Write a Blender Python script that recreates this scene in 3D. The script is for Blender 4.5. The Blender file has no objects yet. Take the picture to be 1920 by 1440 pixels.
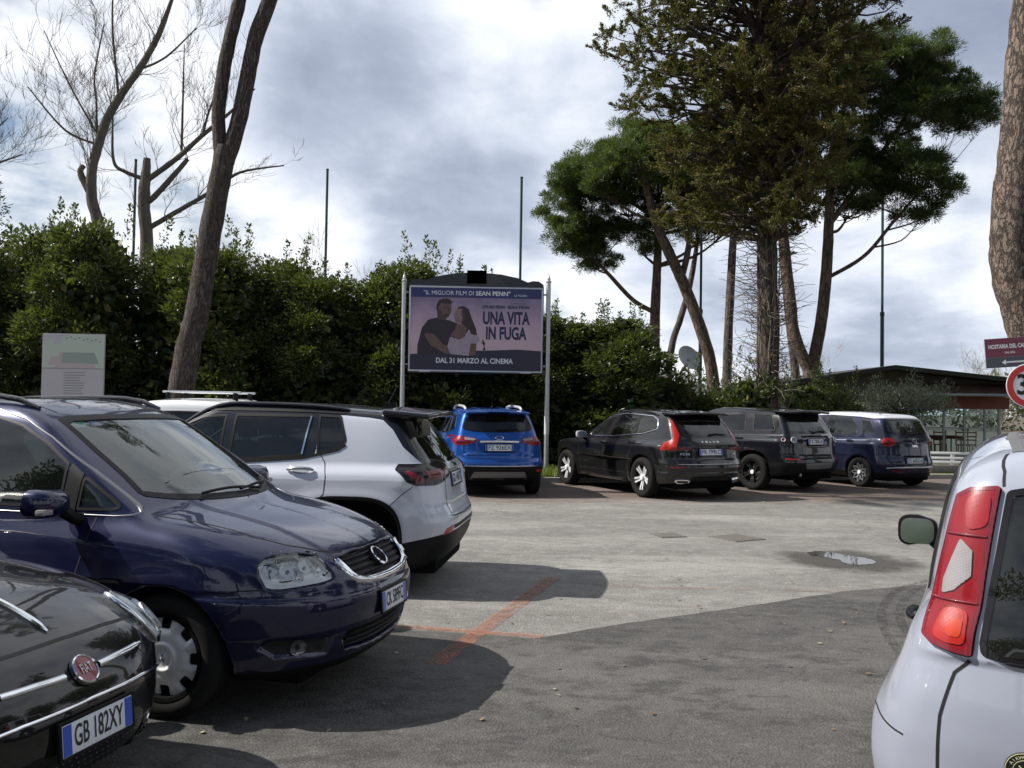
import bpy, bmesh, math, random
import numpy as np
from mathutils import Vector, Matrix, geometry
R = math.radians
SC = bpy.context.scene
COL = SC.collection

# ------------------------------------------------------------------ camera
CAM_H, CAM_PITCH, CAM_ROLL, FPX = 1.605, math.atan2(45.0, 1650.0), R(0.88), 1650.0
cam_data = bpy.data.cameras.new("camera")
cam_data.sensor_fit = 'HORIZONTAL'
cam_data.sensor_width = 36.0
cam_data.lens = 36.0 * FPX / 1920.0
cam_data.clip_start = 0.05
cam_data.clip_end = 4000
cam = bpy.data.objects.new("camera", cam_data)
COL.objects.link(cam)
_rot = Matrix.Rotation(math.pi / 2 + CAM_PITCH, 4, 'X') @ Matrix.Rotation(CAM_ROLL, 4, 'Z')
cam.matrix_world = Matrix.Translation((0, 0, CAM_H)) @ _rot
SC.camera = cam

# ------------------------------------------------------------------ sun and sky
SUN_AZ, SUN_EL = R(177.5), R(46.0)        # azimuth measured from +x towards +y
SUN_DIR = Vector((math.cos(SUN_AZ) * math.cos(SUN_EL), math.sin(SUN_AZ) * math.cos(SUN_EL), math.sin(SUN_EL)))
sun_l = bpy.data.lights.new("sun", 'SUN')
sun_l.energy = 5.0
sun_l.angle = R(0.55)
sun_l.color = (1.0, 0.955, 0.88)
sun = bpy.data.objects.new("sun", sun_l)
sun.rotation_euler = SUN_DIR.to_track_quat('Z', 'Y').to_euler()
COL.objects.link(sun)
SC.view_settings.view_transform = 'Standard'
SC.view_settings.look = 'None'
SC.view_settings.exposure = 0.5
SC.view_settings.gamma = 1.0


class NT:
    """small helper to write node trees"""
    def __init__(self, tree):
        self.t = tree
        self.t.nodes.clear()

    def n(self, typ, **kw):
        nd = self.t.nodes.new(typ)
        for k, v in kw.items():
            if k.startswith('i_'):
                key = k[2:]
                key = int(key) if key.isdigit() else key.replace('_', ' ')
                nd.inputs[key].default_value = v
            else:
                setattr(nd, k, v)
        return nd

    def l(self, a, b):
        self.t.links.new(a, b)

    def math(self, op, a, b=None, c=None, clamp=False):
        nd = self.t.nodes.new('ShaderNodeMath')
        nd.operation = op
        nd.use_clamp = clamp
        for i, v in enumerate((a, b, c)):
            if v is None:
                continue
            if isinstance(v, (int, float)):
                nd.inputs[i].default_value = v
            else:
                self.l(v, nd.inputs[i])
        return nd.outputs[0]

    def ramp(self, fac, stops, interp='LINEAR'):
        nd = self.t.nodes.new('ShaderNodeValToRGB')
        cr = nd.color_ramp
        cr.interpolation = interp
        while len(cr.elements) < len(stops):
            cr.elements.new(0.5)
        for e, (p, c) in zip(cr.elements, stops):
            e.position = p
            e.color = (c, c, c, 1) if isinstance(c, (int, float)) else (*c, 1) if len(c) == 3 else c
        self.l(fac, nd.inputs[0])
        return nd.outputs[0]

    def mix(self, fac, a, b, blend='MIX'):
        nd = self.t.nodes.new('ShaderNodeMix')
        nd.data_type = 'RGBA'
        nd.blend_type = blend
        nd.clamp_factor = True
        for sock, v in ((nd.inputs[0], fac), (nd.inputs[6], a), (nd.inputs[7], b)):
            if isinstance(v, (int, float)):
                sock.default_value = v if sock == nd.inputs[0] else (v, v, v, 1)
            elif isinstance(v, tuple):
                sock.default_value = (*v, 1) if len(v) == 3 else v
            else:
                self.l(v, sock)
        return nd.outputs[2]

    def noise(self, vec, scale, detail=4, rough=0.55, dist=0.0):
        nd = self.t.nodes.new('ShaderNodeTexNoise')
        nd.inputs['Scale'].default_value = scale
        nd.inputs['Detail'].default_value = detail
        nd.inputs['Roughness'].default_value = rough
        nd.inputs['Distortion'].default_value = dist
        if vec is not None:
            self.l(vec, nd.inputs['Vector'])
        return nd.outputs['Fac']


def pix_dir(px, py):
    """world direction of a photograph pixel (used for the placing of clouds in the sky)"""
    v = Vector(((px - 960) / FPX, -(py - 720) / FPX, -1.0)).normalized()
    return (_rot.to_3x3() @ v).normalized()


world = bpy.data.worlds.new("World")
SC.world = world
world.use_nodes = True


def build_sky():
    T = NT(world.node_tree)
    out = T.n('ShaderNodeOutputWorld')
    bg = T.n('ShaderNodeBackground')
    sky = T.n('ShaderNodeTexSky')
    sky.sky_type = 'NISHITA'
    sky.sun_disc = False
    sky.sun_elevation = SUN_EL
    sky.sun_rotation = math.atan2(SUN_DIR.x, SUN_DIR.y)
    sky.air_density = 1.0
    sky.dust_density = 1.2
    tc = T.n('ShaderNodeTexCoord')
    sep = T.n('ShaderNodeSeparateXYZ')
    T.l(tc.outputs['Generated'], sep.inputs[0])
    # clouds lie on a layer high above: flatten the direction towards the horizon
    zz = T.math('ADD', T.math('MAXIMUM', sep.outputs['Z'], 0.0), 0.22)
    px = T.math('DIVIDE', sep.outputs['X'], zz)
    py = T.math('DIVIDE', sep.outputs['Y'], zz)
    comb = T.n('ShaderNodeCombineXYZ')
    T.l(px, comb.inputs[0]); T.l(py, comb.inputs[1])
    comb.inputs[2].default_value = 3.7
    v = comb.outputs[0]
    dirv = tc.outputs['Generated']
    n_big = T.noise(v, 1.15, 6, 0.58, 0.25)
    n_med = T.noise(v, 3.1, 8, 0.6, 0.35)
    n_dir = T.noise(dirv, 7.5, 7, 0.55, 0.3)

    def blob(px_, py_, deg, soft=0.5):
        d = pix_dir(px_, py_)
        vm = T.n('ShaderNodeVectorMath', operation='DOT_PRODUCT')
        T.l(dirv, vm.inputs[0])
        vm.inputs[1].default_value = d
        c = math.cos(R(deg))
        mr = T.n('ShaderNodeMapRange', interpolation_type='SMOOTHSTEP')
        T.l(vm.outputs['Value'], mr.inputs['Value'])
        mr.inputs['From Min'].default_value = c
        mr.inputs['From Max'].default_value = 1 - (1 - c) * (1 - soft)
        return mr.outputs[0]

    # a base amount of thick cloud plus the individual dark and bright cloud masses
    thick = T.math('ADD', T.math('MULTIPLY', T.math('SUBTRACT', n_big, 0.5), 1.25), T.math('MULTIPLY', T.math('SUBTRACT', n_med, 0.5), 0.65))
    thick = T.math('ADD', thick, T.math('MULTIPLY', T.math('SUBTRACT', n_dir, 0.5), 0.7))
    for (bx, by, deg, amt) in SKY_BLOBS:
        thick = T.math('ADD', thick, T.math('MULTIPLY', blob(bx, by, deg, 0.95), amt))
    thick = T.math('ADD', thick, 0.40)
    # thin edges white, thick middles grey, gaps blue
    # cloud thinned behind the camera and overhead, unseen, to cut the sky fill light
    open_ = T.math('ADD', T.math('MULTIPLY', sep.outputs['Y'], -1.1), T.math('MULTIPLY', T.math('SUBTRACT', sep.outputs['Z'], .62), 1.4))
    thick_c = T.math('SUBTRACT', thick, T.math('MULTIPLY', T.math('MAXIMUM', open_, 0.0), .75))
    cover = T.math('SMOOTH_MIN', T.math('MULTIPLY', T.math('ADD', thick_c, 0.16), 3.2, clamp=True), 1.0, 0.1)
    cloud = T.ramp(T.math('MULTIPLY', thick, 0.8, clamp=True), [
        (0.0, (.98, 1.0, 1.03)), (0.24, (0.90, 0.935, 0.99)), (0.42, (0.65, 0.71, 0.82)),
        (0.6, (0.455, 0.515, 0.635)), (0.85, (0.315, 0.365, 0.475)), (1.0, (0.25, 0.295, 0.40))])
    cl = T.n('ShaderNodeVectorMath', operation='SCALE')
    T.l(cloud, cl.inputs[0])
    cl.inputs['Scale'].default_value = SKY_CLOUD
    mixd = T.mix(cover, sky.outputs[0], cl.outputs[0])
    T.l(mixd, bg.inputs['Color'])
    bg.inputs['Strength'].default_value = SKY_STR
    T.l(bg.outputs[0], out.inputs['Surface'])


SKY_STR, SKY_CLOUD = 0.07, 11.4
SKY_BLOBS = [(720, 330, 13, .42), (640, 60, 9, .12), (1790, 90, 14, .54), (1130, 260, 9, .25), (880, 430, 7, .20), (1330, 470, 9, .10),
             (150, 230, 13, -.30), (20, 60, 8, -.12), (980, 60, 9, -.32), (520, 440, 7, -.28), (1080, 560, 7, -.2), (1760, 360, 8, -.34), (1640, 420, 6, -.2),
             (20, 330, 4, -.04), (905, 490, 3, -.22), (330, 150, 8, -.12), (1560, 640, 9, .16), (1750, 560, 7, .10), (1700, 470, 5, .12)]
build_sky()
# ------------------------------------------------------------------ numeric body shapes
def smax(a, b, k):
    return np.maximum(a, b) + np.maximum(k - np.abs(a - b), 0) ** 2 / (4 * k)


def smin(a, b, k):
    return -smax(-a, -b, k)


class Curve:
    """smooth 1-D curve through points"""
    def __init__(self, pts, sig=0.03):
        p = np.array(sorted(pts), float)
        self.a, self.b = p[0, 0] - 0.6, p[-1, 0] + 0.6
        n = 1600
        t = np.linspace(self.a, self.b, n)
        # linear continuation at both ends
        v = np.interp(t, p[:, 0], p[:, 1])
        s0 = (p[1, 1] - p[0, 1]) / (p[1, 0] - p[0, 0]); s1 = (p[-1, 1] - p[-2, 1]) / (p[-1, 0] - p[-2, 0])
        v = np.where(t < p[0, 0], p[0, 1] + (t - p[0, 0]) * s0, v)
        v = np.where(t > p[-1, 0], p[-1, 1] + (t - p[-1, 0]) * s1, v)
        dt = t[1] - t[0]
        m = max(1, int(3 * sig / dt))
        k = np.exp(-0.5 * (np.arange(-m, m + 1) * dt / sig) ** 2); k /= k.sum()
        vp = np.concatenate([v[0] + (np.arange(-m, 0)) * (v[1] - v[0]), v, v[-1] + np.arange(1, m + 1) * (v[-1] - v[-2])])
        self.v = np.convolve(vp, k, 'valid').astype(np.float32)
        self.t = t.astype(np.float32)
        self.d = np.gradient(self.v, self.t)

    def __call__(self, x):
        return np.interp(x, self.t, self.v).astype(np.float32)

    def slope(self, x):
        return np.interp(x, self.t, self.d).astype(np.float32)


def poly_sdf(pts, u, v):
    """signed distance to a polygon, negative inside"""
    p = np.asarray(pts, np.float32)
    d2 = np.full(np.shape(u), 1e9, np.float32)
    inside = np.zeros(np.shape(u), bool)
    n = len(p)
    for i in range(n):
        a = p[i]; b = p[(i + 1) % n]
        e = b - a
        l2 = max(float(e @ e), 1e-12)
        t = np.clip(((u - a[0]) * e[0] + (v - a[1]) * e[1]) / l2, 0, 1)
        d2 = np.minimum(d2, (u - a[0] - t * e[0]) ** 2 + (v - a[1] - t * e[1]) ** 2)
        if a[1] != b[1]:
            c = ((a[1] > v) != (b[1] > v)) & (u < (b[0] - a[0]) * (v - a[1]) / (b[1] - a[1]) + a[0])
            inside ^= c
    d = np.sqrt(d2)
    return np.where(inside, -d, d)


def smooth01(t):
    t = np.clip(t, 0, 1)
    return t * t * (3 - 2 * t)


class Body:
    """implicit car body. x forward, y left, z up; negative inside"""
    def __init__(s, **P):
        s.P = P
        g = P.get
        s.W = g('W')
        s.wp = Curve(g('plan'), 0.10)
        s.sec = Curve(g('sec'), g('sec_sig', 0.025))
        s.ff = Curve(g('front'), 0.03)
        s.rf = Curve(g('rear'), g('rear_sig', 0.025))
        s.zt = Curve(g('top'), 0.08)
        s.zb = Curve(g('bottom', [(-2, .22), (2, .2)]), 0.05)
        s.wg = Curve(g('gplan'), 0.10)
        s.sg = Curve(g('gsec'), 0.05)
        s.ws = Curve(g('screen'), 0.05)
        s.rw = Curve(g('backlight'), 0.05)
        s.zr = Curve(g('roof'), 0.12)
        s.arch = g('arches')
        s.disp = g('disp', [])

    def F(s, x, y, z, disp=True):
        P = s.P; g = P.get
        ay = np.abs(y)
        n = ay / s.W
        w = s.wp(x) - s.sec(z)
        fl = 0
        for (ax, az, r, e) in s.arch:
            dx, dz = np.abs(x - ax), np.abs(z - az)
            rho = (dx ** e + np.where(z > az, dz, dz * g('arch_down', 1.0)) ** e) ** (1.0 / e)
            fw = g('flare_w', .07)
            w = w + g('flare', .018) * np.exp(-((np.maximum(rho - r - g('flare_o', .02), 0)) / fw) ** 2) * smooth01((1.05 - z) / .3)
        if 'crease' in P:
            zc, h, a = P['crease']            # a sharp shoulder line along the side
            zl = z - zc(x) if callable(zc) else z - zc
            w = w + a * np.where(zl > 0, np.exp(-zl / h), np.exp(zl / (h * 2.2)))
        side = ay - w
        cf, pf, cr, pr = g('cf', .45), g('pf', 3.0), g('cr', .3), g('pr', 4.0)
        fr = (x - (s.ff(z) - cf * n ** pf)) / np.sqrt(1 + (cf * pf / s.W * n ** (pf - 1)) ** 2 + s.ff.slope(z) ** 2)
        rr = ((s.rf(z) + cr * n ** pr) - x) / np.sqrt(1 + (cr * pr / s.W * n ** (pr - 1)) ** 2 + s.rf.slope(z) ** 2)
        sl = s.zt.slope(x)
        tp = (z - (s.zt(x) - g('crown', .07) * n ** g('crown_p', 2.5))) / np.sqrt(1 + sl * sl)
        bt = s.zb(x) - z
        low = smax(smax(side, smax(fr, rr, .03), g('k_corner', .09)), bt, .05)
        low = smax(low, tp, g('k_top', .08))
        gs = (ay - (s.wg(x) - s.sg(z))) * g('tumble_c', .93)
        gf = (x - (s.ws(z) - g('cws', .28) * ay * ay)) / np.sqrt(1 + s.ws.slope(z) ** 2)
        z0 = P['backlight'][0][0]
        zc_ = np.maximum(z, z0)
        gr = ((s.rw(zc_) + 1.5 * (zc_ - z) + g('crw', .18) * ay ** 3) - x) / np.sqrt(1 + s.rw.slope(zc_) ** 2)
        gt = z - (s.zr(x) - g('rcrown', .07) * ay * ay)
        gh = smax(smax(gs, gf, g('k_ap', .05)), gr, g('k_cp', .08))
        gh = smax(gh, gt, g('k_roof', .10))
        gh = np.maximum(gh, .70 - z)
        f = smin(low, gh, g('k_belt', .045))
        if 'spoiler' in P:
            x0, x1, z0, z1, hw, sl2 = P['spoiler']
            cx, cz = (x0 + x1) / 2, (z0 + z1) / 2
            xs = x - (-.10) * ay * ay * 0 + .0
            q = smax(smax(np.abs(xs - cx - .12 * ay * ay) - (x1 - x0) / 2, np.abs(z - cz - sl2 * (x - cx) + .07 * ay * ay) - (z1 - z0) / 2, .02), ay - hw, .03)
            f = smin(f, q, .03)
        for d in (s.disp if disp else ()):
            view, poly, dep, edge = d[:4]
            if view == 'rear':
                m = smooth01(-poly_sdf(poly, y, z) / edge + .5) * (x < 0)
                if len(d) > 4 and d[4] == 'sym':
                    m = np.maximum(m, smooth01(-poly_sdf(poly, -y, z) / edge + .5) * (x < 0))
            elif view == 'front':
                m = smooth01(-poly_sdf(poly, y, z) / edge + .5) * (x > .5)
                if len(d) > 4 and d[4] == 'sym':
                    m = np.maximum(m, smooth01(-poly_sdf(poly, -y, z) / edge + .5) * (x > .5))
            elif view == 'fl':                # oblique front corner
                m = smooth01(-poly_sdf(poly, .7071 * (x - ay), z) / edge + .5) * (x > .5)
            elif view == 'rl':                # oblique rear corner
                m = smooth01(-poly_sdf(poly, .7071 * (x + ay), z) / edge + .5) * (x < -.5)
            elif view == 'side':
                m = smooth01(-poly_sdf(poly, x, z) / edge + .5)
                if len(d) > 4:
                    m = m * (ay > d[4])
            else:
                m = smooth01(-poly_sdf(poly, x, ay) / edge + .5) * (z > .7)
            f = f + m * dep
        for (ax, az, r, e) in s.arch:
            dx, dz = np.abs(x - ax), np.abs(z - az)
            rho = (dx ** e + np.where(z > az, dz, dz * g('arch_down', 1.0)) ** e) ** (1.0 / e)
            cut = np.maximum(rho - r, (s.W - .30) - ay)
            f = smax(f, -cut, .02)
        return f

    def grad(s, p):
        e = 0.003
        o = np.empty_like(p)
        for i in range(3):
            a = p.copy(); b = p.copy()
            a[:, i] += e; b[:, i] -= e
            o[:, i] = (s.F(*a.T) - s.F(*b.T)) / (2 * e)
        return o

    def normals(s, p):
        g = s.grad(p)
        return g / np.maximum(np.linalg.norm(g, axis=1, keepdims=True), 1e-6)

    def snap(s, p, it=2):
        for _ in range(it):
            g = s.grad(p)
            f = s.F(*p.T)
            st = f[:, None] * g / np.maximum((g * g).sum(1, keepdims=True), .09)
            ln = np.linalg.norm(st, axis=1, keepdims=True)
            p = p - st * np.minimum(1, .03 / np.maximum(ln, 1e-9))
        return p

    def mesh(s, h, x0, x1):
        W = s.W + .10
        xs = np.arange(x0, x1 + h, h, dtype=np.float32)
        ys = np.arange(-h / 2, W + h, h, dtype=np.float32)
        zs = np.arange(.08, 1.86, h, dtype=np.float32)
        nx, ny, nz = len(xs), len(ys), len(zs)
        f = np.empty((nx, ny, nz), np.float32)
        Yg, Zg = np.meshgrid(ys, zs, indexing='ij')
        for i in range(0, nx, 32):
            xx = xs[i:i + 32]
            X = np.broadcast_to(xx[:, None, None], (len(xx), ny, nz))
            f[i:i + 32] = s.F(X, np.broadcast_to(Yg, X.shape), np.broadcast_to(Zg, X.shape))
        ins = f < 0
        c = np.zeros((nx - 1, ny - 1, nz - 1), np.int8)
        for a in (0, 1):
            for b in (0, 1):
                for d in (0, 1):
                    c += ins[a:nx - 1 + a, b:ny - 1 + b, d:nz - 1 + d]
        act = (c > 0) & (c < 8)
        idx = np.full(act.shape, -1, np.int64)
        cell = np.argwhere(act)
        idx[act] = np.arange(len(cell))
        acc = np.zeros((len(cell), 3)); cnt = np.zeros(len(cell))
        ci, cj, ck = cell.T
        for ax in range(3):
            o1, o2 = [q for q in range(3) if q != ax]
            for a in (0, 1):
                for b in (0, 1):
                    off = [0, 0, 0]; off[o1] = a; off[o2] = b
                    p0 = f[ci + off[0], cj + off[1], ck + off[2]]
                    off2 = list(off); off2[ax] = 1
                    p1 = f[ci + off2[0], cj + off2[1], ck + off2[2]]
                    m = (p0 < 0) != (p1 < 0)
                    t = np.where(m, p0 / np.where(m, p0 - p1, 1), 0)
                    pos = np.array(off, float)[None, :].repeat(len(cell), 0)
                    pos[:, ax] = t
                    acc[m] += pos[m]; cnt[m] += 1
        v = (cell + acc / cnt[:, None]) * h + np.array([xs[0], ys[0], zs[0]])
        quads = []
        for ax in range(3):
            o1, o2 = [(1, 2), (2, 0), (0, 1)][ax]
            sl0 = [slice(None)] * 3; sl1 = [slice(None)] * 3
            sl0[ax] = slice(0, -1); sl1[ax] = slice(1, None)
            A, B = ins[tuple(sl0)], ins[tuple(sl1)]
            e = np.argwhere(A != B)
            ok = (e[:, o1] > 0) & (e[:, o2] > 0) & (e[:, o1] < f.shape[o1] - 1) & (e[:, o2] < f.shape[o2] - 1)
            e = e[ok]
            fl = A[tuple(e.T)]
            def cid(d1, d2):
                q = e.copy(); q[:, o1] -= d1; q[:, o2] -= d2
                return idx[tuple(q.T)]
            q = np.stack([cid(1, 1), cid(0, 1), cid(0, 0), cid(1, 0)], 1)
            q[~fl] = q[~fl][:, ::-1]
            quads.append(q)
        q = np.concatenate(quads)
        q = q[(q >= 0).all(1)]
        mid = np.abs(v[:, 1]) < 1e-4
        v = s.snap(v, 3)
        v[mid, 1] = 0
        # mirror
        nv = len(v)
        mi = np.arange(nv) + nv
        mi[mid] = np.arange(nv)[mid]
        v2 = np.concatenate([v, v * np.array([1, -1, 1])])
        q2 = np.concatenate([q, mi[q][:, ::-1]])
        t = np.concatenate([q2[:, [0, 1, 2]], q2[:, [0, 2, 3]]])
        return v2, t


def clip_mesh(v, t, g):
    """split triangles along g = 0; returns (v, t) of the g < 0 side and of the g > 0 side"""
    s = g[t] < 0
    c = s.sum(1)
    res = []
    for want in (True, False):
        k = c if want else 3 - c
        sg = s if want else ~s
        keep = t[k == 3]
        vs = [v]; ts = [keep]; base = len(v)
        for cnt in (1, 2):
            tri = t[k == cnt]
            if not len(tri):
                continue
            ss = sg[k == cnt]
            odd = ss if cnt == 1 else ~ss
            r = odd.argmax(1)
            a = tri[np.arange(len(tri)), r]; b = tri[np.arange(len(tri)), (r + 1) % 3]; d = tri[np.arange(len(tri)), (r + 2) % 3]
            tab = (g[a] / (g[a] - g[b]))[:, None]; tad = (g[a] / (g[a] - g[d]))[:, None]
            pab = v[a] + (v[b] - v[a]) * tab; pad = v[a] + (v[d] - v[a]) * tad
            m = len(tri)
            ib = base + np.arange(m); idd = base + m + np.arange(m)
            vs += [pab, pad]; base += 2 * m
            if cnt == 1:
                ts.append(np.stack([a, ib, idd], 1))
            else:
                ts.append(np.stack([ib, b, d], 1)); ts.append(np.stack([ib, d, idd], 1))
        vv = np.concatenate(vs); tt = np.concatenate(ts)
        u, inv = np.unique(tt, return_inverse=True)
        res.append((vv[u], inv.reshape(-1, 3)))
    return res


def rp(pts, r=0.03, n=5):
    """round the corners of a polygon; a point may carry its own radius as third value"""
    P = [np.array(p[:2], float) for p in pts]
    rad = [(p[2] if len(p) > 2 else r) for p in pts]
    o = []
    N = len(P)
    for i in range(N):
        a, b, c = P[i - 1], P[i], P[(i + 1) % N]
        u = a - b; w = c - b
        lu, lw = np.linalg.norm(u), np.linalg.norm(w)
        u = u / max(lu, 1e-9); w = w / max(lw, 1e-9)
        ang = math.acos(max(-1, min(1, float(u @ w))))
        d = min(rad[i] / max(math.tan(ang / 2), 1e-3), .45 * lu, .45 * lw)
        if rad[i] <= 0 or ang > 3.05:
            o.append(b); continue
        for k in range(n + 1):
            t = k / n
            o.append((1 - t) ** 2 * (b + u * d) + 2 * t * (1 - t) * b + t * t * (b + w * d))
    return np.array(o)


def resample(path, step, closed):
    p = np.asarray(path, float)
    if closed:
        p = np.concatenate([p, p[:1]])
    o = []
    for a, b in zip(p[:-1], p[1:]):
        m = max(1, int(math.ceil(np.linalg.norm(b - a) / step)))
        for k in range(m):
            o.append(a + (b - a) * k / m)
    if not closed:
        o.append(p[-1])
    return np.array(o)


def view_axes(view):
    if view == 'left':
        return np.array([1., 0, 0]), np.array([0, 0, 1.]), np.array([0, -1., 0]), np.array([0, 1.35, 0])
    if view == 'right':
        return np.array([1., 0, 0]), np.array([0, 0, 1.]), np.array([0, 1., 0]), np.array([0, -1.35, 0])
    if view == 'front':
        return np.array([0, 1., 0]), np.array([0, 0, 1.]), np.array([-1., 0, 0]), np.array([3., 0, 0])
    if view == 'rear':
        return np.array([0, 1., 0]), np.array([0, 0, 1.]), np.array([1., 0, 0]), np.array([-3., 0, 0])
    if view == 'top':
        return np.array([1., 0, 0]), np.array([0, 1., 0]), np.array([0, 0, -1.]), np.array([0, 0, 2.2])
    a = R(float(view))                        # azimuth in degrees of the viewer seen from the car
    n = np.array([math.cos(a), math.sin(a), 0])
    return np.array([-n[1], n[0], 0]), np.array([0, 0, 1.]), -n, n * 3.2


def cast(body, uv, view, span=3.0, steps=90):
    """drop points of a 2-D view onto the body surface"""
    U, V, D, O = view_axes(view)
    uv = np.asarray(uv, float)
    o = O[None] + uv[:, :1] * U[None] + uv[:, 1:2] * V[None]
    if view in ('left', 'right'):
        span = 1.25
    if view == 'top':
        span, steps = 1.9, 60
    ts = np.linspace(0, span, steps)
    P = o[:, None, :] + ts[None, :, None] * D[None, None, :]
    f = body.F(P[..., 0].astype(np.float32), P[..., 1].astype(np.float32), P[..., 2].astype(np.float32))
    ins = f < 0
    hit = ins.any(1)
    k = ins.argmax(1)
    lo = ts[np.maximum(k - 1, 0)]; hi = ts[k]
    for _ in range(11):
        m = (lo + hi) / 2
        q = o + m[:, None] * D[None]
        fi = body.F(*q.T) < 0
        hi = np.where(fi, m, hi); lo = np.where(fi, lo, m)
    p = o + hi[:, None] * D[None]
    # points that miss take the depth of their nearest hit, then are drawn to the surface
    if (~hit).any() and hit.any():
        hu = uv[hit]
        for i in np.where(~hit)[0]:
            j = np.where(hit)[0][((hu - uv[i]) ** 2).sum(1).argmin()]
            p[i] = o[i] + hi[j] * D
    return p, hit
# ------------------------------------------------------------------ object helpers
def tag(o, label=None, cat=None, group=None, kind=None):
    for k, v in (('label', label), ('category', cat), ('group', group), ('kind', kind)):
        if v:
            o[k] = v
    return o


def empty(name, loc=(0, 0, 0), rz=0.0):
    o = bpy.data.objects.new(name, None)
    o.empty_display_size = .3
    o.location = loc
    o.rotation_euler = (0, 0, rz)
    COL.objects.link(o)
    return o


def link(name, me, parent=None, mat=None):
    o = bpy.data.objects.new(name, me)
    COL.objects.link(o)
    if parent is not None:
        o.parent = parent
    if mat is not None and not me.materials:
        me.materials.append(mat)
    return o


def np_mesh(name, v, f, mat=None, normals=None, smooth=True):
    me = bpy.data.meshes.new(name)
    v = np.asarray(v, np.float32); f = np.asarray(f, np.int32)
    k = f.shape[1]
    me.vertices.add(len(v)); me.vertices.foreach_set('co', v.ravel())
    me.loops.add(f.size); me.loops.foreach_set('vertex_index', f.ravel())
    me.polygons.add(len(f))
    me.polygons.foreach_set('loop_start', np.arange(0, f.size, k, dtype=np.int32))
    me.update(calc_edges=True)
    me.polygons.foreach_set('use_smooth', np.full(len(f), bool(smooth)))
    if normals is not None:
        me.normals_split_custom_set_from_vertices(np.asarray(normals, np.float32))
    if mat is not None:
        me.materials.append(mat)
    return me


class MB:
    """collects simple shapes into one mesh"""
    def __init__(s):
        s.bm = bmesh.new()

    def box(s, c, size, rot=None, bevel=0.0, seg=2):
        m = Matrix.Translation(c)
        if rot is not None:
            m = m @ rot.to_4x4()
        r = bmesh.ops.create_cube(s.bm, size=1.0, matrix=m @ Matrix.Diagonal((*size, 1)))
        if bevel > 0:
            es = list({e for v in r['verts'] for e in v.link_edges})
            bmesh.ops.bevel(s.bm, geom=es, offset=bevel, segments=seg, profile=.6, affect='EDGES', clamp_overlap=True)
        return s

    def tube(s, pts, rad, n=8, caps=True):
        pts = [Vector(p) for p in pts]
        if isinstance(rad, (int, float)):
            rad = [rad] * len(pts)
        rings = []
        up = Vector((0, 0, 1))
        prev = None
        for i, p in enumerate(pts):
            t = (pts[min(i + 1, len(pts) - 1)] - pts[max(i - 1, 0)])
            if t.length < 1e-9:
                t = Vector((0, 0, 1))
            t.normalize()
            if prev is None:
                a = t.cross(up)
                if a.length < .05:
                    a = t.cross(Vector((1, 0, 0)))
            else:
                a = prev - t * prev.dot(t)
            a.normalize(); b = t.cross(a); prev = a
            rings.append([s.bm.verts.new(p + (a * math.cos(q) + b * math.sin(q)) * rad[i]) for q in [2 * math.pi * k / n for k in range(n)]])
        for r0, r1 in zip(rings[:-1], rings[1:]):
            for k in range(n):
                s.bm.faces.new((r0[k], r0[(k + 1) % n], r1[(k + 1) % n], r1[k]))
        if caps:
            s.bm.faces.new(rings[0][::-1]); s.bm.faces.new(rings[-1])
        return s

    def lathe(s, prof, n=32, mat=None, closed=False, caps=True):
        """profile of (radius, height) about local z"""
        m = mat or Matrix()
        rings = []
        for r, h in prof:
            rings.append([s.bm.verts.new(m @ Vector((r * math.cos(2 * math.pi * k / n), r * math.sin(2 * math.pi * k / n), h))) for k in range(n)])
        pr = list(zip(rings[:-1], rings[1:])) + ([(rings[-1], rings[0])] if closed else [])
        for a, b in pr:
            for k in range(n):
                s.bm.faces.new((a[k], a[(k + 1) % n], b[(k + 1) % n], b[k]))
        if not closed and caps:
            if prof[0][0] > 1e-4:
                s.bm.faces.new(rings[0][::-1])
            if prof[-1][0] > 1e-4:
                s.bm.faces.new(rings[-1])
        return s

    def prism(s, pts, depth, m=None):
        """polygon in local xy extruded along +z by depth"""
        m = m or Matrix()
        a = [s.bm.verts.new(m @ Vector((p[0], p[1], 0))) for p in pts]
        b = [s.bm.verts.new(m @ Vector((p[0], p[1], depth))) for p in pts]
        n = len(pts)
        s.bm.faces.new(a[::-1]); s.bm.faces.new(b)
        for k in range(n):
            s.bm.faces.new((a[k], a[(k + 1) % n], b[(k + 1) % n], b[k]))
        return s

    def quad(s, pts):
        s.bm.faces.new([s.bm.verts.new(Vector(p)) for p in pts])
        return s

    def mesh(s, name, mat=None, smooth=True, sharp=35, recalc=True):
        bmesh.ops.remove_doubles(s.bm, verts=s.bm.verts, dist=1e-5)
        if recalc:
            bmesh.ops.recalc_face_normals(s.bm, faces=s.bm.faces)
        me = bpy.data.meshes.new(name)
        s.bm.to_mesh(me); s.bm.free()
        if smooth:
            me.polygons.foreach_set('use_smooth', np.ones(len(me.polygons), bool))
            me.set_sharp_from_angle(angle=R(sharp))
        if mat is not None:
            me.materials.append(mat)
        return me

    def obj(s, name, mat=None, parent=None, **kw):
        return link(name, s.mesh(name, mat, **kw), parent)


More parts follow.
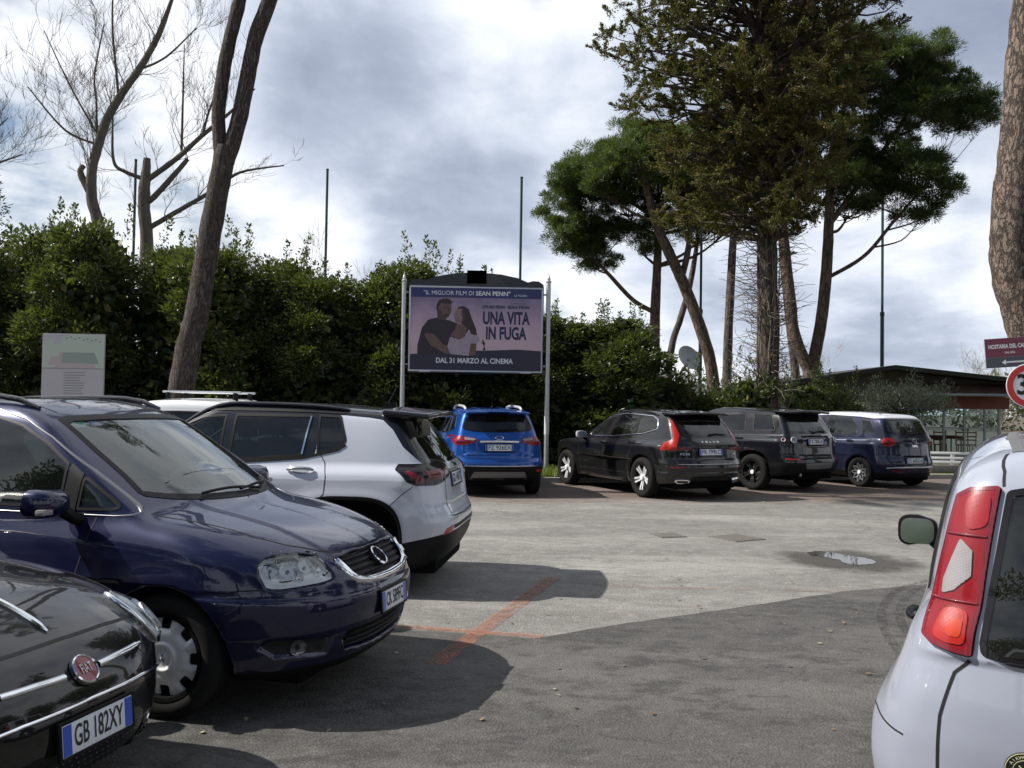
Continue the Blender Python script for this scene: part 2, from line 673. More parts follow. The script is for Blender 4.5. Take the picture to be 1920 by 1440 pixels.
def mesh_text(name, txt, size, mat, align='CENTER', sx=1.0, depth=0.0, bold=0.0, spacing=1.0):
    cu = bpy.data.curves.new(name + '_src', 'FONT')
    cu.body = txt; cu.size = size; cu.align_x = align; cu.align_y = 'CENTER'
    cu.extrude = depth; cu.offset = bold; cu.space_character = spacing
    cu.resolution_u = 3
    ob = bpy.data.objects.new(name + '_src', cu)
    COL.objects.link(ob)
    dg = bpy.context.evaluated_depsgraph_get()
    me = bpy.data.meshes.new_from_object(ob.evaluated_get(dg))
    bpy.data.objects.remove(ob); bpy.data.curves.remove(cu)
    me.name = name
    me.transform(Matrix.Diagonal((sx, 1, 1, 1)))
    me.materials.clear(); me.materials.append(mat)
    return me


# ------------------------------------------------------------------ materials
MATS = {}


def mat_simple(name, col, rough=.5, metal=0.0, coat=0.0, spec=.5, bump=None, var=None, emit=None):
    if name in MATS:
        return MATS[name]
    m = bpy.data.materials.new(name); m.use_nodes = True
    T = NT(m.node_tree)
    out = T.n('ShaderNodeOutputMaterial'); b = T.n('ShaderNodeBsdfPrincipled')
    b.inputs['Base Color'].default_value = (*col, 1)
    b.inputs['Roughness'].default_value = rough
    b.inputs['Metallic'].default_value = metal
    b.inputs['Coat Weight'].default_value = coat
    b.inputs['Coat Roughness'].default_value = .03
    b.inputs['Specular IOR Level'].default_value = spec
    tc = T.n('ShaderNodeTexCoord')
    if var:
        sc, amt = var
        nf = T.noise(tc.outputs['Object'], sc, 5, .6)
        c2 = T.mix(nf, tuple(c * (1 - amt) for c in col), tuple(min(1, c * (1 + amt)) for c in col))
        T.l(c2, b.inputs['Base Color'])
        T.l(T.math('ADD', T.math('MULTIPLY', nf, .25), rough - .12, clamp=True), b.inputs['Roughness'])
    if bump:
        sc, st = bump
        bp = T.n('ShaderNodeBump', i_Strength=st, i_Distance=.01)
        T.l(T.noise(tc.outputs['Object'], sc, 4, .6), bp.inputs['Height'])
        T.l(bp.outputs[0], b.inputs['Normal'])
    T.l(b.outputs[0], out.inputs[0])
    MATS[name] = m
    return m


def mat_paint(name, col, flake=.0, rough=.32, dust=.10):
    """clear-coated car paint with a thin film of road dust"""
    if name in MATS:
        return MATS[name]
    m = bpy.data.materials.new(name); m.use_nodes = True
    T = NT(m.node_tree)
    out = T.n('ShaderNodeOutputMaterial'); b = T.n('ShaderNodeBsdfPrincipled')
    tc = T.n('ShaderNodeTexCoord')
    ob = tc.outputs['Object']
    n1 = T.noise(ob, 2.2, 6, .65); n2 = T.noise(ob, 60, 3, .6); fl = T.noise(ob, 900, 1, .5)
    base = T.mix(T.math('MULTIPLY', T.math('SUBTRACT', fl, .5), flake * 2.0, clamp=True), col, tuple(min(1, c * 2.2 + .08) for c in col))
    sep = T.n('ShaderNodeSeparateXYZ'); T.l(ob, sep.inputs[0])
    low = T.math('MULTIPLY', T.math('SUBTRACT', .75, sep.outputs[2]), 1.6, clamp=True)
    dfac = T.math('MULTIPLY', T.math('MULTIPLY', T.math('ADD', T.math('MULTIPLY', n1, n2), .15), T.math('ADD', low, .35)), dust * 1.3, clamp=True)
    T.l(T.mix(dfac, base, (.13, .12, .105)), b.inputs['Base Color'])
    b.inputs['Metallic'].default_value = flake
    b.inputs['Roughness'].default_value = rough
    b.inputs['Specular IOR Level'].default_value = .08
    b.inputs['Coat Weight'].default_value = 1.0
    T.l(T.math('ADD', T.math('MULTIPLY', dfac, .25), .015, clamp=True), b.inputs['Coat Roughness'])
    bp = T.n('ShaderNodeBump', i_Strength=.02, i_Distance=.002)
    T.l(T.noise(ob, 60, 2, .5), bp.inputs['Height'])
    T.l(bp.outputs[0], b.inputs['Coat Normal'])
    T.l(b.outputs[0], out.inputs[0])
    MATS[name] = m
    return m


def mat_glass(name, tint=(.75, .85, .82), dens=.25, rough=.01, refl=1.0, dust=.07):
    """thin window glass: a tinted see-through pane with a mirror reflection by angle"""
    if name in MATS:
        return MATS[name]
    m = bpy.data.materials.new(name); m.use_nodes = True
    T = NT(m.node_tree)
    out = T.n('ShaderNodeOutputMaterial')
    tr = T.n('ShaderNodeBsdfTransparent'); tr.inputs[0].default_value = (*[c * (1 - dens) for c in tint], 1)
    gl = T.n('ShaderNodeBsdfGlossy'); gl.inputs['Roughness'].default_value = rough
    gl.inputs['Color'].default_value = (.95, .98, .97, 1)
    df = T.n('ShaderNodeBsdfDiffuse'); df.inputs[0].default_value = (.22, .22, .2, 1)
    fr = T.n('ShaderNodeFresnel'); fr.inputs['IOR'].default_value = 1.62
    tc = T.n('ShaderNodeTexCoord')
    dirt = T.math('MULTIPLY', T.noise(tc.outputs['Object'], 5, 6, .65), dust)
    m1 = T.n('ShaderNodeMixShader'); T.l(dirt, m1.inputs[0]); T.l(tr.outputs[0], m1.inputs[1]); T.l(df.outputs[0], m1.inputs[2])
    m2 = T.n('ShaderNodeMixShader')
    T.l(T.math('MULTIPLY', fr.outputs[0], refl, clamp=True), m2.inputs[0]); T.l(m1.outputs[0], m2.inputs[1]); T.l(gl.outputs[0], m2.inputs[2])
    T.l(m2.outputs[0], out.inputs[0])
    MATS[name] = m
    return m


def mat_lens(name, col, dark=.25, ribs=70.0, amount=.5):
    """moulded lamp plastic: saturated colour, ribbed relief under a glossy skin"""
    if name in MATS:
        return MATS[name]
    m = bpy.data.materials.new(name); m.use_nodes = True
    T = NT(m.node_tree)
    out = T.n('ShaderNodeOutputMaterial'); b = T.n('ShaderNodeBsdfPrincipled')
    tc = T.n('ShaderNodeTexCoord'); ob = tc.outputs['Object']
    w = T.n('ShaderNodeTexWave', wave_type='BANDS', bands_direction='Z'); w.inputs['Scale'].default_value = ribs / 6
    w2 = T.n('ShaderNodeTexWave', wave_type='BANDS', bands_direction='Y'); w2.inputs['Scale'].default_value = ribs / 6
    T.l(ob, w.inputs[0]); T.l(ob, w2.inputs[0])
    h = T.math('MULTIPLY', w.outputs['Fac'], w2.outputs['Fac'])
    zone = T.noise(ob, 9, 2, .5)
    T.l(T.mix(T.math('MULTIPLY', zone, 1.0, clamp=True), tuple(c * dark for c in col), col), b.inputs['Base Color'])
    b.inputs['Roughness'].default_value = .3
    b.inputs['Specular IOR Level'].default_value = .2
    b.inputs['Coat Weight'].default_value = .7
    b.inputs['Coat Roughness'].default_value = .03
    bp = T.n('ShaderNodeBump', i_Strength=amount * .6, i_Distance=.004)
    T.l(h, bp.inputs['Height'])
    T.l(bp.outputs[0], b.inputs['Normal'])
    b.inputs['Subsurface Weight'].default_value = .0
    T.l(b.outputs[0], out.inputs[0])
    MATS[name] = m
    return m


M_TRIM = mat_simple('black_plastic', (.0055, .0055, .006), .5, spec=.2)
M_GAP = mat_simple('shut_line', (.004, .004, .005), .8)
M_RUBBER = mat_simple('tyre_rubber', (.016, .0155, .015), .85, spec=.12, var=(30, .4), bump=(160, .25))
M_CHROME = mat_simple('chrome', (.82, .83, .85), .08, 1.0)
M_ALU = mat_simple('alloy', (.55, .56, .58), .28, 1.0, var=(14, .12))
M_DARKALLOY = mat_simple('dark_alloy', (.020, .021, .023), .4, .4)
M_WHEELWELL = mat_simple('wheel_well', (.006, .006, .006), .95, spec=.05)
M_LINING = mat_simple('cabin_lining', (.16, .165, .16), .9)
M_SEAT = mat_simple('seat_cloth', (.10, .105, .11), .9, bump=(200, .2))
M_DASH = mat_simple('dashboard', (.06, .062, .065), .6, bump=(260, .15))
M_PLATE = mat_simple('plate_white', (.62, .65, .70), .35, coat=.4, var=(20, .08))
M_PLATEBLUE = mat_simple('plate_blue', (.02, .07, .42), .35, coat=.4)
M_PLATETXT = mat_simple('plate_black', (.012, .012, .014), .5)
M_WHITE = mat_simple('white_paint', (.78, .79, .80), .35, coat=.3)
M_RED = mat_lens('red_lens', (.235, .002, .008), .6, 420, .05)
M_REDDARK = mat_lens('dark_red_lens', (.20, .012, .025), .3, 420, .1)
M_REFLECT = mat_lens('reflector_red', (.42, .014, .008), .5, 520, .2)
M_REFLECT2 = mat_lens('upper_red_lens', (.30, .005, .012), .6, 480, .12)
M_CLEARLENS = mat_lens('clear_lens', (.30, .275, .285), .5, 420, .5)
M_SMOKE = mat_simple('smoked_lens', (.008, .007, .008), .25, spec=.1, coat=.7)
M_BOWL = mat_simple('reflector_bowl', (.88, .89, .91), .22, .75)
M_BEZEL = mat_simple('lamp_bezel', (.80, .82, .85), .35, .1)
M_FOG = mat_simple('fog_lamp_glass', (.10, .105, .11), .08, .5, coat=1)


# ------------------------------------------------------------------ car parts laid on a body
def on_body(body, uv, view, off):
    if isinstance(off, tuple):              # ('bare', offset): ignore the recesses
        body, off = Body(**{k: v for k, v in body.P.items() if k != 'disp'}), off[1]
    p, hit = cast(body, uv, view)
    n = body.normals(p)
    return p + n * off, n


def _mir(p, n):
    m = np.array([1, -1, 1.])
    return p * m, n * m


def patch(car, name, view, poly, mat, off=.004, h=.035, skirt=.012, both=False, parent=None, r=None, label=None):
    """panel with the outline poly (in the 2-D view) laid on the body surface"""
    body = car['body']
    poly = np.array(poly, float) if r is None else rp(poly, r)
    b = resample(poly, h, True)
    lo, hi = b.min(0), b.max(0)
    gx, gy = np.meshgrid(np.arange(lo[0] + h / 2, hi[0], h), np.arange(lo[1] + h / 2, hi[1], h))
    g = np.stack([gx.ravel(), gy.ravel()], 1)
    g = g[poly_sdf(poly, g[:, 0], g[:, 1]) < -h * .45]
    pts = np.concatenate([b, g])
    nb = len(b)
    vv, ee, ff, *_ = geometry.delaunay_2d_cdt([Vector(p) for p in pts], [(i, (i + 1) % nb) for i in range(nb)], [], 1, 1e-6)
    uv = np.array([tuple(v) for v in vv])
    p, n = on_body(body, uv, view, off)
    f = np.array([tuple(t) for t in ff if len(t) == 3], np.int64)
    U, V, D, O = view_axes(view)
    if np.dot(np.cross(U, V), D) > 0:
        f = f[:, ::-1]
    # boundary skirt
    ec = {}
    for t in f:
        for a, c in ((t[0], t[1]), (t[1], t[2]), (t[2], t[0])):
            ec[(a, c)] = 1
    be = [(a, c) for (a, c) in ec if (c, a) not in ec]
    if skirt > 0 and be:
        bi = sorted({i for e in be for i in e})
        mp = {i: len(p) + k for k, i in enumerate(bi)}
        p = np.concatenate([p, p[bi] - n[bi] * skirt]); n = np.concatenate([n, n[bi]])
        f = np.concatenate([f] + [np.array([[c, a, mp[a]], [c, mp[a], mp[c]]]) for a, c in be])
    par = parent if parent is not None else car['root']
    outs = []
    pars = par if isinstance(par, (list, tuple)) else [par, par]
    o = link(name, np_mesh(name, p, f, mat, n), pars[0])
    outs.append(o)
    if both:
        p2, n2 = _mir(p, n)
        outs.append(link(name, np_mesh(name, p2, f[:, ::-1], mat, n2), pars[1]))
    if label:
        for q in outs:
            q['label'] = label
    return outs if both else outs[0]


def band(car, name, view, path, width, mat, off=.003, closed=False, both=False, parent=None, step=.03, height=.0, r=None, inset=False):
    """ribbon along a path laid on the body: shut lines, mouldings, window seals"""
    body = car['body']
    path = np.array(path, float) if r is None else rp(path, r)
    p = resample(path, step, closed)
    nx = np.roll(p, -1, 0) - np.roll(p, 1, 0)
    if not closed:
        nx[0] = p[1] - p[0]; nx[-1] = p[-1] - p[-2]
    nx /= np.maximum(np.linalg.norm(nx, axis=1, keepdims=True), 1e-9)
    nr = np.stack([-nx[:, 1], nx[:, 0]], 1)
    if inset:
        area = .5 * np.sum(p[:, 0] * np.roll(p[:, 1], -1) - np.roll(p[:, 0], -1) * p[:, 1])
        if area < 0:
            nr = -nr
        nrow = max(3, int(width / .014) | 1)
        offs = list(np.linspace(0, 1, nrow))
    else:
        nrow = max(3, int(width / .014) | 1)
        offs = list(np.linspace(-.5, .5, nrow))
    rows = []
    for k, o in enumerate(offs):
        hgt = off + height * (1 - abs(2 * k / (nrow - 1) - 1))
        q, n = on_body(body, p + nr * (o * width), view, hgt)
        rows.append((q, n))
    m = len(p)
    P = np.concatenate([q for q, _ in rows]); N = np.concatenate([n for _, n in rows])
    f = []
    rng = range(m) if closed else range(m - 1)
    for k in range(nrow - 1):
        for i in rng:
            j = (i + 1) % m
            f.append((k * m + i, k * m + j, (k + 1) * m + j, (k + 1) * m + i))
    f = np.array(f)
    # thin edges down to the body
    for k in (0, nrow - 1):
        base = len(P)
        P = np.concatenate([P, rows[k][0] - rows[k][1] * (off + .004)]); N = np.concatenate([N, rows[k][1]])
        e = []
        for i in rng:
            j = (i + 1) % m
            e.append((base + i, base + j, k * m + j, k * m + i) if k == 0 else (k * m + i, k * m + j, base + j, base + i))
        f = np.concatenate([f, np.array(e)])
    # orient by the normals
    a = np.cross(P[f[0, 1]] - P[f[0, 0]], P[f[0, 3]] - P[f[0, 0]])
    if a @ N[f[0, 0]] < 0:
        f = f[:, ::-1]
    par = parent if parent is not None else car['root']
    pars = par if isinstance(par, (list, tuple)) else [par, par]
    nn = N if height == 0 else None
    o = link(name, np_mesh(name, P, f, mat, nn), pars[0])
    if both:
        p2, n2 = _mir(P, N)
        return [o, link(name, np_mesh(name, p2, f[:, ::-1], mat, None if nn is None else n2), pars[1])]
    return o


def anchor(car, view, u, v, off=0.0):
    """frame (matrix) on the body at a view point: local z out of the surface, local y up"""
    p, n = on_body(car['body'], np.array([[u, v]]), view, off)
    z = Vector(n[0]); y = Vector((0, 0, 1)); y = (y - z * y.dot(z)).normalized()
    if view == 'top':
        y = Vector((-1, 0, 0)); y = (y - z * y.dot(z)).normalized()
    x = y.cross(z)
    m = Matrix((x, y, z)).transposed().to_4x4()
    m.translation = Vector(p[0])
    return m


def plate(car, view, u, v, txt, w=.52, h=.112, tilt=None, off=.02, frame=True, yaw=0):
    m = anchor(car, view, u, v, off)
    if tilt is not None:                    # stand the plate at its own slope instead of the surface's
        d = (1, 0, 0) if view == 'front' else (-1, 0, 0)
        z = Matrix.Rotation(R(yaw), 3, 'Z') @ Matrix.Rotation(R(tilt), 3, 'Y') @ Vector(d)
        y = Vector((0, 0, 1)); y = (y - z * y.dot(z)).normalized(); x = y.cross(z)
        t = m.translation.copy(); m = Matrix((x, y, z)).transposed().to_4x4(); m.translation = t
    b = MB(); b.box((0, 0, 0), (w, h, .008), bevel=.004)
    pl = b.obj('number_plate', M_PLATE, car['root']); pl.matrix_local = m
    bw = h * .36
    for sx in (-1, 1):
        q = MB(); q.box((sx * (w / 2 - bw / 2 - .003), 0, .0045), (bw, h - .006, .002))
        q.obj('plate_band', M_PLATEBLUE, pl)
    me = mesh_text('plate_text', txt, h * .98, M_PLATETXT, sx=1.0, bold=.0012)
    xs = [q.co.x for q in me.vertices]
    k = (w - 2 * bw - .03) / max(max(xs) - min(xs), .01)
    me.transform(Matrix.Diagonal((k, 1.0, 1, 1)))
    t = link('plate_text', me, pl); t.location = (0, 0, .006)
    if frame:
        fb = MB()
        for sx in (-1, 1):
            fb.box((sx * (w / 2 + .006), 0, -.002), (.012, h + .024, .014), bevel=.003)
            fb.box((0, sx * (h / 2 + .006), -.002), (w, .012, .014), bevel=.003)
        fb.obj('plate_frame', M_TRIM, pl)
    return pl


def badge_disc(car, view, u, v, rad, mat_rim, mat_face, name='emblem', txt=None, txt_mat=None, sx=1, off=.006, ty=1.0, tsize=1.0):
    m = anchor(car, view, u, v, off)
    b = MB(); b.lathe([(rad * .86, 0.0), (rad * .86, .006), (rad * .92, .010), (rad, .006), (rad, -.01)], 32)
    o = b.obj(name, mat_rim, car['root']); o.matrix_local = m
    b = MB(); b.lathe([(0.0001, .005), (rad * .87, .004), (rad * .87, -.004)], 32)
    b.obj('emblem_face', mat_face, o)
    if txt:
        t = link('emblem_text', mesh_text('emblem_text', txt, rad * tsize, txt_mat, sx=sx, depth=.0012, bold=rad * .012), o)
        t.location = (0, 0, .008); t.scale = (1, ty, 1)
    return o


# ------------------------------------------------------------------ wheels
def polar_rim(rad, gfun, dish, h=.006, thick=.018):
    """disc of spokes: gfun(r, a) < 0 keeps material"""
    nr, na = int(rad / h), 180
    rr = np.linspace(.002, rad, nr); aa = np.linspace(0, 2 * math.pi, na, endpoint=False)
    Rg, Ag = np.meshgrid(rr, aa, indexing='ij')
    v = np.stack([Rg * np.cos(Ag), Rg * np.sin(Ag), dish(Rg, Ag)], -1).reshape(-1, 3)
    i = np.arange(nr * na).reshape(nr, na)
    a, b, c, d = i[:-1], i[1:], np.roll(i, -1, 1)[1:], np.roll(i, -1, 1)[:-1]
    t = np.concatenate([np.stack([a, b, c], -1).reshape(-1, 3), np.stack([a, c, d], -1).reshape(-1, 3)])
    g = gfun(Rg, Ag).reshape(-1)
    (v, t), _ = clip_mesh(v, t, g.astype(float))
    # weld and give thickness
    key = np.round(v, 5)
    u, inv = np.unique(key, axis=0, return_inverse=True)
    t = inv.reshape(-1)[t]
    t = t[(t[:, 0] != t[:, 1]) & (t[:, 1] != t[:, 2]) & (t[:, 0] != t[:, 2])]
    v = u
    e = np.concatenate([t[:, [0, 1]], t[:, [1, 2]], t[:, [2, 0]]])
    s = {tuple(q) for q in e}
    be = np.array([q for q in s if (q[1], q[0]) not in s])
    n = len(v)
    back = v.copy(); back[:, 2] -= thick
    sk = np.concatenate([np.stack([be[:, 1], be[:, 0], be[:, 0] + n], 1), np.stack([be[:, 1], be[:, 0] + n, be[:, 1] + n], 1)])
    return np.concatenate([v, back]), np.concatenate([t, sk, t[:, ::-1] + n])


def ang_dist(a, k, a0=0.0):
    p = 2 * math.pi / k
    return np.abs((a - a0 + p / 2) % p - p / 2)


def rim_mesh(style, rr):
    if style == 'hubcap':       # steel wheel cover: closed disc with eight scooped slots near the edge
        def gf(r, a):
            d = ang_dist(a, 8) * r
            q = np.sqrt((d / .030) ** 4 + ((r - rr * .815) / .036) ** 4) - 1
            return -q
        def dish(r, a):
            d = ang_dist(a, 8) * r
            z = .012 - .030 * np.clip((r - rr * .30) / (rr * .7), 0, 1) ** 2 + .010 * np.exp(-((r - rr * .30) / .012) ** 2)
            z = z - .012 * np.exp(-((d / .042) ** 4 + ((r - rr * .80) / .05) ** 4)) + .008 * np.exp(-((r - rr * .98) / .008) ** 2)
            return z
        return polar_rim(rr, gf, dish, .0045, .010)
    if style == 'double5':      # five pairs of slim spokes
        def gf(r, a):
            d = ang_dist(a, 5, math.pi / 2) * r
            w0 = .020 + .030 * (r / rr)
            sp = np.abs(d - w0 * .75) - (.013 + .007 * (r / rr))
            return np.minimum(np.minimum(sp, r - rr * .25), rr * .93 - r)
        def dish(r, a):
            return .010 - .05 * np.exp(-((r) / (rr * .55)) ** 2) + .018 * np.exp(-(r / (rr * .2)) ** 2)
    elif style == 'twist':      # nine forked spokes in a net
        def gf(r, a):
            d1 = np.abs(((a - r * 2.2 / rr * .35) * 9 / (2 * math.pi) + .5) % 1 - .5) * 2 * math.pi / 9 * r
            d2 = np.abs(((a + r * 2.2 / rr * .35) * 9 / (2 * math.pi) + .5) % 1 - .5) * 2 * math.pi / 9 * r
            return np.minimum(np.minimum(np.minimum(d1, d2) - .0085, r - rr * .24), rr * .93 - r)
        def dish(r, a):
            return .008 - .045 * np.exp(-(r / (rr * .5)) ** 2) + .015 * np.exp(-(r / (rr * .2)) ** 2)
    elif style == 'split10':
        def gf(r, a):
            d = ang_dist(a, 5, .3) * r
            w0 = .045 * np.clip((r / rr - .25), 0, 1) + .004
            sp = np.abs(d - w0) - (.015 + .006 * (r / rr))
            return np.minimum(np.minimum(sp, r - rr * .27), rr * .92 - r)
        def dish(r, a):
            return .006 - .04 * np.exp(-(r / (rr * .6)) ** 2) + .015 * np.exp(-(r / (rr * .2)) ** 2)
    else:                       # five broad spokes
        def gf(r, a):
            d = ang_dist(a, 5, .2) * r
            return np.minimum(np.minimum(d - (.026 + .012 * (r / rr)), r - rr * .27), rr * .92 - r)
        def dish(r, a):
            return .006 - .04 * np.exp(-(r / (rr * .6)) ** 2) + .015 * np.exp(-(r / (rr * .2)) ** 2)
    return polar_rim(rr, gf, dish, .006)


_RIMS = {}


def wheel(car, x, y, rad, rimr, width, style, steer=0.0, rim_mat=None):
    """wheel > tyre, rim, brake disc; local z is outwards"""
    side = 1 if y > 0 else -1
    key = (rad, rimr, width, style)
    if key not in _RIMS:
        h = width / 2
        sh = rad - rimr
        b = MB()
        prof = [(rimr - .004, -h * .8), (rimr + .012, -h * .92), (rimr + sh * .45, -h * 1.02), (rad - .03, -h * .93), (rad - .008, -h * .76), (rad, -h * .55)]
        for gx in (-.36, 0.0, .36):
            prof += [(rad, h * (gx - .09)), (rad - .008, h * (gx - .08)), (rad - .008, h * (gx - .01)), (rad, h * gx)]
        prof += [(rad, h * .55), (rad - .008, h * .76), (rad - .03, h * .93), (rimr + sh * .45, h * 1.02), (rimr + .014, h * .93), (rimr + .010, h * .90), (rimr - .004, h * .8)]
        b.lathe(prof, 64, closed=True)
        ty = b.mesh('tyre', M_RUBBER, sharp=40)
        v, t = rim_mesh(style, rimr)
        v = v + np.array([0, 0, h * .74])
        bm = bmesh.new()
        vs = [bm.verts.new(q) for q in v]
        for q in t:
            try:
                bm.faces.new([vs[i] for i in q])
            except ValueError:
                pass
        rm = bpy.data.meshes.new('rim'); 
        bmesh.ops.recalc_face_normals(bm, faces=bm.faces); bm.to_mesh(rm); bm.free()
        rm.polygons.foreach_set('use_smooth', np.ones(len(rm.polygons), bool)); rm.set_sharp_from_angle(angle=R(38))
        b = MB(); b.lathe([(rimr - .012, -h * .8), (rimr - .012, h * .7), (rimr + .004, h * .86), (rimr + .004, h * .93), (rimr - .016, h * .90), (rimr - .022, h * .55), (rimr - .03, -h * .6), (.02, -h * .6)], 48, caps=False)
        br = b.mesh('wheel', M_WHEELWELL if style == 'hubcap' else M_DARKALLOY)
        b = MB(); b.lathe([(.05, 0), (.05, .02), (rimr * .72, .02), (rimr * .72, 0)], 40)
        dk = b.mesh('brake_disc', mat_simple('brake_steel', (.2, .19, .18), .4, .9))
        b = MB(); b.lathe([(.001, .020), (rimr * .17, .016), (rimr * .19, .0)], 28)
        cp = b.mesh('hub_cap', M_BEZEL)
        _RIMS[key] = (ty, rm, br, dk, cp, h)
    ty, rm, br, dk, cp, h = _RIMS[key]
    w = link('wheel', br, car['root'])
    w.location = (x, y, rad)
    w.rotation_euler = (R(-90 * side), 0, 0)
    w.rotation_mode = 'QUATERNION'
    from mathutils import Euler
    q = Matrix.Rotation(R(steer), 4, 'Z') @ Matrix.Rotation(R(-90 * side), 4, 'X')
    w.rotation_quaternion = q.to_quaternion()
    link('tyre', ty, w)
    rmc = rm.copy(); rmc.materials.clear(); rmc.materials.append(rim_mat or M_ALU)
    link('rim', rmc, w)
    d = link('brake_disc', dk, w); d.location = (0, 0, h * .1)
    c = link('hub_cap', cp, w); c.location = (0, 0, h * .74 - .005)
    return w


# ------------------------------------------------------------------ interiors
def seat(car, x, y, mat=None, z=.28, rear=False):
    mat = mat or M_SEAT
    b = MB()
    b.box((x + .10, y, z + .20), (.50, .48 if not rear else 1.25, .20), bevel=.06, seg=3)
    o = b.obj('seat', mat, car['root'])
    b = MB()
    b.box((x - .22, y, z + .55), (.16, .46 if not rear else 1.25, .62), Matrix.Rotation(R(-14), 3, 'Y'), bevel=.06, seg=3)
    b.obj('backrest', mat, o)
    for yy in ((y,) if not rear else (y - .38, y + .38)):
        b = MB()
        b.box((x - .335, yy, z + .97), (.09, .27, .18), Matrix.Rotation(R(-8), 3, 'Y'), bevel=.04, seg=3)
        b.tube([(x - .31, yy - .06, z + .80), (x - .33, yy - .06, z + .95)], .007).tube([(x - .31, yy + .06, z + .80), (x - .33, yy + .06, z + .95)], .007)
        b.obj('headrest', mat, o)
    return o


def steering_wheel(car, x, y, z, r=.185):
    b = MB()
    m = Matrix.Translation((x, y, z)) @ Matrix.Rotation(R(-66), 4, 'Y')
    n = 28
    b.tube([m @ Vector((r * math.cos(2 * math.pi * k / n), r * math.sin(2 * math.pi * k / n), 0)) for k in range(n + 1)], .015, 8, caps=False)
    b.lathe([(.001, .03), (.06, .025), (.075, 0), (.06, -.03), (.001, -.03)], 20, m)
    for a in (0, 115, 245):
        b.tube([m @ Vector((.05 * math.cos(R(a)), .05 * math.sin(R(a)), 0)), m @ Vector((r * math.cos(R(a)), r * math.sin(R(a)), 0))], .016, 6)
    b.tube([(x, y, z), (x + .35, y, z - .16)], .03, 8)
    return b.obj('steering_wheel', M_DASH, car['root'])


def build_shell(car, h, regions=(), windows=(), paint=None, lining=True, shift=.018):
    """mesh the body, cut the windows out, split off differently coloured regions"""
    body = car['body']
    x0, x1 = car['span']
    v, t = body.mesh(h, x0 - .06, x1 + .06)
    # window openings a little smaller than their panes
    g = np.full(len(v), 1e3)
    nrm = body.normals(v)
    for view, poly in windows:
        poly = np.asarray(poly)
        if view == 'side':
            d = poly_sdf(poly, v[:, 0], v[:, 2]); ok = (np.abs(nrm[:, 1]) > .35) & (np.abs(v[:, 1]) > .3)
        elif view == 'front':
            d = poly_sdf(poly, v[:, 1], v[:, 2]); ok = (v[:, 0] > -.1) & (nrm[:, 0] > .15)
        else:
            d = poly_sdf(poly, v[:, 1], v[:, 2]); ok = (v[:, 0] < -.3) & (nrm[:, 0] < -.15)
        g = np.minimum(g, np.where(ok, d + shift, np.maximum(d + shift, .02)))
    _, (v, t) = clip_mesh(v, t, g)
    rest = (v, t)
    outs = []
    for name, mat, gf, off in regions:
        vv, tt = rest
        a, rest = clip_mesh(vv, tt, gf(vv))
        if len(a[1]):
            p = a[0]; n = body.normals(p)
            outs.append(link(name, np_mesh(name, p + n * off, a[1], mat, n), car['root']))
    p = rest[0]; n = body.normals(p)
    link('body_shell', np_mesh('body_shell', p, rest[1], paint, n), car['root'])
    if lining:
        n = body.normals(v)
        sel = v[:, 2] > .45
        tt = t[sel[t].all(1)]
        link('cabin_lining', np_mesh('cabin_lining', v - n * .022, tt[:, ::-1], M_LINING, -n), car['root'])


def window(car, name, view, poly, glass, frame=.03, both=False, trim=None, trim_w=.018, fmat=None, h=.05, parent=None):
    """pane with its black border (seal) and an optional bright moulding round it"""
    panes = patch(car, name, view, poly, glass, off=-.001, h=h, skirt=0, both=both, parent=parent)
    pl = panes if isinstance(panes, list) else [panes, panes]
    if frame:
        band(car, 'window_seal', view, poly, frame, fmat or M_TRIM, off=.0035, closed=True, both=both, parent=pl, inset=True)
    if trim is not None:
        band(car, 'window_moulding', view, poly, trim_w, trim, off=.006, closed=True, both=both, parent=pl, height=.004)
    return panes


def mirror(car, x, y, z, mat, w=.20, hgt=.145, d=.11, cap=None):
    """door mirror: shaped housing on a foot, with its glass"""
    for s in (1, -1):
        b = MB()
        n = 14
        secs = [(-d * .45, .90), (-d * .42, 1.0), (0.0, 1.0), (d * .40, .86), (d * .62, .55), (d * .70, .15)]
        rings = []
        for dx, k in secs:
            ring = []
            for i in range(24):
                a = 2 * math.pi * i / 24
                ca, sa = math.cos(a), math.sin(a)
                yy = w / 2 * k * math.copysign(abs(ca) ** .55, ca)
                zz = hgt / 2 * k * math.copysign(abs(sa) ** .6, sa)
                if s * yy < 0:
                    zz *= .86
                ring.append(b.bm.verts.new((x + dx - abs(yy) * .12, s * y + yy, z + zz)))
            rings.append(ring)
        for a, c in zip(rings[:-1], rings[1:]):
            for i in range(24):
                b.bm.faces.new((a[i], a[(i + 1) % 24], c[(i + 1) % 24], c[i]))
        b.bm.faces.new(rings[0][::-1]); b.bm.faces.new(rings[-1])
        o = b.obj('door_mirror', mat, car['root'], sharp=50)
        b = MB()
        b.prism([(w * .42 * math.copysign(abs(math.cos(q)) ** .55, math.cos(q)), hgt * .41 * math.copysign(abs(math.sin(q)) ** .6, math.sin(q))) for q in [2 * math.pi * i / 24 for i in range(24)]], .004,
                Matrix.Translation((x - d * .45 - .026, s * y, z)) @ Matrix.Rotation(R(-76), 4, 'Y') @ Matrix.Rotation(R(90), 4, 'Z'))
        b.obj('mirror_glass', M_CHROME, o)
        b = MB()
        b.tube([(x, s * (y - w * .38), z - hgt * .3), (x + .03, s * (y - w * .62), z - hgt * .62), (x + .04, s * (y - w * .95), z - hgt * .72)], [.035, .032, .04], 10)
        b.obj('mirror_foot', M_TRIM, o)


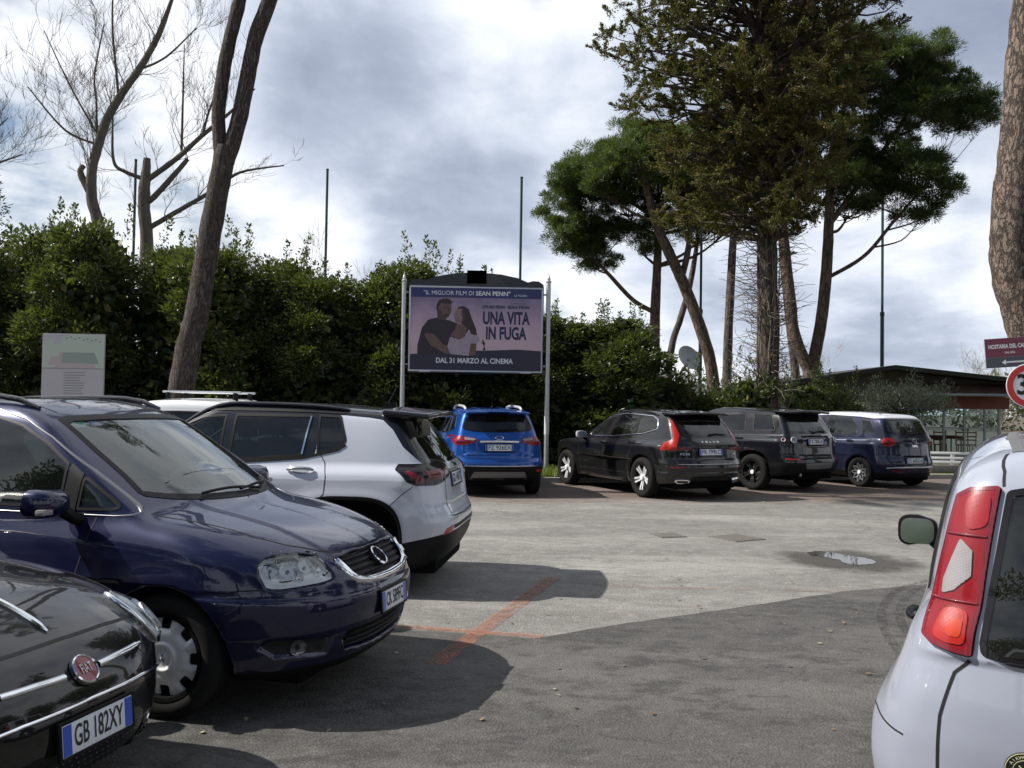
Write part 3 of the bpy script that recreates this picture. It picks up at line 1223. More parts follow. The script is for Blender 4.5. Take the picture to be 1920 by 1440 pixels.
def handle(car, x, z, mat, both=True, w=.20, view='left', cup=True):
    for s in ((1, -1) if both else ((1,) if view == 'left' else (-1,))):
        m = anchor(car, 'left' if s > 0 else 'right', x, z, 0.0)
        b = MB()
        n = 9
        pts = [(-w / 2 + w * i / (n - 1), 0, .012 + .026 * math.sin(math.pi * i / (n - 1)) ** .5) for i in range(n)]
        b.tube(pts, [.010] + [.0145] * (n - 2) + [.010], 10)
        o = b.obj('door_handle', mat, car['root']); o.matrix_local = m
        if cup:
            b = MB()
            b.prism([(w * .30 * math.cos(q), .030 * math.sin(q)) for q in [2 * math.pi * i / 20 for i in range(20)]], .0025)
            b.obj('handle_cup', M_GAP if False else mat, o)


def new_car(name, spec, loc, heading, label, cat='car', group=None):
    root = empty(name, (loc[0], loc[1], 0), R(heading))
    tag(root, label, cat, group)
    return {'root': root, 'body': Body(**spec), 'span': spec['span'], 'spec': spec}


def roof_rails(car, xs, y, z_off, mat, rad=.016, hump=.035, both=True):
    for s in (1, -1):
        uv = [(x, s * y) for x in np.linspace(xs[0], xs[1], 16)]
        p, n = on_body(car['body'], np.array(uv), 'top', 0)
        pts = []
        for i, q in enumerate(p):
            k = min(1, math.sin(math.pi * i / 15) * 2.2) ** .6
            pts.append((q[0], q[1], q[2] + .006 + hump * k))
        b = MB(); b.tube(pts, [rad * .7] + [rad] * 14 + [rad * .7], 10)
        b.obj('roof_rail', mat, car['root'])


def antenna(car, x, y, length, lean=-35):
    p, n = on_body(car['body'], np.array([[x, y]]), 'top', 0)
    q = p[0]
    a = R(lean)
    b = MB()
    b.tube([(q[0] + .03, q[1], q[2] - .005), (q[0], q[1], q[2] + .025), (q[0] - .03, q[1], q[2] + .03)], [.03, .022, .01], 8)
    b.tube([(q[0], q[1], q[2] + .02), (q[0] + math.sin(a) * length, q[1], q[2] + math.cos(a) * length)], [.006, .0035], 6)
    b.obj('aerial', M_TRIM, car['root'])
# ------------------------------------------------------------------ body shapes of the parked cars (metres)
SPEC = {}
# dark blue people carrier
SPEC['mpv'] = dict(span=(-2.196, 2.196), W=.897,
    plan=[(-2.2, .80), (-1.7, .875), (-.8, .897), (.8, .897), (1.5, .885), (1.95, .835), (2.2, .80)],
    sec=[(.15, .14), (.26, .065), (.38, .02), (.55, .0), (.72, .004), (.86, .018), (.97, .05), (1.05, .10)],
    front=[(.15, 2.02), (.24, 2.12), (.34, 2.165), (.44, 2.185), (.54, 2.196), (.62, 2.185), (.70, 2.155), (.78, 2.10), (.86, 2.03), (.92, 1.95)],
    cf=.50, pf=3.0, rear=[(.2, -2.1), (.5, -2.196), (.9, -2.16), (1.1, -2.12)], cr=.16, pr=5,
    top=[(-2.2, 1.03), (-1, 1.02), (.6, 1.02), (1.05, 1.045), (1.3, 1.02), (1.6, .96), (1.85, .895), (2.0, .85), (2.1, .81), (2.2, .76)], crown=.075, crown_p=3, k_top=.12,
    bottom=[(-2.2, .24), (-1, .2), (1, .2), (2.2, .19)],
    gplan=[(-2.2, .76), (-1.5, .83), (-.5, .86), (.4, .86), (.9, .83), (1.3, .78)],
    gsec=[(.9, -.02), (1.0, .02), (1.2, .075), (1.4, .155), (1.6, .27)],
    screen=[(.9, 1.50), (1.0, 1.32), (1.07, 1.20), (1.25, .93), (1.4, .69), (1.5, .52), (1.56, .41), (1.62, .27)], cws=.40,
    backlight=[(1.0, -2.12), (1.15, -2.06), (1.5, -1.93), (1.62, -1.86)], crw=.2,
    roof=[(-2, 1.55), (-1.4, 1.60), (-.6, 1.63), (0, 1.632), (.3, 1.605), (.6, 1.56), (1.0, 1.48)], rcrown=.075,
    arches=[(1.306, .315, .362, 2.0), (-1.372, .315, .362, 2.0)], flare=.012,
    crease=(.80, .07, .006))
# black small hatchback, nose only in view
SPEC['city'] = dict(span=(-1.786, 1.786), W=.813,
    plan=[(-1.8, .70), (-1.3, .79), (-.4, .81), (.6, .813), (1.2, .81), (1.6, .80), (1.8, .78)],
    sec=[(.12, .12), (.22, .05), (.35, .012), (.5, .0), (.65, .008), (.8, .035), (.92, .085), (1.0, .14)],
    front=[(.12, 1.66), (.20, 1.73), (.30, 1.765), (.42, 1.786), (.54, 1.784), (.62, 1.772), (.70, 1.735), (.78, 1.66), (.85, 1.56)],
    cf=.46, pf=3.0, rear=[(.2, -1.7), (.5, -1.786), (.9, -1.74)], cr=.25, pr=4,
    top=[(-1.8, .95), (.3, .95), (.85, .945), (1.1, .905), (1.35, .85), (1.55, .775), (1.68, .70), (1.8, .61)], crown=.12, crown_p=2.4, k_top=.14,
    gplan=[(-1.8, .60), (-1, .72), (0, .76), (.8, .72), (1.2, .66)],
    gsec=[(.9, 0), (1.0, .03), (1.25, .10), (1.45, .22)],
    screen=[(.85, .96), (.95, .79), (1.02, .68), (1.2, .44), (1.36, .20), (1.44, .02)], cws=.42,
    backlight=[(.9, -1.72), (1.1, -1.64), (1.4, -1.40)], crw=.2,
    roof=[(-1.6, 1.34), (-1, 1.46), (-.3, 1.488), (.1, 1.465), (.5, 1.38)], rcrown=.09,
    arches=[(1.086, .292, .33, 2.0), (-1.214, .292, .33, 2.0)], flare=.01)
# white compact suv with a black roof, tail in view
SPEC['suv'] = dict(span=(-2.197, 2.197), W=.912,
    plan=[(-2.2, .84), (-1.9, .872), (-1.4, .892), (-.6, .893), (.6, .893), (1.4, .89), (2.0, .85), (2.2, .82)],
    sec=[(.2, .10), (.34, .03), (.50, .008), (.75, .0), (.93, .0), (1.02, .018), (1.10, .06), (1.16, .11)],
    front=[(.2, 2.05), (.4, 2.15), (.6, 2.197), (.9, 2.15), (1.0, 2.05)], cf=.4, pf=3,
    rear=[(.2, -2.03), (.31, -2.10), (.42, -2.165), (.54, -2.195), (.62, -2.197), (.70, -2.18), (.76, -2.145), (.90, -2.125), (1.04, -2.105), (1.14, -2.06)], cr=.30, pr=5.0, k_corner=.06,
    top=[(-2.2, 1.11), (-1.2, 1.12), (.2, 1.07), (.9, 1.06), (1.4, 1.03), (2, .96), (2.2, .9)], crown=.05, k_top=.07,
    bottom=[(-2.2, .26), (-1.7, .22), (1.7, .25), (2.2, .28)],
    gplan=[(-2.2, .74), (-1.6, .825), (-.8, .855), (.3, .86), (.9, .82), (1.3, .78)],
    gsec=[(.95, -.01), (1.08, .03), (1.3, .105), (1.45, .165), (1.6, .25)],
    screen=[(1.0, 1.15), (1.07, 1.0), (1.3, .60), (1.5, .24), (1.6, .02)], cws=.35,
    backlight=[(1.0, -2.10), (1.09, -2.06), (1.2, -1.99), (1.35, -1.88), (1.5, -1.76), (1.6, -1.66)], crw=.28,
    roof=[(-1.9, 1.555), (-1.5, 1.585), (-.8, 1.625), (0, 1.64), (.5, 1.60), (1, 1.45)], rcrown=.08, k_roof=.09,
    spoiler=(-2.02, -1.60, 1.535, 1.585, .66, .08),
    arches=[(1.307, .365, .445, 3.4), (-1.329, .365, .445, 3.4)], flare=.030, flare_w=.075, flare_o=.035,
    crease=(.975, .05, .008))
# blue small suv, seen from behind
SPEC['blue'] = dict(span=(-2.048, 2.048), W=.883,
    plan=[(-2.05, .80), (-1.7, .865), (-1.2, .875), (0, .865), (1.2, .87), (1.8, .82), (2.05, .78)],
    sec=[(.2, .10), (.34, .04), (.5, .0), (.75, .0), (.95, .02), (1.06, .05), (1.14, .1)],
    front=[(.2, 1.92), (.5, 2.048), (.85, 2.0), (1.0, 1.9)], cf=.4, pf=3,
    rear=[(.22, -1.90), (.34, -1.965), (.46, -2.02), (.56, -2.048), (.64, -2.035), (.70, -1.985), (.85, -1.965), (1.0, -1.945), (1.1, -1.90)], cr=.30, pr=3.6,
    top=[(-2.05, 1.10), (-1, 1.10), (.4, 1.05), (.9, 1.06), (1.4, 1.03), (2, .93)], crown=.05, k_top=.09,
    bottom=[(-2.05, .33), (-1.5, .24), (1.5, .24), (2.05, .28)],
    gplan=[(-2.0, .74), (-1.5, .80), (-.6, .835), (.3, .83), (1.0, .78)],
    gsec=[(1.0, .01), (1.1, .035), (1.3, .10), (1.45, .155), (1.6, .24)],
    screen=[(1.0, 1.1), (1.07, .98), (1.3, .62), (1.5, .28), (1.6, .08)], cws=.35,
    backlight=[(1.0, -1.93), (1.12, -1.87), (1.3, -1.77), (1.5, -1.66), (1.6, -1.60)], crw=.26,
    roof=[(-1.8, 1.545), (-1.3, 1.585), (-.5, 1.61), (0, 1.60), (.5, 1.53)], rcrown=.06, k_roof=.09,
    spoiler=(-1.86, -1.5, 1.525, 1.56, .60, .08),
    arches=[(1.248, .34, .40, 2.4), (-1.271, .34, .40, 2.4)], flare=.016)
# black estate-like suv
SPEC['estate'] = dict(span=(-2.344, 2.344), W=.951,
    plan=[(-2.35, .86), (-2.0, .915), (-1.4, .942), (-.6, .93), (.6, .925), (1.4, .94), (2.0, .89), (2.35, .83)],
    sec=[(.2, .11), (.34, .05), (.5, .022), (.7, .012), (.9, .0), (.98, .006), (1.06, .04), (1.14, .10)],
    front=[(.2, 2.2), (.45, 2.31), (.62, 2.344), (.85, 2.32), (.95, 2.25), (1.05, 2.1)], cf=.45, pf=2.8,
    rear=[(.25, -2.20), (.38, -2.28), (.50, -2.33), (.60, -2.344), (.66, -2.325), (.72, -2.275), (.86, -2.25), (.98, -2.235), (1.06, -2.20)], cr=.38, pr=3.0,
    top=[(-2.35, 1.08), (-1.4, 1.075), (0, 1.045), (.9, 1.06), (1.3, 1.05), (1.8, 1.0), (2.2, .93), (2.35, .88)], crown=.06, k_top=.10,
    bottom=[(-2.35, .34), (-1.6, .24), (1.6, .24), (2.35, .26)],
    gplan=[(-2.3, .68), (-1.7, .80), (-1.0, .86), (0, .875), (.8, .84), (1.3, .80)],
    gsec=[(.95, -.02), (1.05, .015), (1.25, .095), (1.45, .185), (1.6, .28)],
    screen=[(1.0, 1.25), (1.07, 1.12), (1.3, .66), (1.48, .30), (1.58, .06), (1.66, -.2)], cws=.34,
    backlight=[(.95, -2.24), (1.05, -2.19), (1.2, -2.09), (1.4, -1.93), (1.55, -1.80), (1.62, -1.72)], crw=.26,
    roof=[(-2.0, 1.565), (-1.4, 1.605), (-.6, 1.645), (0, 1.65), (.5, 1.60), (1, 1.45)], rcrown=.08,
    spoiler=(-2.03, -1.6, 1.548, 1.59, .62, .06),
    arches=[(1.474, .37, .415, 2.2), (-1.391, .37, .415, 2.2)], flare=.018, flare_w=.06,
    crease=(.93, .06, .006))
# black boxy off-roader
SPEC['offroad'] = dict(span=(-2.30, 2.30), W=.947,
    plan=[(-2.3, .86), (-2.0, .905), (-1.3, .935), (-.5, .925), (.6, .925), (1.4, .935), (2.0, .90), (2.3, .85)],
    sec=[(.2, .10), (.36, .045), (.5, .01), (.8, .0), (1.0, .0), (1.08, .03), (1.16, .08)],
    front=[(.2, 2.15), (.5, 2.28), (.7, 2.30), (.95, 2.26), (1.08, 2.1)], cf=.36, pf=3,
    rear=[(.28, -2.17), (.42, -2.26), (.56, -2.30), (.68, -2.29), (.74, -2.245), (.9, -2.23), (1.05, -2.21), (1.14, -2.17)], cr=.28, pr=4,
    top=[(-2.3, 1.14), (-1, 1.13), (.5, 1.11), (1.0, 1.12), (1.6, 1.09), (2.1, 1.03), (2.3, .97)], crown=.04, k_top=.08,
    bottom=[(-2.3, .40), (-1.6, .27), (1.6, .27), (2.3, .34)],
    gplan=[(-2.2, .78), (-1.6, .84), (-.8, .865), (.2, .865), (.9, .83), (1.3, .80)],
    gsec=[(1.0, -.01), (1.12, .025), (1.3, .085), (1.5, .155), (1.66, .24)],
    screen=[(1.05, 1.2), (1.13, 1.06), (1.35, .70), (1.55, .36), (1.66, .12)], cws=.32,
    backlight=[(1.0, -2.20), (1.14, -2.15), (1.3, -2.06), (1.5, -1.93), (1.65, -1.82)], crw=.2,
    roof=[(-2.0, 1.635), (-1.4, 1.665), (-.6, 1.70), (0, 1.71), (.5, 1.66), (1, 1.5)], rcrown=.07,
    spoiler=(-2.10, -1.7, 1.612, 1.66, .68, .07),
    arches=[(1.41, .375, .43, 2.6), (-1.331, .375, .43, 2.6)], flare=.02)
# dark blue rounded family car with a white roof
SPEC['family'] = dict(span=(-2.135, 2.135), W=.892,
    plan=[(-2.14, .79), (-1.8, .86), (-1.2, .888), (0, .88), (1.2, .885), (1.8, .83), (2.14, .76)],
    sec=[(.2, .10), (.34, .045), (.5, .005), (.75, .0), (.95, .012), (1.04, .035), (1.12, .08)],
    front=[(.2, 2.0), (.45, 2.12), (.6, 2.135), (.85, 2.09), (1.0, 1.95)], cf=.45, pf=2.8,
    rear=[(.22, -2.02), (.34, -2.08), (.48, -2.13), (.56, -2.135), (.64, -2.11), (.70, -2.08), (.9, -2.055), (1.05, -2.02), (1.12, -1.98)], cr=.40, pr=2.8,
    top=[(-2.14, 1.09), (-1, 1.08), (.4, 1.07), (1.0, 1.09), (1.5, 1.03), (1.9, .93), (2.14, .85)], crown=.07, k_top=.11,
    gplan=[(-2.0, .69), (-1.5, .79), (-.6, .835), (.4, .835), (1.1, .77)],
    gsec=[(1.0, .0), (1.1, .025), (1.3, .09), (1.45, .145), (1.6, .24)],
    screen=[(1.0, 1.35), (1.1, 1.18), (1.3, .85), (1.5, .50), (1.6, .28)], cws=.38,
    backlight=[(1.0, -2.03), (1.12, -1.98), (1.3, -1.88), (1.5, -1.76), (1.6, -1.70)], crw=.30,
    roof=[(-1.9, 1.565), (-1.4, 1.61), (-.6, 1.65), (0, 1.655), (.5, 1.61), (1, 1.5)], rcrown=.09, k_roof=.12,
    arches=[(1.295, .32, .37, 2.1), (-1.317, .32, .37, 2.1)], flare=.016)
# pale grey small hatchback close to the camera, left rear corner in view
SPEC['hatch'] = dict(span=(-1.826, 1.826), W=.88,
    plan=[(-1.83, .885), (-1.6, .91), (-1.2, .90), (0, .85), (1.1, .85), (1.6, .77), (1.83, .72)],
    sec=[(.15, .09), (.28, .02), (.42, .0), (.54, .026), (.66, .072), (.78, .122), (.88, .155), (.98, .18), (1.05, .20)],
    front=[(.2, 1.7), (.45, 1.81), (.6, 1.826), (.85, 1.78), (1.0, 1.65)], cf=.4, pf=3,
    rear=[(.18, -1.74), (.30, -1.785), (.44, -1.815), (.58, -1.826), (.70, -1.82), (.82, -1.80), (.95, -1.77), (1.05, -1.74)], cr=.24, pr=5.5, k_corner=.13,
    top=[(-1.83, 1.00), (-1, .99), (.3, .96), (.8, .99), (1.2, .96), (1.6, .88), (1.83, .8)], crown=.05, k_top=.10,
    gplan=[(-1.83, .65), (-1.5, .705), (-1, .745), (0, .765), (.7, .74), (1.1, .68)],
    gsec=[(.85, -.02), (.95, .0), (1.1, .025), (1.3, .065), (1.42, .105), (1.55, .20)],
    screen=[(.9, 1.0), (1.0, .88), (1.2, .60), (1.4, .30), (1.5, .12)], cws=.32,
    backlight=[(.85, -1.80), (.95, -1.768), (1.1, -1.725), (1.3, -1.655), (1.42, -1.605), (1.5, -1.56)], crw=.16, k_cp=.10,
    roof=[(-1.7, 1.475), (-1.4, 1.51), (-.8, 1.54), (0, 1.55), (.4, 1.52), (.8, 1.42)], rcrown=.08, k_roof=.12,
    arches=[(1.106, .292, .335, 2.2), (-1.194, .292, .335, 2.2)], flare=.014)
# white small van, only its roof edge in view
SPEC['van'] = dict(span=(-1.95, 1.95), W=.86,
    plan=[(-1.95, .80), (-1.4, .85), (0, .86), (1.2, .85), (1.95, .76)],
    sec=[(.2, .1), (.4, .01), (.8, .0), (1.0, .03), (1.1, .07)],
    front=[(.2, 1.85), (.5, 1.95), (.9, 1.9), (1.05, 1.75)], cf=.4, pf=3,
    rear=[(.2, -1.88), (.5, -1.95), (1.0, -1.92), (1.1, -1.9)], cr=.15, pr=5,
    top=[(-1.95, 1.1), (0, 1.08), (.9, 1.1), (1.4, 1.03), (1.95, .9)], crown=.05, k_top=.09,
    gplan=[(-1.95, .68), (-1, .70), (0, .71), (.8, .68)],
    gsec=[(1.0, .0), (1.1, .02), (1.4, .08), (1.6, .13), (1.72, .2)],
    screen=[(1.0, 1.35), (1.1, 1.2), (1.4, .8), (1.65, .45), (1.74, .25)], cws=.3,
    backlight=[(1.0, -1.9), (1.4, -1.84), (1.7, -1.76)], crw=.15,
    roof=[(-1.9, 1.63), (-1, 1.68), (0, 1.69), (.5, 1.64), (1, 1.5)], rcrown=.07,
    arches=[(1.2, .3, .35, 2.2), (-1.2, .3, .35, 2.2)], flare=.012)

POSE = {  # x, y, heading in degrees (from +x towards +y)
    'mpv': (-2.804, 5.63, -14.0), 'city': (-3.225, 3.66, -14.2), 'suv': (-2.60, 8.44, 174.0), 'blue': (-.611, 17.73, 102.0),
    'estate': (2.642, 17.86, 115.3), 'offroad': (4.94, 19.72, 125.0), 'family': (7.82, 20.83, 115.4), 'hatch': (2.816, 4.00, 59.5), 'van': (-4.45, 13.6, 90)}
# ------------------------------------------------------------------ the parked cars
def sym(half):
    """mirror a half outline (y >= 0) to the full one"""
    return [tuple(p) for p in half] + [(-p[0],) + tuple(p[1:]) for p in half[::-1] if abs(p[0]) > 1e-6]


def disc_at(car, parent, view, u, v, rad, off, mat, name, depth=.02, ring=None, bare=False, both=False):
    outs = []
    for s in ((1, -1) if both else (1,)):
        vw, uu = view, u
        m = anchor(car, view, u, v, off)
        if s < 0:
            t = Matrix.Diagonal((1, -1, 1, 1))
            m = t @ m @ Matrix.Diagonal((-1, 1, 1, 1))
        b = MB()
        b.lathe([(.0005, -depth * .9), (rad * .35, -depth * .75), (rad * .7, -depth * .3), (rad, 0), (rad * 1.06, .002), (rad * 1.08, -.006), (rad * 1.0, -depth)], 28)
        par = parent if not isinstance(parent, list) else parent[0 if s > 0 else 1]
        o = b.obj(name, mat, par, sharp=60)
        o.matrix_local = m
        if ring is not None:
            b = MB(); b.lathe([(rad * 1.0, -.004), (rad * 1.0, .006), (rad * 1.10, .010), (rad * 1.22, .004), (rad * 1.22, -.008)], 32, closed=True)
            b.obj('lamp_ring', ring, o)
        outs.append(o)
    return outs if both else outs[0]


def wheels(car, fa, ra, hy, r, rimr, width, style, mat=None, steer=0):
    for x in (fa, ra):
        for s in (1, -1):
            wheel(car, x, s * hy, r, rimr, width, style, steer if x == fa else 0, mat)


def text_on(car, view, u, v, txt, size, mat, name='badge', sx=1.0, spacing=1.0, off=.003):
    m = anchor(car, view, u, v, off)
    o = link(name, mesh_text(name, txt, size, mat, sx=sx, depth=.0015, bold=size * .015, spacing=spacing), car['root'])
    o.matrix_local = m
    return o


def underbody(car, x0, x1, hw, z0=.16, z1=.34):
    b = MB(); b.box(((x0 + x1) / 2, 0, (z0 + z1) / 2), (x1 - x0, 2 * hw, z1 - z0), bevel=.04)
    b.obj('underbody', M_WHEELWELL, car['root'])


def car_mpv():
    sp = dict(SPEC['mpv'])
    light = [(.719, .785), (.724, .735), (.748, .683), (.775, .672), (.83, .668), (1.06, .682), (1.112, .692), (1.108, .715), (1.062, .775), (1.03, .80), (.985, .812), (.86, .822), (.76, .812)]
    grille = sym([(0, .792), (.25, .787), (.415, .776), (.385, .70), (.345, .662), (.25, .642), (0, .636)])
    intake = sym([(0, .415), (.42, .41), (.445, .375), (.41, .315), (0, .285)])
    fogbay = [(.53, .405), (.77, .425), (.79, .39), (.74, .335), (.53, .315)]
    dome = [(1.0, 0), (1.0, .44), (1.3, .42), (1.62, .425), (1.85, .44), (1.96, .43), (2.03, .41), (2.06, 0)]
    sp['disp'] = [('fl', light, .045, .02), ('front', grille, .035, .022), ('front', intake, .04, .03), ('front', fogbay, .022, .035, 'sym'), ('top', dome, -.010, .035),
                  ('front', sym([(0, .60), (.5, .60), (.9, .63), (.9, .425), (.45, .43), (0, .43)]), -.008, .03)]
    c = new_car('people_carrier', sp, POSE['mpv'][:2], POSE['mpv'][2], 'dark navy blue people carrier with black roof rails, nose towards the orange bay line', 'car', 'cars parked on the left side')
    root = c['root']
    P = mat_paint('paint_navy', (.0028, .0048, .034), .35, .3, .14)
    screen = sym([(0, 1.532), (.30, 1.528), (.50, 1.518), (.565, 1.50), (.582, 1.42), (.60, 1.34), (.615, 1.20), (.635, 1.115), (.62, 1.095), (.50, 1.072), (.30, 1.058), (0, 1.052)])
    dw = rp([(-.50, 1.03), (-.50, 1.52, .05), (-.2, 1.545), (.02, 1.527), (.25, 1.473), (.46, 1.377), (.622, 1.272, .02), (.635, 1.042)], .03)
    qw = rp([(.73, 1.030), (.73, 1.215, .02), (1.02, 1.035, .03)], .015)
    rdw = rp([(-1.30, 1.045), (-1.30, 1.505, .05), (-.58, 1.52, .05), (-.58, 1.035)], .03)
    rqw = rp([(-1.97, 1.10, .05), (-1.86, 1.44, .06), (-1.38, 1.50), (-1.38, 1.05)], .03)
    rw = rp(sym([(0, 1.50), (.52, 1.47), (.68, 1.10), (0, 1.08)]), .05)
    build_shell(c, .016, regions=[('sill_plastic', M_TRIM, lambda v: v[:, 2] - .235 + .03 * np.cos(v[:, 0] * 1.3), 0)],
                windows=[('front', screen), ('side', dw), ('side', qw), ('side', rdw), ('side', rqw), ('rear', rw)], paint=P)
    G = mat_glass('glass_clear', (.88, .97, .95), .04, refl=1.35, dust=.06)
    G2 = mat_glass('glass_side', (.74, .94, .93), .08, dust=.02)
    ws = window(c, 'windscreen', 'front', screen, G, frame=.028, h=.045)
    for nm, poly, gl in (('door_window', dw, G2), ('quarter_window', qw, G2), ('door_window', rdw, G2), ('quarter_window', rqw, G2)):
        window(c, nm, 'left', poly, gl, frame=.014, both=True)
    window(c, 'rear_window', 'rear', rw, G2, frame=.03)
    # bright waist moulding, with the window line above it
    line = [(-2.0, 1.07), (-1.3, 1.025), (-.5, 1.012), (.4, 1.012), (.95, 1.008), (1.05, 1.013), (1.07, 1.025), (1.04, 1.05), (.75, 1.235), (.62, 1.31), (.46, 1.405), (.25, 1.502), (.02, 1.556), (-.2, 1.573), (-.6, 1.56)]
    band(c, 'waist_moulding', 'left', line, .009, mat_simple('dull_chrome', (.20, .20, .21), .35, .8), off=.002, both=True, height=.001)
    patch(c, 'mirror_sash', 'left', [(.640, 1.03), (.640, 1.27), (.725, 1.215), (.725, 1.03)], M_TRIM, off=.006, both=True)
    # shut lines
    for path in ([(.86, 1.0), (.845, .85), (.80, .5), (.74, .27)], [(-.53, 1.0), (-.55, .7), (-.54, .27)], [(-1.34, 1.03), (-1.3, .8), (-1.02, .62), (-.98, .42), (-.96, .27)]):
        band(c, 'door_gap', 'left', path, .007, M_GAP, off=.0015, both=True)
    band(c, 'bumper_gap', 'left', [(1.64, .655), (1.70, .672), (1.84, .676)], .007, M_GAP, off=.0015, both=True)
    band(c, 'bonnet_gap', 'top', sym([(2.085, 0)])[:0] + [(1.12, .70), (1.42, .65), (1.68, .62), (1.82, .56), (1.93, .465), (2.005, .395), (2.05, .25), (2.066, 0), (2.05, -.25), (2.005, -.395), (1.93, -.465), (1.82, -.56), (1.68, -.62), (1.42, -.65), (1.12, -.70)], .008, M_GAP, off=.0015)
    band(c, 'sill_line', 'left', [(.9, .40), (-.9, .40)], .008, M_GAP, off=.001, both=True)
    # lamps
    bz = patch(c, 'headlight', '-45', light, M_BEZEL, off=.002, h=.02, skirt=.0)
    bz2 = link('headlight', bz.data.copy(), root)
    me = bz2.data; me.transform(Matrix.Diagonal((1, -1, 1, 1))); me.flip_normals()
    lens = mat_glass('lamp_glass', (.97, .98, .98), .03, .01)
    for par, sgn in ((bz, 1), (bz2, -1)):
        lp = patch(c, 'headlight_lens', '-45', light, lens, off=('bare', .004) if False else .045, h=.03, skirt=.0, parent=par)
        if sgn < 0:
            lp.data.transform(Matrix.Diagonal((1, -1, 1, 1))); lp.data.flip_normals()
        for (u, v, r) in ((.782, .748, .040), (.870, .738, .048), (.965, .748, .043), (.925, .702, .020), (1.035, .722, .024)):
            m = anchor(c, '-45', u, v, .010)
            if sgn < 0:
                m = Matrix.Diagonal((1, -1, 1, 1)) @ m @ Matrix.Diagonal((-1, 1, 1, 1))
            b = MB(); b.lathe([(.0005, -.028), (r * .4, -.022), (r * .75, -.010), (r * .97, .010), (r * 1.04, .012), (r * 1.06, -.03)], 28)
            o = b.obj('lamp_reflector', M_BOWL, par, sharp=60); o.matrix_local = m
            b = MB(); b.lathe([(.0005, .006), (r * .2, .002), (r * .24, -.02)], 16)
            b.obj('lamp_bulb', M_FOG, o)
    # grille
    g = patch(c, 'grille', 'front', sym([(0, .782), (.25, .777), (.395, .766), (.37, .70), (.332, .668), (.24, .650), (0, .645)]), M_GAP, off=.003, h=.03)
    for z, w in ((.758, .385), (.731, .372), (.704, .36), (.677, .33)):
        band(c, 'grille_bar', 'front', [(-w, z), (0, z + .004), (w, z)], .017, M_TRIM, off=.012, height=.006, parent=g)
    band(c, 'grille_surround', 'front', [(-.412, .775), (-.385, .705), (-.345, .665), (-.25, .646), (0, .639), (.25, .646), (.345, .665), (.385, .705), (.412, .775)], .022, M_CHROME, off=.026, height=.008, parent=g)
    # round emblem: ring with two stacked letters
    o = badge_disc(c, 'front', 0, .718, .064, M_CHROME, mat_simple('emblem_blue', (.006, .008, .022), .6, spec=.1), off=.036)
    for t, dz, k in (('V', .021, 1.0), ('W', -.022, 1.25)):
        q = link('emblem_letter', mesh_text('emblem_letter', t, .068 * (1 if t == 'V' else .95), M_CHROME, sx=1.05 * k, depth=.002, bold=.003), o)
        q.location = (0, dz, .007)
    # lower bumper
    it = patch(c, 'air_intake', 'front', sym([(0, .405), (.405, .40), (.43, .372), (.40, .322), (0, .293)]), M_GAP, off=.003, h=.04)
    for z in (.38, .35, .32):
        band(c, 'intake_bar', 'front', [(-.40, z + .012), (0, z), (.40, z + .012)], .010, M_TRIM, off=.02, height=.004, parent=it)
    fb = patch(c, 'fog_lamp', 'front', rp([(.54, .398), (.76, .415), (.775, .39), (.73, .342), (.54, .323)], .02), M_GAP, off=.003, both=True)
    disc_at(c, fb, 'front', .655, .370, .040, .012, M_FOG, 'fog_lamp_glass', .012, both=True)
    for s in (0, 1):
        pass
    plate(c, 'front', 0, .515, 'CK 589FC', .36, .11, tilt=-4, off=.010)
    # wipers
    for pts in ([(1.165, -.34), (1.185, -.1), (1.205, .12), (1.215, .2)], [(1.05, .52), (1.14, .36), (1.195, .1), (1.21, -.02)]):
        p, n = on_body(c['body'], np.array(resample(pts, .08, False)), 'top', .02)
        b = MB(); b.tube([tuple(q) for q in p], .009, 6)
        b.obj('wiper', M_TRIM, root)
    # roof rails, mirrors, handles
    roof_rails(c, (.24, -1.75), .545, 0, mat_simple('rail_black', (.012, .012, .016), .18, coat=1), .017, .030)
    band(c, 'roof_gutter', 'top', [(.32, .50), (-.5, .525), (-1.8, .50)], .012, M_GAP, off=.001)
    band(c, 'roof_gutter', 'top', [(.32, -.50), (-.5, -.525), (-1.8, -.50)], .012, M_GAP, off=.001)
    mirror(c, .73, 1.0, 1.085, P, .235, .15, .12)
    for s in (1, -1):
        b = MB(); b.box((.775, s * 1.085, 1.05), (.05, .075, .030), bevel=.010)
        b.obj('turn_signal', M_CLEARLENS, root)
    handle(c, -.36, .90, P); handle(c, -1.18, .90, P)
    for s in (1, -1):
        patch(c, 'tail_lamp', 'rear', [(s * .68, 1.02), (s * .86, 1.02), (s * .88, .75), (s * .70, .75)][::s], M_RED, off=.004)
    plate(c, 'rear', 0, .80, 'CK 589FC', .52, .11, off=.01)
    wheels(c, 1.306, -1.372, .772, .317, .218, .20, 'hubcap', mat_simple('hubcap_silver', (.80, .80, .80), .42, .35, var=(18, .12)))
    for wv in [o for o in bpy.data.objects if o.name.startswith('hub_cap') and o.parent and o.parent.parent == root]:
        q = link('hub_emblem', mesh_text('hub_emblem', 'W', .034, M_CHROME, sx=1.2, depth=.002), wv); q.location = (0, -.011, .02)
        q = link('hub_emblem', mesh_text('hub_emblem', 'V', .034, M_CHROME, sx=1.0, depth=.002), wv); q.location = (0, .013, .02)
    underbody(c, -2.0, 1.95, .62)
    # cabin
    b = MB()
    b.box((.93, 0, .90), (.46, 1.30, .20), Matrix.Rotation(R(4), 3, 'Y'), bevel=.06, seg=3).box((.78, .37, 1.0), (.30, .42, .12), bevel=.05, seg=3).box((.62, 0, .72), (.30, .26, .42), bevel=.05)
    b.box((-.2, 0, .32), (3.0, 1.4, .04))
    b.obj('dashboard', M_DASH, root)
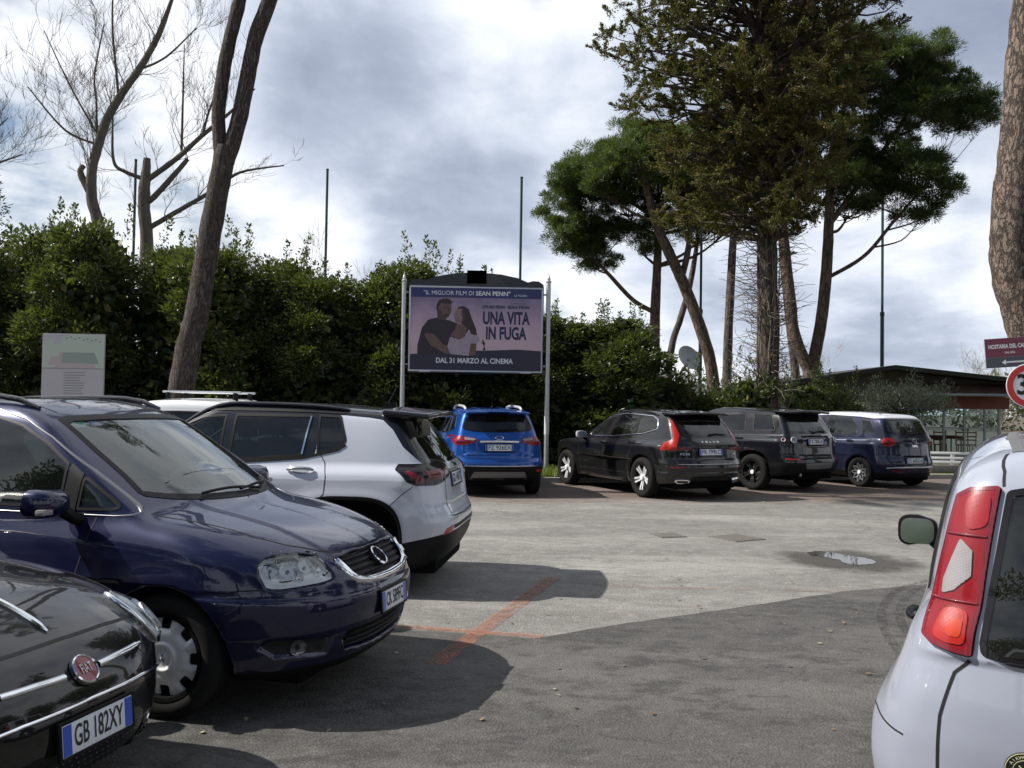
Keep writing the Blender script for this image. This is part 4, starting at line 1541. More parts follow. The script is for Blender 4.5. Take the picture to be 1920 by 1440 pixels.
    for y in (.37, -.37):
        seat(c, .05, y, z=.36)
    seat(c, -.85, 0, z=.36, rear=True)
    steering_wheel(c, .50, .37, 1.0)
    b = MB(); b.box((.42, 0, 1.44), (.03, .22, .06), bevel=.015).tube([(.43, 0, 1.44), (.50, 0, 1.50)], .01)
    b.obj('rear_view_mirror', M_TRIM, root)
    patch(c, 'toll_sticker', 'front', [(-.53, 1.49), (-.44, 1.495), (-.44, 1.465), (-.53, 1.46)], mat_simple('sticker_green', (.25, .55, .42), .5), off=-.006, skirt=0)
    patch(c, 'toll_sticker', 'front', [(-.42, 1.495), (-.36, 1.497), (-.36, 1.47), (-.42, 1.468)], mat_simple('sticker_blue', (.06, .09, .4), .5), off=-.006, skirt=0)
    return c


def mat_studs():
    """black intake mesh set with rows of small bright studs"""
    m = bpy.data.materials.new('stud_mesh'); m.use_nodes = True
    T = NT(m.node_tree)
    out = T.n('ShaderNodeOutputMaterial'); b = T.n('ShaderNodeBsdfPrincipled')
    tc = T.n('ShaderNodeTexCoord'); sp = T.n('ShaderNodeSeparateXYZ'); T.l(tc.outputs['Object'], sp.inputs[0])
    row = T.math('MULTIPLY', sp.outputs[2], 1 / .024)
    odd = T.math('MULTIPLY', T.math('FLOORED_MODULO', T.math('FLOOR', row), 2.0), .5)
    u = T.math('SUBTRACT', T.math('FRACT', T.math('ADD', T.math('MULTIPLY', sp.outputs[1], 1 / .032), odd)), .5)
    v = T.math('SUBTRACT', T.math('FRACT', row), .5)
    d = T.math('SQRT', T.math('ADD', T.math('MULTIPLY', T.math('POWER', u, 2.0), 1.7), T.math('POWER', v, 2.0)))
    on = T.math('LESS_THAN', d, .17)
    T.l(T.mix(on, (.008, .008, .008), (.6, .6, .62)), b.inputs['Base Color'])
    T.l(on, b.inputs['Metallic']); b.inputs['Roughness'].default_value = .3
    T.l(b.outputs[0], out.inputs[0])
    return m


def car_city():
    sp = dict(SPEC['city'])
    low = sym([(0, .34), (.36, .345), (.50, .335), (.54, .27), (.48, .22), (0, .19)])
    sp['disp'] = [('front', low, .03, .02), ('fl', [(.70 + .09 * math.cos(a), .69 + .105 * math.sin(a)) for a in np.linspace(0, 6.28, 16, endpoint=False)], -.018, .05)]
    c = new_car('city_car', sp, POSE['city'][:2], POSE['city'][2], 'glossy black small hatchback with a round red nose badge and chrome whisker trim', 'car', 'cars parked on the left side')
    root = c['root']
    P = mat_paint('paint_black_gloss', (.0045, .0045, .005), .05, .25, .07)
    screen = sym([(0, 1.40), (.42, 1.37), (.55, 1.0), (0, .97)])
    sw = rp([(.62, .97, .08), (.2, 1.34, .08), (-.45, 1.38), (-.45, .96)], .03)
    qw = rp([(-.52, .96), (-.52, 1.38), (-1.1, 1.30, .1), (-1.2, 1.0, .06)], .03)
    build_shell(c, .016, windows=[('front', screen), ('side', sw), ('side', qw)], paint=P)
    G = mat_glass('glass_clear')
    window(c, 'windscreen', 'front', rp(screen, .04), G, frame=.03)
    window(c, 'door_window', 'left', sw, MATS['glass_side'], frame=.025, both=True)
    window(c, 'quarter_window', 'left', qw, MATS['glass_side'], frame=.025, both=True)
    band(c, 'bonnet_gap', 'front', [(-.66, .66), (-.5, .705), (-.25, .722), (0, .725), (.25, .722), (.5, .705), (.66, .66)], .009, M_GAP, off=.001)
    band(c, 'bonnet_gap', 'top', [(1.50, .62), (1.2, .66), (.9, .68)], .008, M_GAP, off=.001)
    band(c, 'bonnet_gap', 'top', [(1.50, -.62), (1.2, -.66), (.9, -.68)], .008, M_GAP, off=.001)
    for s in (1, -1):
        band(c, 'nose_whisker', 'front', [(s * .085, .624), (s * .2, .627), (s * .34, .628)], .020, M_CHROME, off=.004, height=.007)
        band(c, 'nose_whisker', 'front', [(s * .34, .628), (s * .37, .628)], .012, M_CHROME, off=.004, height=.005)
    band(c, 'bumper_chrome', 'front', [(-.56, .487), (-.45, .512), (-.3, .526), (0, .530), (.3, .526), (.45, .512), (.56, .487)], .014, M_CHROME, off=.004, height=.006)
    badge_disc(c, 'front', 0, .622, .058, M_CHROME, mat_simple('badge_red', (.20, .008, .02), .25, coat=1), txt='FIAT', txt_mat=M_CHROME, sx=.62, off=.014, ty=1.15, tsize=.78)
    p, n = on_body(c['body'], np.array(resample([(.95, 0), (1.25, 0), (1.5, 0), (1.57, 0)], .06, False)), 'top', .006)
    b = MB(); b.tube([tuple(q) for q in p], [.006] + [.012] * (len(p) - 2) + [.003], 8)
    b.obj('bonnet_spear', M_CHROME, root)
    # headlights (round) and lower lamps
    for s in (1, -1):
        vw = '40' if s > 0 else '-40'
        a = R(40 * s)
        circ = [(-s * .556 + .098 * math.cos(t), .675 + .108 * math.sin(t)) for t in np.linspace(0, 2 * math.pi, 28, endpoint=False)]
        bz = patch(c, 'headlight', vw, circ, M_BEZEL, off=.004, h=.025)
        m = anchor(c, vw, -s * .556, .675, .006)
        b = MB(); b.lathe([(.0005, .0), (.03, .002), (.055, .010), (.07, .012), (.072, .004)], 28)
        o = b.obj('lamp_reflector', M_BOWL, bz); o.matrix_local = m
        lens = MATS.get('lamp_glass') or mat_glass('lamp_glass')
        patch(c, 'headlight_lens', vw, circ, lens, off=.020, h=.03, skirt=.02, parent=bz)
        band(c, 'headlight_ring', vw, circ, .012, M_CHROME, off=.010, closed=True, height=.004, parent=bz)
        f = disc_at(c, root, 'front', s * .50, .315, .045, .012, M_FOG, 'fog_lamp', .015, ring=M_CHROME)
    patch(c, 'air_intake', 'front', sym([(0, .33), (.35, .333), (.44, .325), (.48, .27), (.44, .225), (0, .20)]), mat_studs(), off=.004)
    plate(c, 'front', 0, .435, 'GB 182XY', .36, .11, tilt=-5, off=.018)
    mirror(c, .38, .86, 1.0, P, .19, .13, .1)
    wheels(c, 1.086, -1.214, .70, .292, .19, .185, 'five')
    underbody(c, -1.6, 1.5, .55)
    seat(c, -.1, .33, z=.30); seat(c, -.1, -.33, z=.30)
    b = MB(); b.box((.55, 0, .86), (.4, 1.2, .2), bevel=.06); b.obj('dashboard', M_DASH, root)
    return c


def car_suv():
    sp = dict(SPEC['suv'])
    lamp = [(-.615, 1.06), (-.655, 1.105), (-.70, 1.115)]
    sp['disp'] = [('rear', [(-.34, 1.05), (.34, 1.05), (.33, .80), (-.33, .80)], .022, .025), ('rear', [(-.62, .775), (.62, .775), (.60, .66), (-.60, .66)], .012, .02)]
    c = new_car('white_suv', sp, POSE['suv'][:2], POSE['suv'][2], 'pale silver white compact SUV with a black roof and smoked tail lamps', 'car', 'cars parked on the left side')
    root = c['root']
    P = mat_paint('paint_pearl', (.50, .52, .59), .12, .35, .07)
    PB = mat_paint('paint_roof_black', (.010, .011, .015), .25, .3, .08)
    fdw = rp([(.83, 1.085, .04), (.42, 1.33), (.05, 1.50, .06), (-.17, 1.515), (-.17, 1.105)], .02)
    rdw = rp([(-.24, 1.11), (-.24, 1.52), (-.945, 1.52, .02), (-.90, 1.165)], .02)
    qw = rp([(-1.02, 1.18), (-.99, 1.525), (-1.195, 1.515, .03), (-1.275, 1.29, .05), (-1.20, 1.235)], .02)
    screen = sym([(0, 1.56), (.50, 1.52), (.66, 1.12), (0, 1.09)])
    rw = rp(sym([(0, 1.525), (.50, 1.50), (.585, 1.40), (.70, 1.17, .04), (.60, 1.135), (0, 1.12)]), .03)
    rw_black = rp(sym([(0, 1.56), (.58, 1.54), (.66, 1.48), (.735, 1.215), (.70, 1.15), (.60, 1.115), (0, 1.10)]), .03)

    def roof_g(v):      # black above the drip line, falling to the rear spoiler
        zl = np.interp(v[:, 0], [-2.2, -1.9, -1.62, -1.45, -1.22, -1.025, -1.02, -.9, -.2, .85, 1.0, 1.3], [1.45, 1.455, 1.475, 1.50, 1.518, 1.515, 1.185, 1.15, 1.093, 1.075, 1.075, 1.2])
        g = zl - v[:, 2]
        rear = poly_sdf(rp([(-1.40, 1.53), (-1.56, 1.485, .05), (-1.66, 1.40, .1), (-1.76, 1.255, .08), (-1.93, 1.115, .04), (-2.3, 1.105), (-2.3, 1.7), (-1.4, 1.7)], .03), v[:, 0], v[:, 2])
        return np.minimum(g, rear)

    def clad_g(v):
        g = v[:, 2] - np.interp(v[:, 0], [-2.2, -2.0, -1.72, 1.7, 2.2], [.535, .50, .445, .40, .5])
        for (ax, az, r, e) in sp['arches']:
            rho = (np.abs(v[:, 0] - ax) ** e + np.abs(v[:, 2] - az) ** e) ** (1 / e)
            g = np.minimum(g, np.where(np.abs(v[:, 1]) > .5, rho - (r + .035), 9))
        return g
    build_shell(c, .018, regions=[('roof', PB, roof_g, 0), ('cladding', M_TRIM, clad_g, .002)], windows=[('side', fdw), ('side', rdw), ('side', qw), ('front', screen), ('rear', rw)], paint=P)
    GT = mat_glass('glass_privacy', (.10, .12, .15), .35)
    window(c, 'door_window', 'left', fdw, MATS['glass_side'], frame=.02, both=True)
    window(c, 'door_window', 'left', rdw, GT, frame=.022, both=True)
    window(c, 'quarter_window', 'left', qw, GT, frame=.02, both=True)
    window(c, 'windscreen', 'front', screen, MATS['glass_clear'], frame=.04)
    band(c, 'window_line', 'left', [(.85, 1.075), (-.2, 1.095), (-.9, 1.15), (-1.2, 1.222), (-1.265, 1.265)], .022, M_TRIM, off=.006, both=True)
    band(c, 'door_chrome', 'left', [(-.892, 1.18), (-.93, 1.505)], .012, M_CHROME, off=.009, both=True)
    band(c, 'drip_line', 'left', [(.4, 1.46), (0, 1.552), (-.5, 1.552), (-.9, 1.546), (-1.22, 1.535)], .014, M_TRIM, off=.006, both=True)
    window(c, 'rear_window', 'rear', rw, GT, frame=.0)
    # shut lines
    band(c, 'door_gap', 'left', [(-1.045, 1.20), (-1.10, 1.12), (-1.135, 1.0), (-1.13, .86), (-1.08, .80)], .007, M_GAP, off=.0015, both=True)
    band(c, 'door_gap', 'left', [(-.205, 1.09), (-.22, .8), (-.21, .42)], .007, M_GAP, off=.0015, both=True)
    band(c, 'door_gap', 'left', [(.86, 1.06), (.84, .7), (.80, .42)], .007, M_GAP, off=.0015, both=True)
    band(c, 'bumper_gap', 'left', [(-1.66, .74), (-1.80, .87), (-1.88, .93)], .006, M_GAP, off=.0015, both=True)
    band(c, 'tailgate_gap', 'rear', [(.52, 1.10), (.53, .93), (.55, .80), (.50, .66), (0, .645), (-.50, .66), (-.55, .80), (-.53, .93), (-.52, 1.10)], .008, M_GAP, off=.0015)
    # lamps: dark lens wrapping the corner, with red light guides inside
    for s in (1, -1):
        vw = '135' if s > 0 else '-135'
        def L(pts):
            # points as (x, y, z) on the left corner -> oblique view
            a = R(135 * s)
            return [((-math.sin(a)) * x + math.cos(a) * (s * y), z) for x, y, z in pts]
        lp = rp(L([(-1.72, .82, 1.065), (-1.76, .79, 1.112), (-2.02, .52, 1.118), (-2.07, .40, 1.105), (-2.105, .36, 1.03), (-2.105, .42, 1.0), (-2.06, .59, .952), (-2.0, .67, .935), (-1.86, .81, .94), (-1.78, .82, .97)]), .012)
        lm = patch(c, 'tail_lamp', vw, lp, M_SMOKE, off=.008, h=.03)
        for q in ([(-1.77, .80, 1.045), (-1.80, .79, 1.06), (-1.91, .745, 1.0), (-1.91, .75, .96), (-1.86, .79, .955)],
                  [(-1.90, .70, 1.055), (-2.05, .55, 1.065), (-2.05, .58, .985), (-1.955, .71, .985)],
                  [(-2.095, .42, 1.06), (-2.075, .50, 1.06), (-2.065, .54, 1.005), (-2.10, .46, 1.02)]):
            patch(c, 'lamp_light', vw, L(q), M_REDDARK, off=.011, h=.03, parent=lm)
        patch(c, 'rear_reflector', vw, L([(-2.06, .64, .51), (-2.10, .60, .565), (-2.15, .50, .585), (-2.145, .52, .53)]), M_REFLECT, off=.006, h=.03)
    band(c, 'bumper_strip', 'rear', [(.50, .565), (0, .565), (-.50, .565)], .03, M_TRIM, off=.004)
    handle(c, -.91, 1.045, mat_simple('handle_grey', (.36, .38, .42), .25, .6, coat=1), w=.235)
    handle(c, .02, 1.02, MATS['handle_grey'], w=.235)
    plate(c, 'rear', .0, .955, 'GD 145KT', .52, .112, tilt=10, off=.012)
    text_on(c, 'rear', 0, 1.085, 'Jeep', .075, M_TRIM)
    b = MB()
    p, n = on_body(c['body'], np.array([(.02, 1.125), (-.15, 1.16), (-.34, 1.155)]), 'rear', .02)
    b.tube([tuple(q) for q in p], [.016, .011, .008], 6); b.obj('wiper', M_TRIM, root)
    patch(c, 'rear_window_glue', 'rear', [(-.02, 1.11), (.02, 1.11), (.02, 1.135), (-.02, 1.135)], M_TRIM, off=.01)
    roof_rails(c, (.25, -1.25), .58, 0, PB, .020, .012)
    p, n = on_body(c['body'], np.array([[-1.42, 0.0]]), 'top', 0)
    b = MB()
    x, y, z = p[0]
    b.prism([(-.11, -.01), (.11, -.01), (.05, .012), (-.04, .05), (-.10, .055)], .03, Matrix.Translation((x, y - .015, z)) @ Matrix.Rotation(R(90), 4, 'X') @ Matrix.Translation((0, 0, -.03)))
    b.tube([(x - .02, y, z + .03), (x - .115, y, z + .21)], [.0055, .003], 6)
    b.obj('aerial', M_TRIM, root)
    mirror(c, .72, 1.0, 1.10, PB, .21, .15, .11)
    wheels(c, 1.307, -1.329, .795, .355, .24, .21, 'five', M_DARKALLOY)
    underbody(c, -2.05, 1.9, .66, .17, .36)
    b = MB(); b.tube([(-1.7, .45, .25), (-2.02, .45, .24)], .03, 10).box((-1.75, .0, .25), (.35, .9, .12), bevel=.05).tube([(-1.33, -.6, .34), (-1.33, .6, .34)], .05)
    b.obj('exhaust', mat_simple('underside_grey', (.06, .055, .05), .7), root)
    seat(c, .1, .36, z=.42); seat(c, .1, -.36, z=.42); seat(c, -.75, 0, z=.42, rear=True)
    return c


def car_blue():
    sp = dict(SPEC['blue'])
    sp['disp'] = [('rear', [(-.42, .975), (.42, .975), (.38, .80), (-.38, .80)], .022, .03), ('rear', sym([(0, .80), (.55, .80), (.66, .745), (.62, .70), (0, .70)]), -.012, .03),
                  ('rear', sym([(0, .47), (.52, .47), (.60, .30), (0, .29)]), .012, .02)]
    c = new_car('blue_suv', sp, POSE['blue'][:2], POSE['blue'][2], 'bright blue small SUV with silver roof rails, parked under the film billboard', 'car', 'cars parked along the hedge')
    root = c['root']
    P = mat_paint('paint_bright_blue', (.004, .058, .27), .25, .3, .06)
    rw = rp(sym([(0, 1.485), (.50, 1.475), (.585, 1.40), (.655, 1.245), (.62, 1.20), (.40, 1.165), (0, 1.155)]), .04)
    rdw = rp([(-.85, 1.13), (-.78, 1.48, .04), (-.12, 1.50), (-.12, 1.10)], .025)
    qw = rp([(-.93, 1.14), (-.87, 1.48), (-1.12, 1.45, .05), (-1.34, 1.24, .05), (-1.30, 1.18)], .03)
    fdw = rp([(-.05, 1.10), (-.05, 1.50), (.25, 1.47, .1), (.82, 1.10, .04)], .02)
    build_shell(c, .024, regions=[('cladding', M_TRIM, lambda v: v[:, 2] - np.where(v[:, 0] < -1.6, .555, .40), .002)], windows=[('rear', rw), ('side', rdw), ('side', qw), ('side', fdw)], paint=P)
    GT = MATS['glass_privacy']
    window(c, 'rear_window', 'rear', rw, GT, frame=.035, fmat=M_SMOKE)
    for pl in (rdw, qw, fdw):
        window(c, 'side_window', 'left', pl, GT, frame=.022, both=True)
    for s in (1, -1):
        lm = patch(c, 'tail_lamp', 'rear', rp([(s * .815, .985), (s * .79, .93), (s * .60, .935), (s * .46, .975), (s * .395, 1.015), (s * .42, 1.05), (s * .60, 1.08), (s * .78, 1.095), (s * .805, 1.06)][::s], .012), M_RED, off=.006)
        patch(c, 'lamp_white', 'rear', rp([(s * .62, 1.025), (s * .47, 1.012), (s * .425, 1.03), (s * .44, 1.045), (s * .62, 1.068)][::s], .006), M_CLEARLENS, off=.010, parent=lm)
        band(c, 'bumper_gap', 'rear', [(s * .66, 1.10), (s * .64, .93), (s * .65, .74), (s * .62, .70)], .008, M_GAP, off=.001)
        patch(c, 'rear_reflector', 'rear', [(s * .69, .495), (s * .80, .495), (s * .79, .455), (s * .70, .455)][::s], M_REFLECT, off=.006)
    band(c, 'tailgate_chrome', 'rear', [(-.355, .992), (0, .998), (.355, .992)], .045, M_CHROME, off=.006, height=.01)
    band(c, 'bumper_line', 'rear', [(-.66, .565), (0, .56), (.66, .565)], .012, M_ALU, off=.004)
    patch(c, 'skid_plate', 'rear', rp(sym([(0, .462), (.46, .462), (.535, .31), (0, .30)]), .03), mat_simple('skid_grey', (.16, .16, .165), .4, .4), off=.006)
    plate(c, 'rear', 0, .885, 'FZ 926EX', .52, .112, tilt=6, off=.014)
    m = badge_disc(c, 'rear', 0, 1.058, .05, M_CHROME, mat_simple('emblem_oval', (.01, .03, .22), .2, coat=1), off=.008)
    m.scale = (1.6, .72, 1)
    text_on(c, 'rear', .50, .775, 'ECOSPORT', .035, M_CHROME, sx=1.2, spacing=1.3)
    b = MB(); p, n = on_body(c['body'], np.array([(.04, 1.195), (-.16, 1.20), (-.36, 1.215)]), 'rear', .02)
    b.tube([tuple(q) for q in p], [.018, .011, .008], 6); b.obj('wiper', M_TRIM, root)
    band(c, 'brake_lamp', 'rear', [(-.20, 1.515), (.20, 1.515)], .022, M_REDDARK, off=.006)
    roof_rails(c, (.15, -1.35), .53, 0, mat_simple('rail_silver', (.72, .73, .74), .25, .5), .026, .045)
    for y in (-.25, .25):
        band(c, 'roof_rib', 'top', [(.1, y), (-1.3, y)], .03, P, off=.003, height=.006)
    antenna(c, -1.15, 0, .30, -10)
    mirror(c, .66, .97, 1.12, P, .20, .15, .1)
    handle(c, -.72, 1.0, P); handle(c, .12, .98, P)
    wheels(c, 1.248, -1.271, .765, .34, .215, .21, 'five')
    underbody(c, -1.8, 1.8, .6, .2, .36)
    seat(c, -.5, 0, z=.45, rear=True)
    return c


def car_estate():
    sp = dict(SPEC['estate'])
    sp['disp'] = [('rear', [(-.34, .97), (.34, .97), (.30, .765), (-.30, .765)], .022, .03), ('rear', sym([(0, .64), (.9, .64), (.9, .50), (0, .50)]), .010, .03), ('rear', sym([(0, .42), (.42, .42), (.46, .30), (0, .30)]), .02, .03)]
    c = new_car('black_suv', sp, POSE['estate'][:2], POSE['estate'][2], 'black SUV with upright red corner tail lamps and bright window trim', 'car', 'cars parked along the hedge')
    root = c['root']
    P = mat_paint('paint_black_metal', (.005, .005, .006), .15, .3, .10)
    outline = rp([(.60, 1.075, .03), (.62, 1.12, .05), (.06, 1.475, .12), (-.44, 1.535, .3), (-1.33, 1.495, .10), (-1.50, 1.43, .06), (-1.60, 1.265, .05), (-1.20, 1.165, .3), (-.3, 1.085)], .05)
    fdw = rp([(.57, 1.09, .03), (.55, 1.15, .04), (.05, 1.455, .1), (-.18, 1.49), (-.02, 1.095)], .02)
    rdw = rp([(-.10, 1.10), (-.26, 1.50), (-.45, 1.512, .2), (-.88, 1.505), (-.94, 1.135)], .02)
    qw = rp([(-1.0, 1.148), (-.95, 1.50), (-1.31, 1.475, .09), (-1.46, 1.42, .05), (-1.555, 1.27, .05), (-1.18, 1.185, .2)], .02)
    rw = rp(sym([(0, 1.465), (.53, 1.445), (.64, 1.26), (.60, 1.15), (0, 1.125)]), .05)
    screen = sym([(0, 1.56), (.5, 1.52), (.66, 1.12), (0, 1.10)])
    build_shell(c, .024, windows=[('side', fdw), ('side', rdw), ('side', qw), ('rear', rw), ('front', screen)], paint=P)
    G = mat_glass('glass_dark', (.22, .28, .28), .30)
    GT = MATS['glass_privacy']
    window(c, 'door_window', 'left', fdw, G, frame=.016, both=True)
    window(c, 'door_window', 'left', rdw, GT, frame=.016, both=True)
    window(c, 'quarter_window', 'left', qw, GT, frame=.016, both=True)
    window(c, 'windscreen', 'front', screen, MATS['glass_clear'], frame=.04)
    window(c, 'rear_window', 'rear', rw, GT, frame=.04, fmat=M_SMOKE)
    band(c, 'window_moulding', 'left', outline, .024, M_CHROME, off=.006, closed=True, both=True, height=.005)
    for pth in ([(-.06, 1.095), (-.22, 1.50)], [(-.97, 1.14), (-.915, 1.505)]):
        band(c, 'pillar_trim', 'left', pth, .03, M_SMOKE, off=.005, both=True)
    # lamps
    for s in (1, -1):
        vw = '140' if s > 0 else '-140'
        a = R(140 * s)
        def L(pts):
            return [((-math.sin(a)) * x + math.cos(a) * (s * y), z) for x, y, z in pts]
        lm = patch(c, 'tail_lamp', vw, rp(L([(-1.90, .88, .895), (-1.89, .85, .94), (-1.92, .79, 1.03), (-2.02, .69, 1.085), (-2.0, .66, 1.15), (-1.83, .605, 1.44), (-1.875, .58, 1.41), (-2.06, .57, 1.17), (-2.10, .62, 1.07), (-2.11, .66, .98), (-2.13, .64, .895)]), .006), M_REFLECT, off=.007, h=.03)
        patch(c, 'lamp_bar', 'rear', rp([(s * .655, .955), (s * .42, .955), (s * .43, .90), (s * .645, .90)][::s], .008), M_REDDARK, off=.007)
        patch(c, 'rear_reflector', vw, L([(-2.07, .82, .585), (-2.10, .79, .605), (-2.24, .60, .615), (-2.26, .52, .60), (-2.2, .66, .58)]), M_REDDARK, off=.006)
        # exhaust finisher
        m = anchor(c, 'rear', s * .58, .355, .004)
        b = MB()
        o_ = [(-.13, .02), (-.08, .045), (.13, .045), (.15, .0), (.09, -.045), (-.11, -.04)]
        i_ = [(x * .78, y * .62) for x, y in o_]
        va = [b.bm.verts.new((x * s * -1, y, .02)) for x, y in o_]; vb = [b.bm.verts.new((x * s * -1, y, .024)) for x, y in i_]
        vc = [b.bm.verts.new((x * s * -1, y, -.03)) for x, y in o_]; vd = [b.bm.verts.new((x * s * -1, y, -.02)) for x, y in i_]
        for r0, r1 in ((va, vb), (vc, va), (vb, vd)):
            for i in range(6):
                b.bm.faces.new((r0[i], r0[(i + 1) % 6], r1[(i + 1) % 6], r1[i]))
        b.bm.faces.new(vd)
        e = b.obj('exhaust_finisher', M_CHROME, root); e.matrix_local = m
    band(c, 'tailgate_gap', 'rear', [(.66, 1.1), (.67, .9), (.70, .70), (.66, .655), (0, .645), (-.66, .655), (-.70, .70), (-.67, .9), (-.66, 1.1)], .008, M_GAP, off=.001)
    band(c, 'bumper_chrome', 'rear', [(-.68, .652), (0, .655), (.68, .652)], .010, M_ALU, off=.004, height=.003)
    for pth in ([(-.05, 1.07), (-.08, .9), (-.07, .45), (-.05, .34)], [(-1.03, 1.12), (-1.05, .95), (-.93, .68), (-.88, .5), (-.86, .34)], [(.93, 1.0), (.94, .7), (.92, .34)]):
        band(c, 'door_gap', 'left', pth, .008, M_GAP, off=.001, both=True)
    band(c, 'sill_trim', 'left', [(.95, .42), (-.85, .42)], .010, M_ALU, off=.003, both=True)
    band(c, 'arch_trim', 'left', [(-1.42, 1.0), (-1.70, .84), (-1.80, .70)], .007, M_GAP, off=.001, both=True)
    handle(c, -.06, .955, P, w=.22); handle(c, -1.02, .985, P, w=.22)
    plate(c, 'rear', 0, .865, 'FR 799LC', .52, .112, tilt=8, off=.012)
    text_on(c, 'rear', 0, 1.045, 'VOLVO', .052, M_CHROME, sx=1.2, spacing=2.4)
    text_on(c, 'rear', .54, .83, 'XC60', .055, M_ALU, sx=1.25, spacing=1.15)
    text_on(c, 'rear', -.56, .83, 'D4', .05, M_ALU, sx=1.2)
    b = MB(); p, n = on_body(c['body'], np.array([(-.03, 1.16), (-.2, 1.18), (-.42, 1.165)]), 'rear', .02)
    b.tube([tuple(q) for q in p], [.02, .012, .008], 6); b.obj('wiper', M_TRIM, root)
    mirror(c, .68, 1.035, 1.095, P, .22, .15, .11)
    cap = mat_simple('mirror_silver', (.75, .76, .77), .25, .4, coat=1)
    for o in root.children:
        if o.name.startswith('door_mirror'):
            o.data.materials.clear(); o.data.materials.append(cap)
    roof_rails(c, (-.1, -1.45), .60, 0, M_TRIM, .016, .03)
    wheels(c, 1.474, -1.391, .83, .37, .25, .235, 'double5', mat_simple('alloy_bright', (.70, .71, .72), .35, .35))
    underbody(c, -2.1, 2.0, .66, .2, .36)
    seat(c, .05, .36, z=.45); seat(c, .05, -.36, z=.45); seat(c, -.8, 0, z=.45, rear=True)
    return c


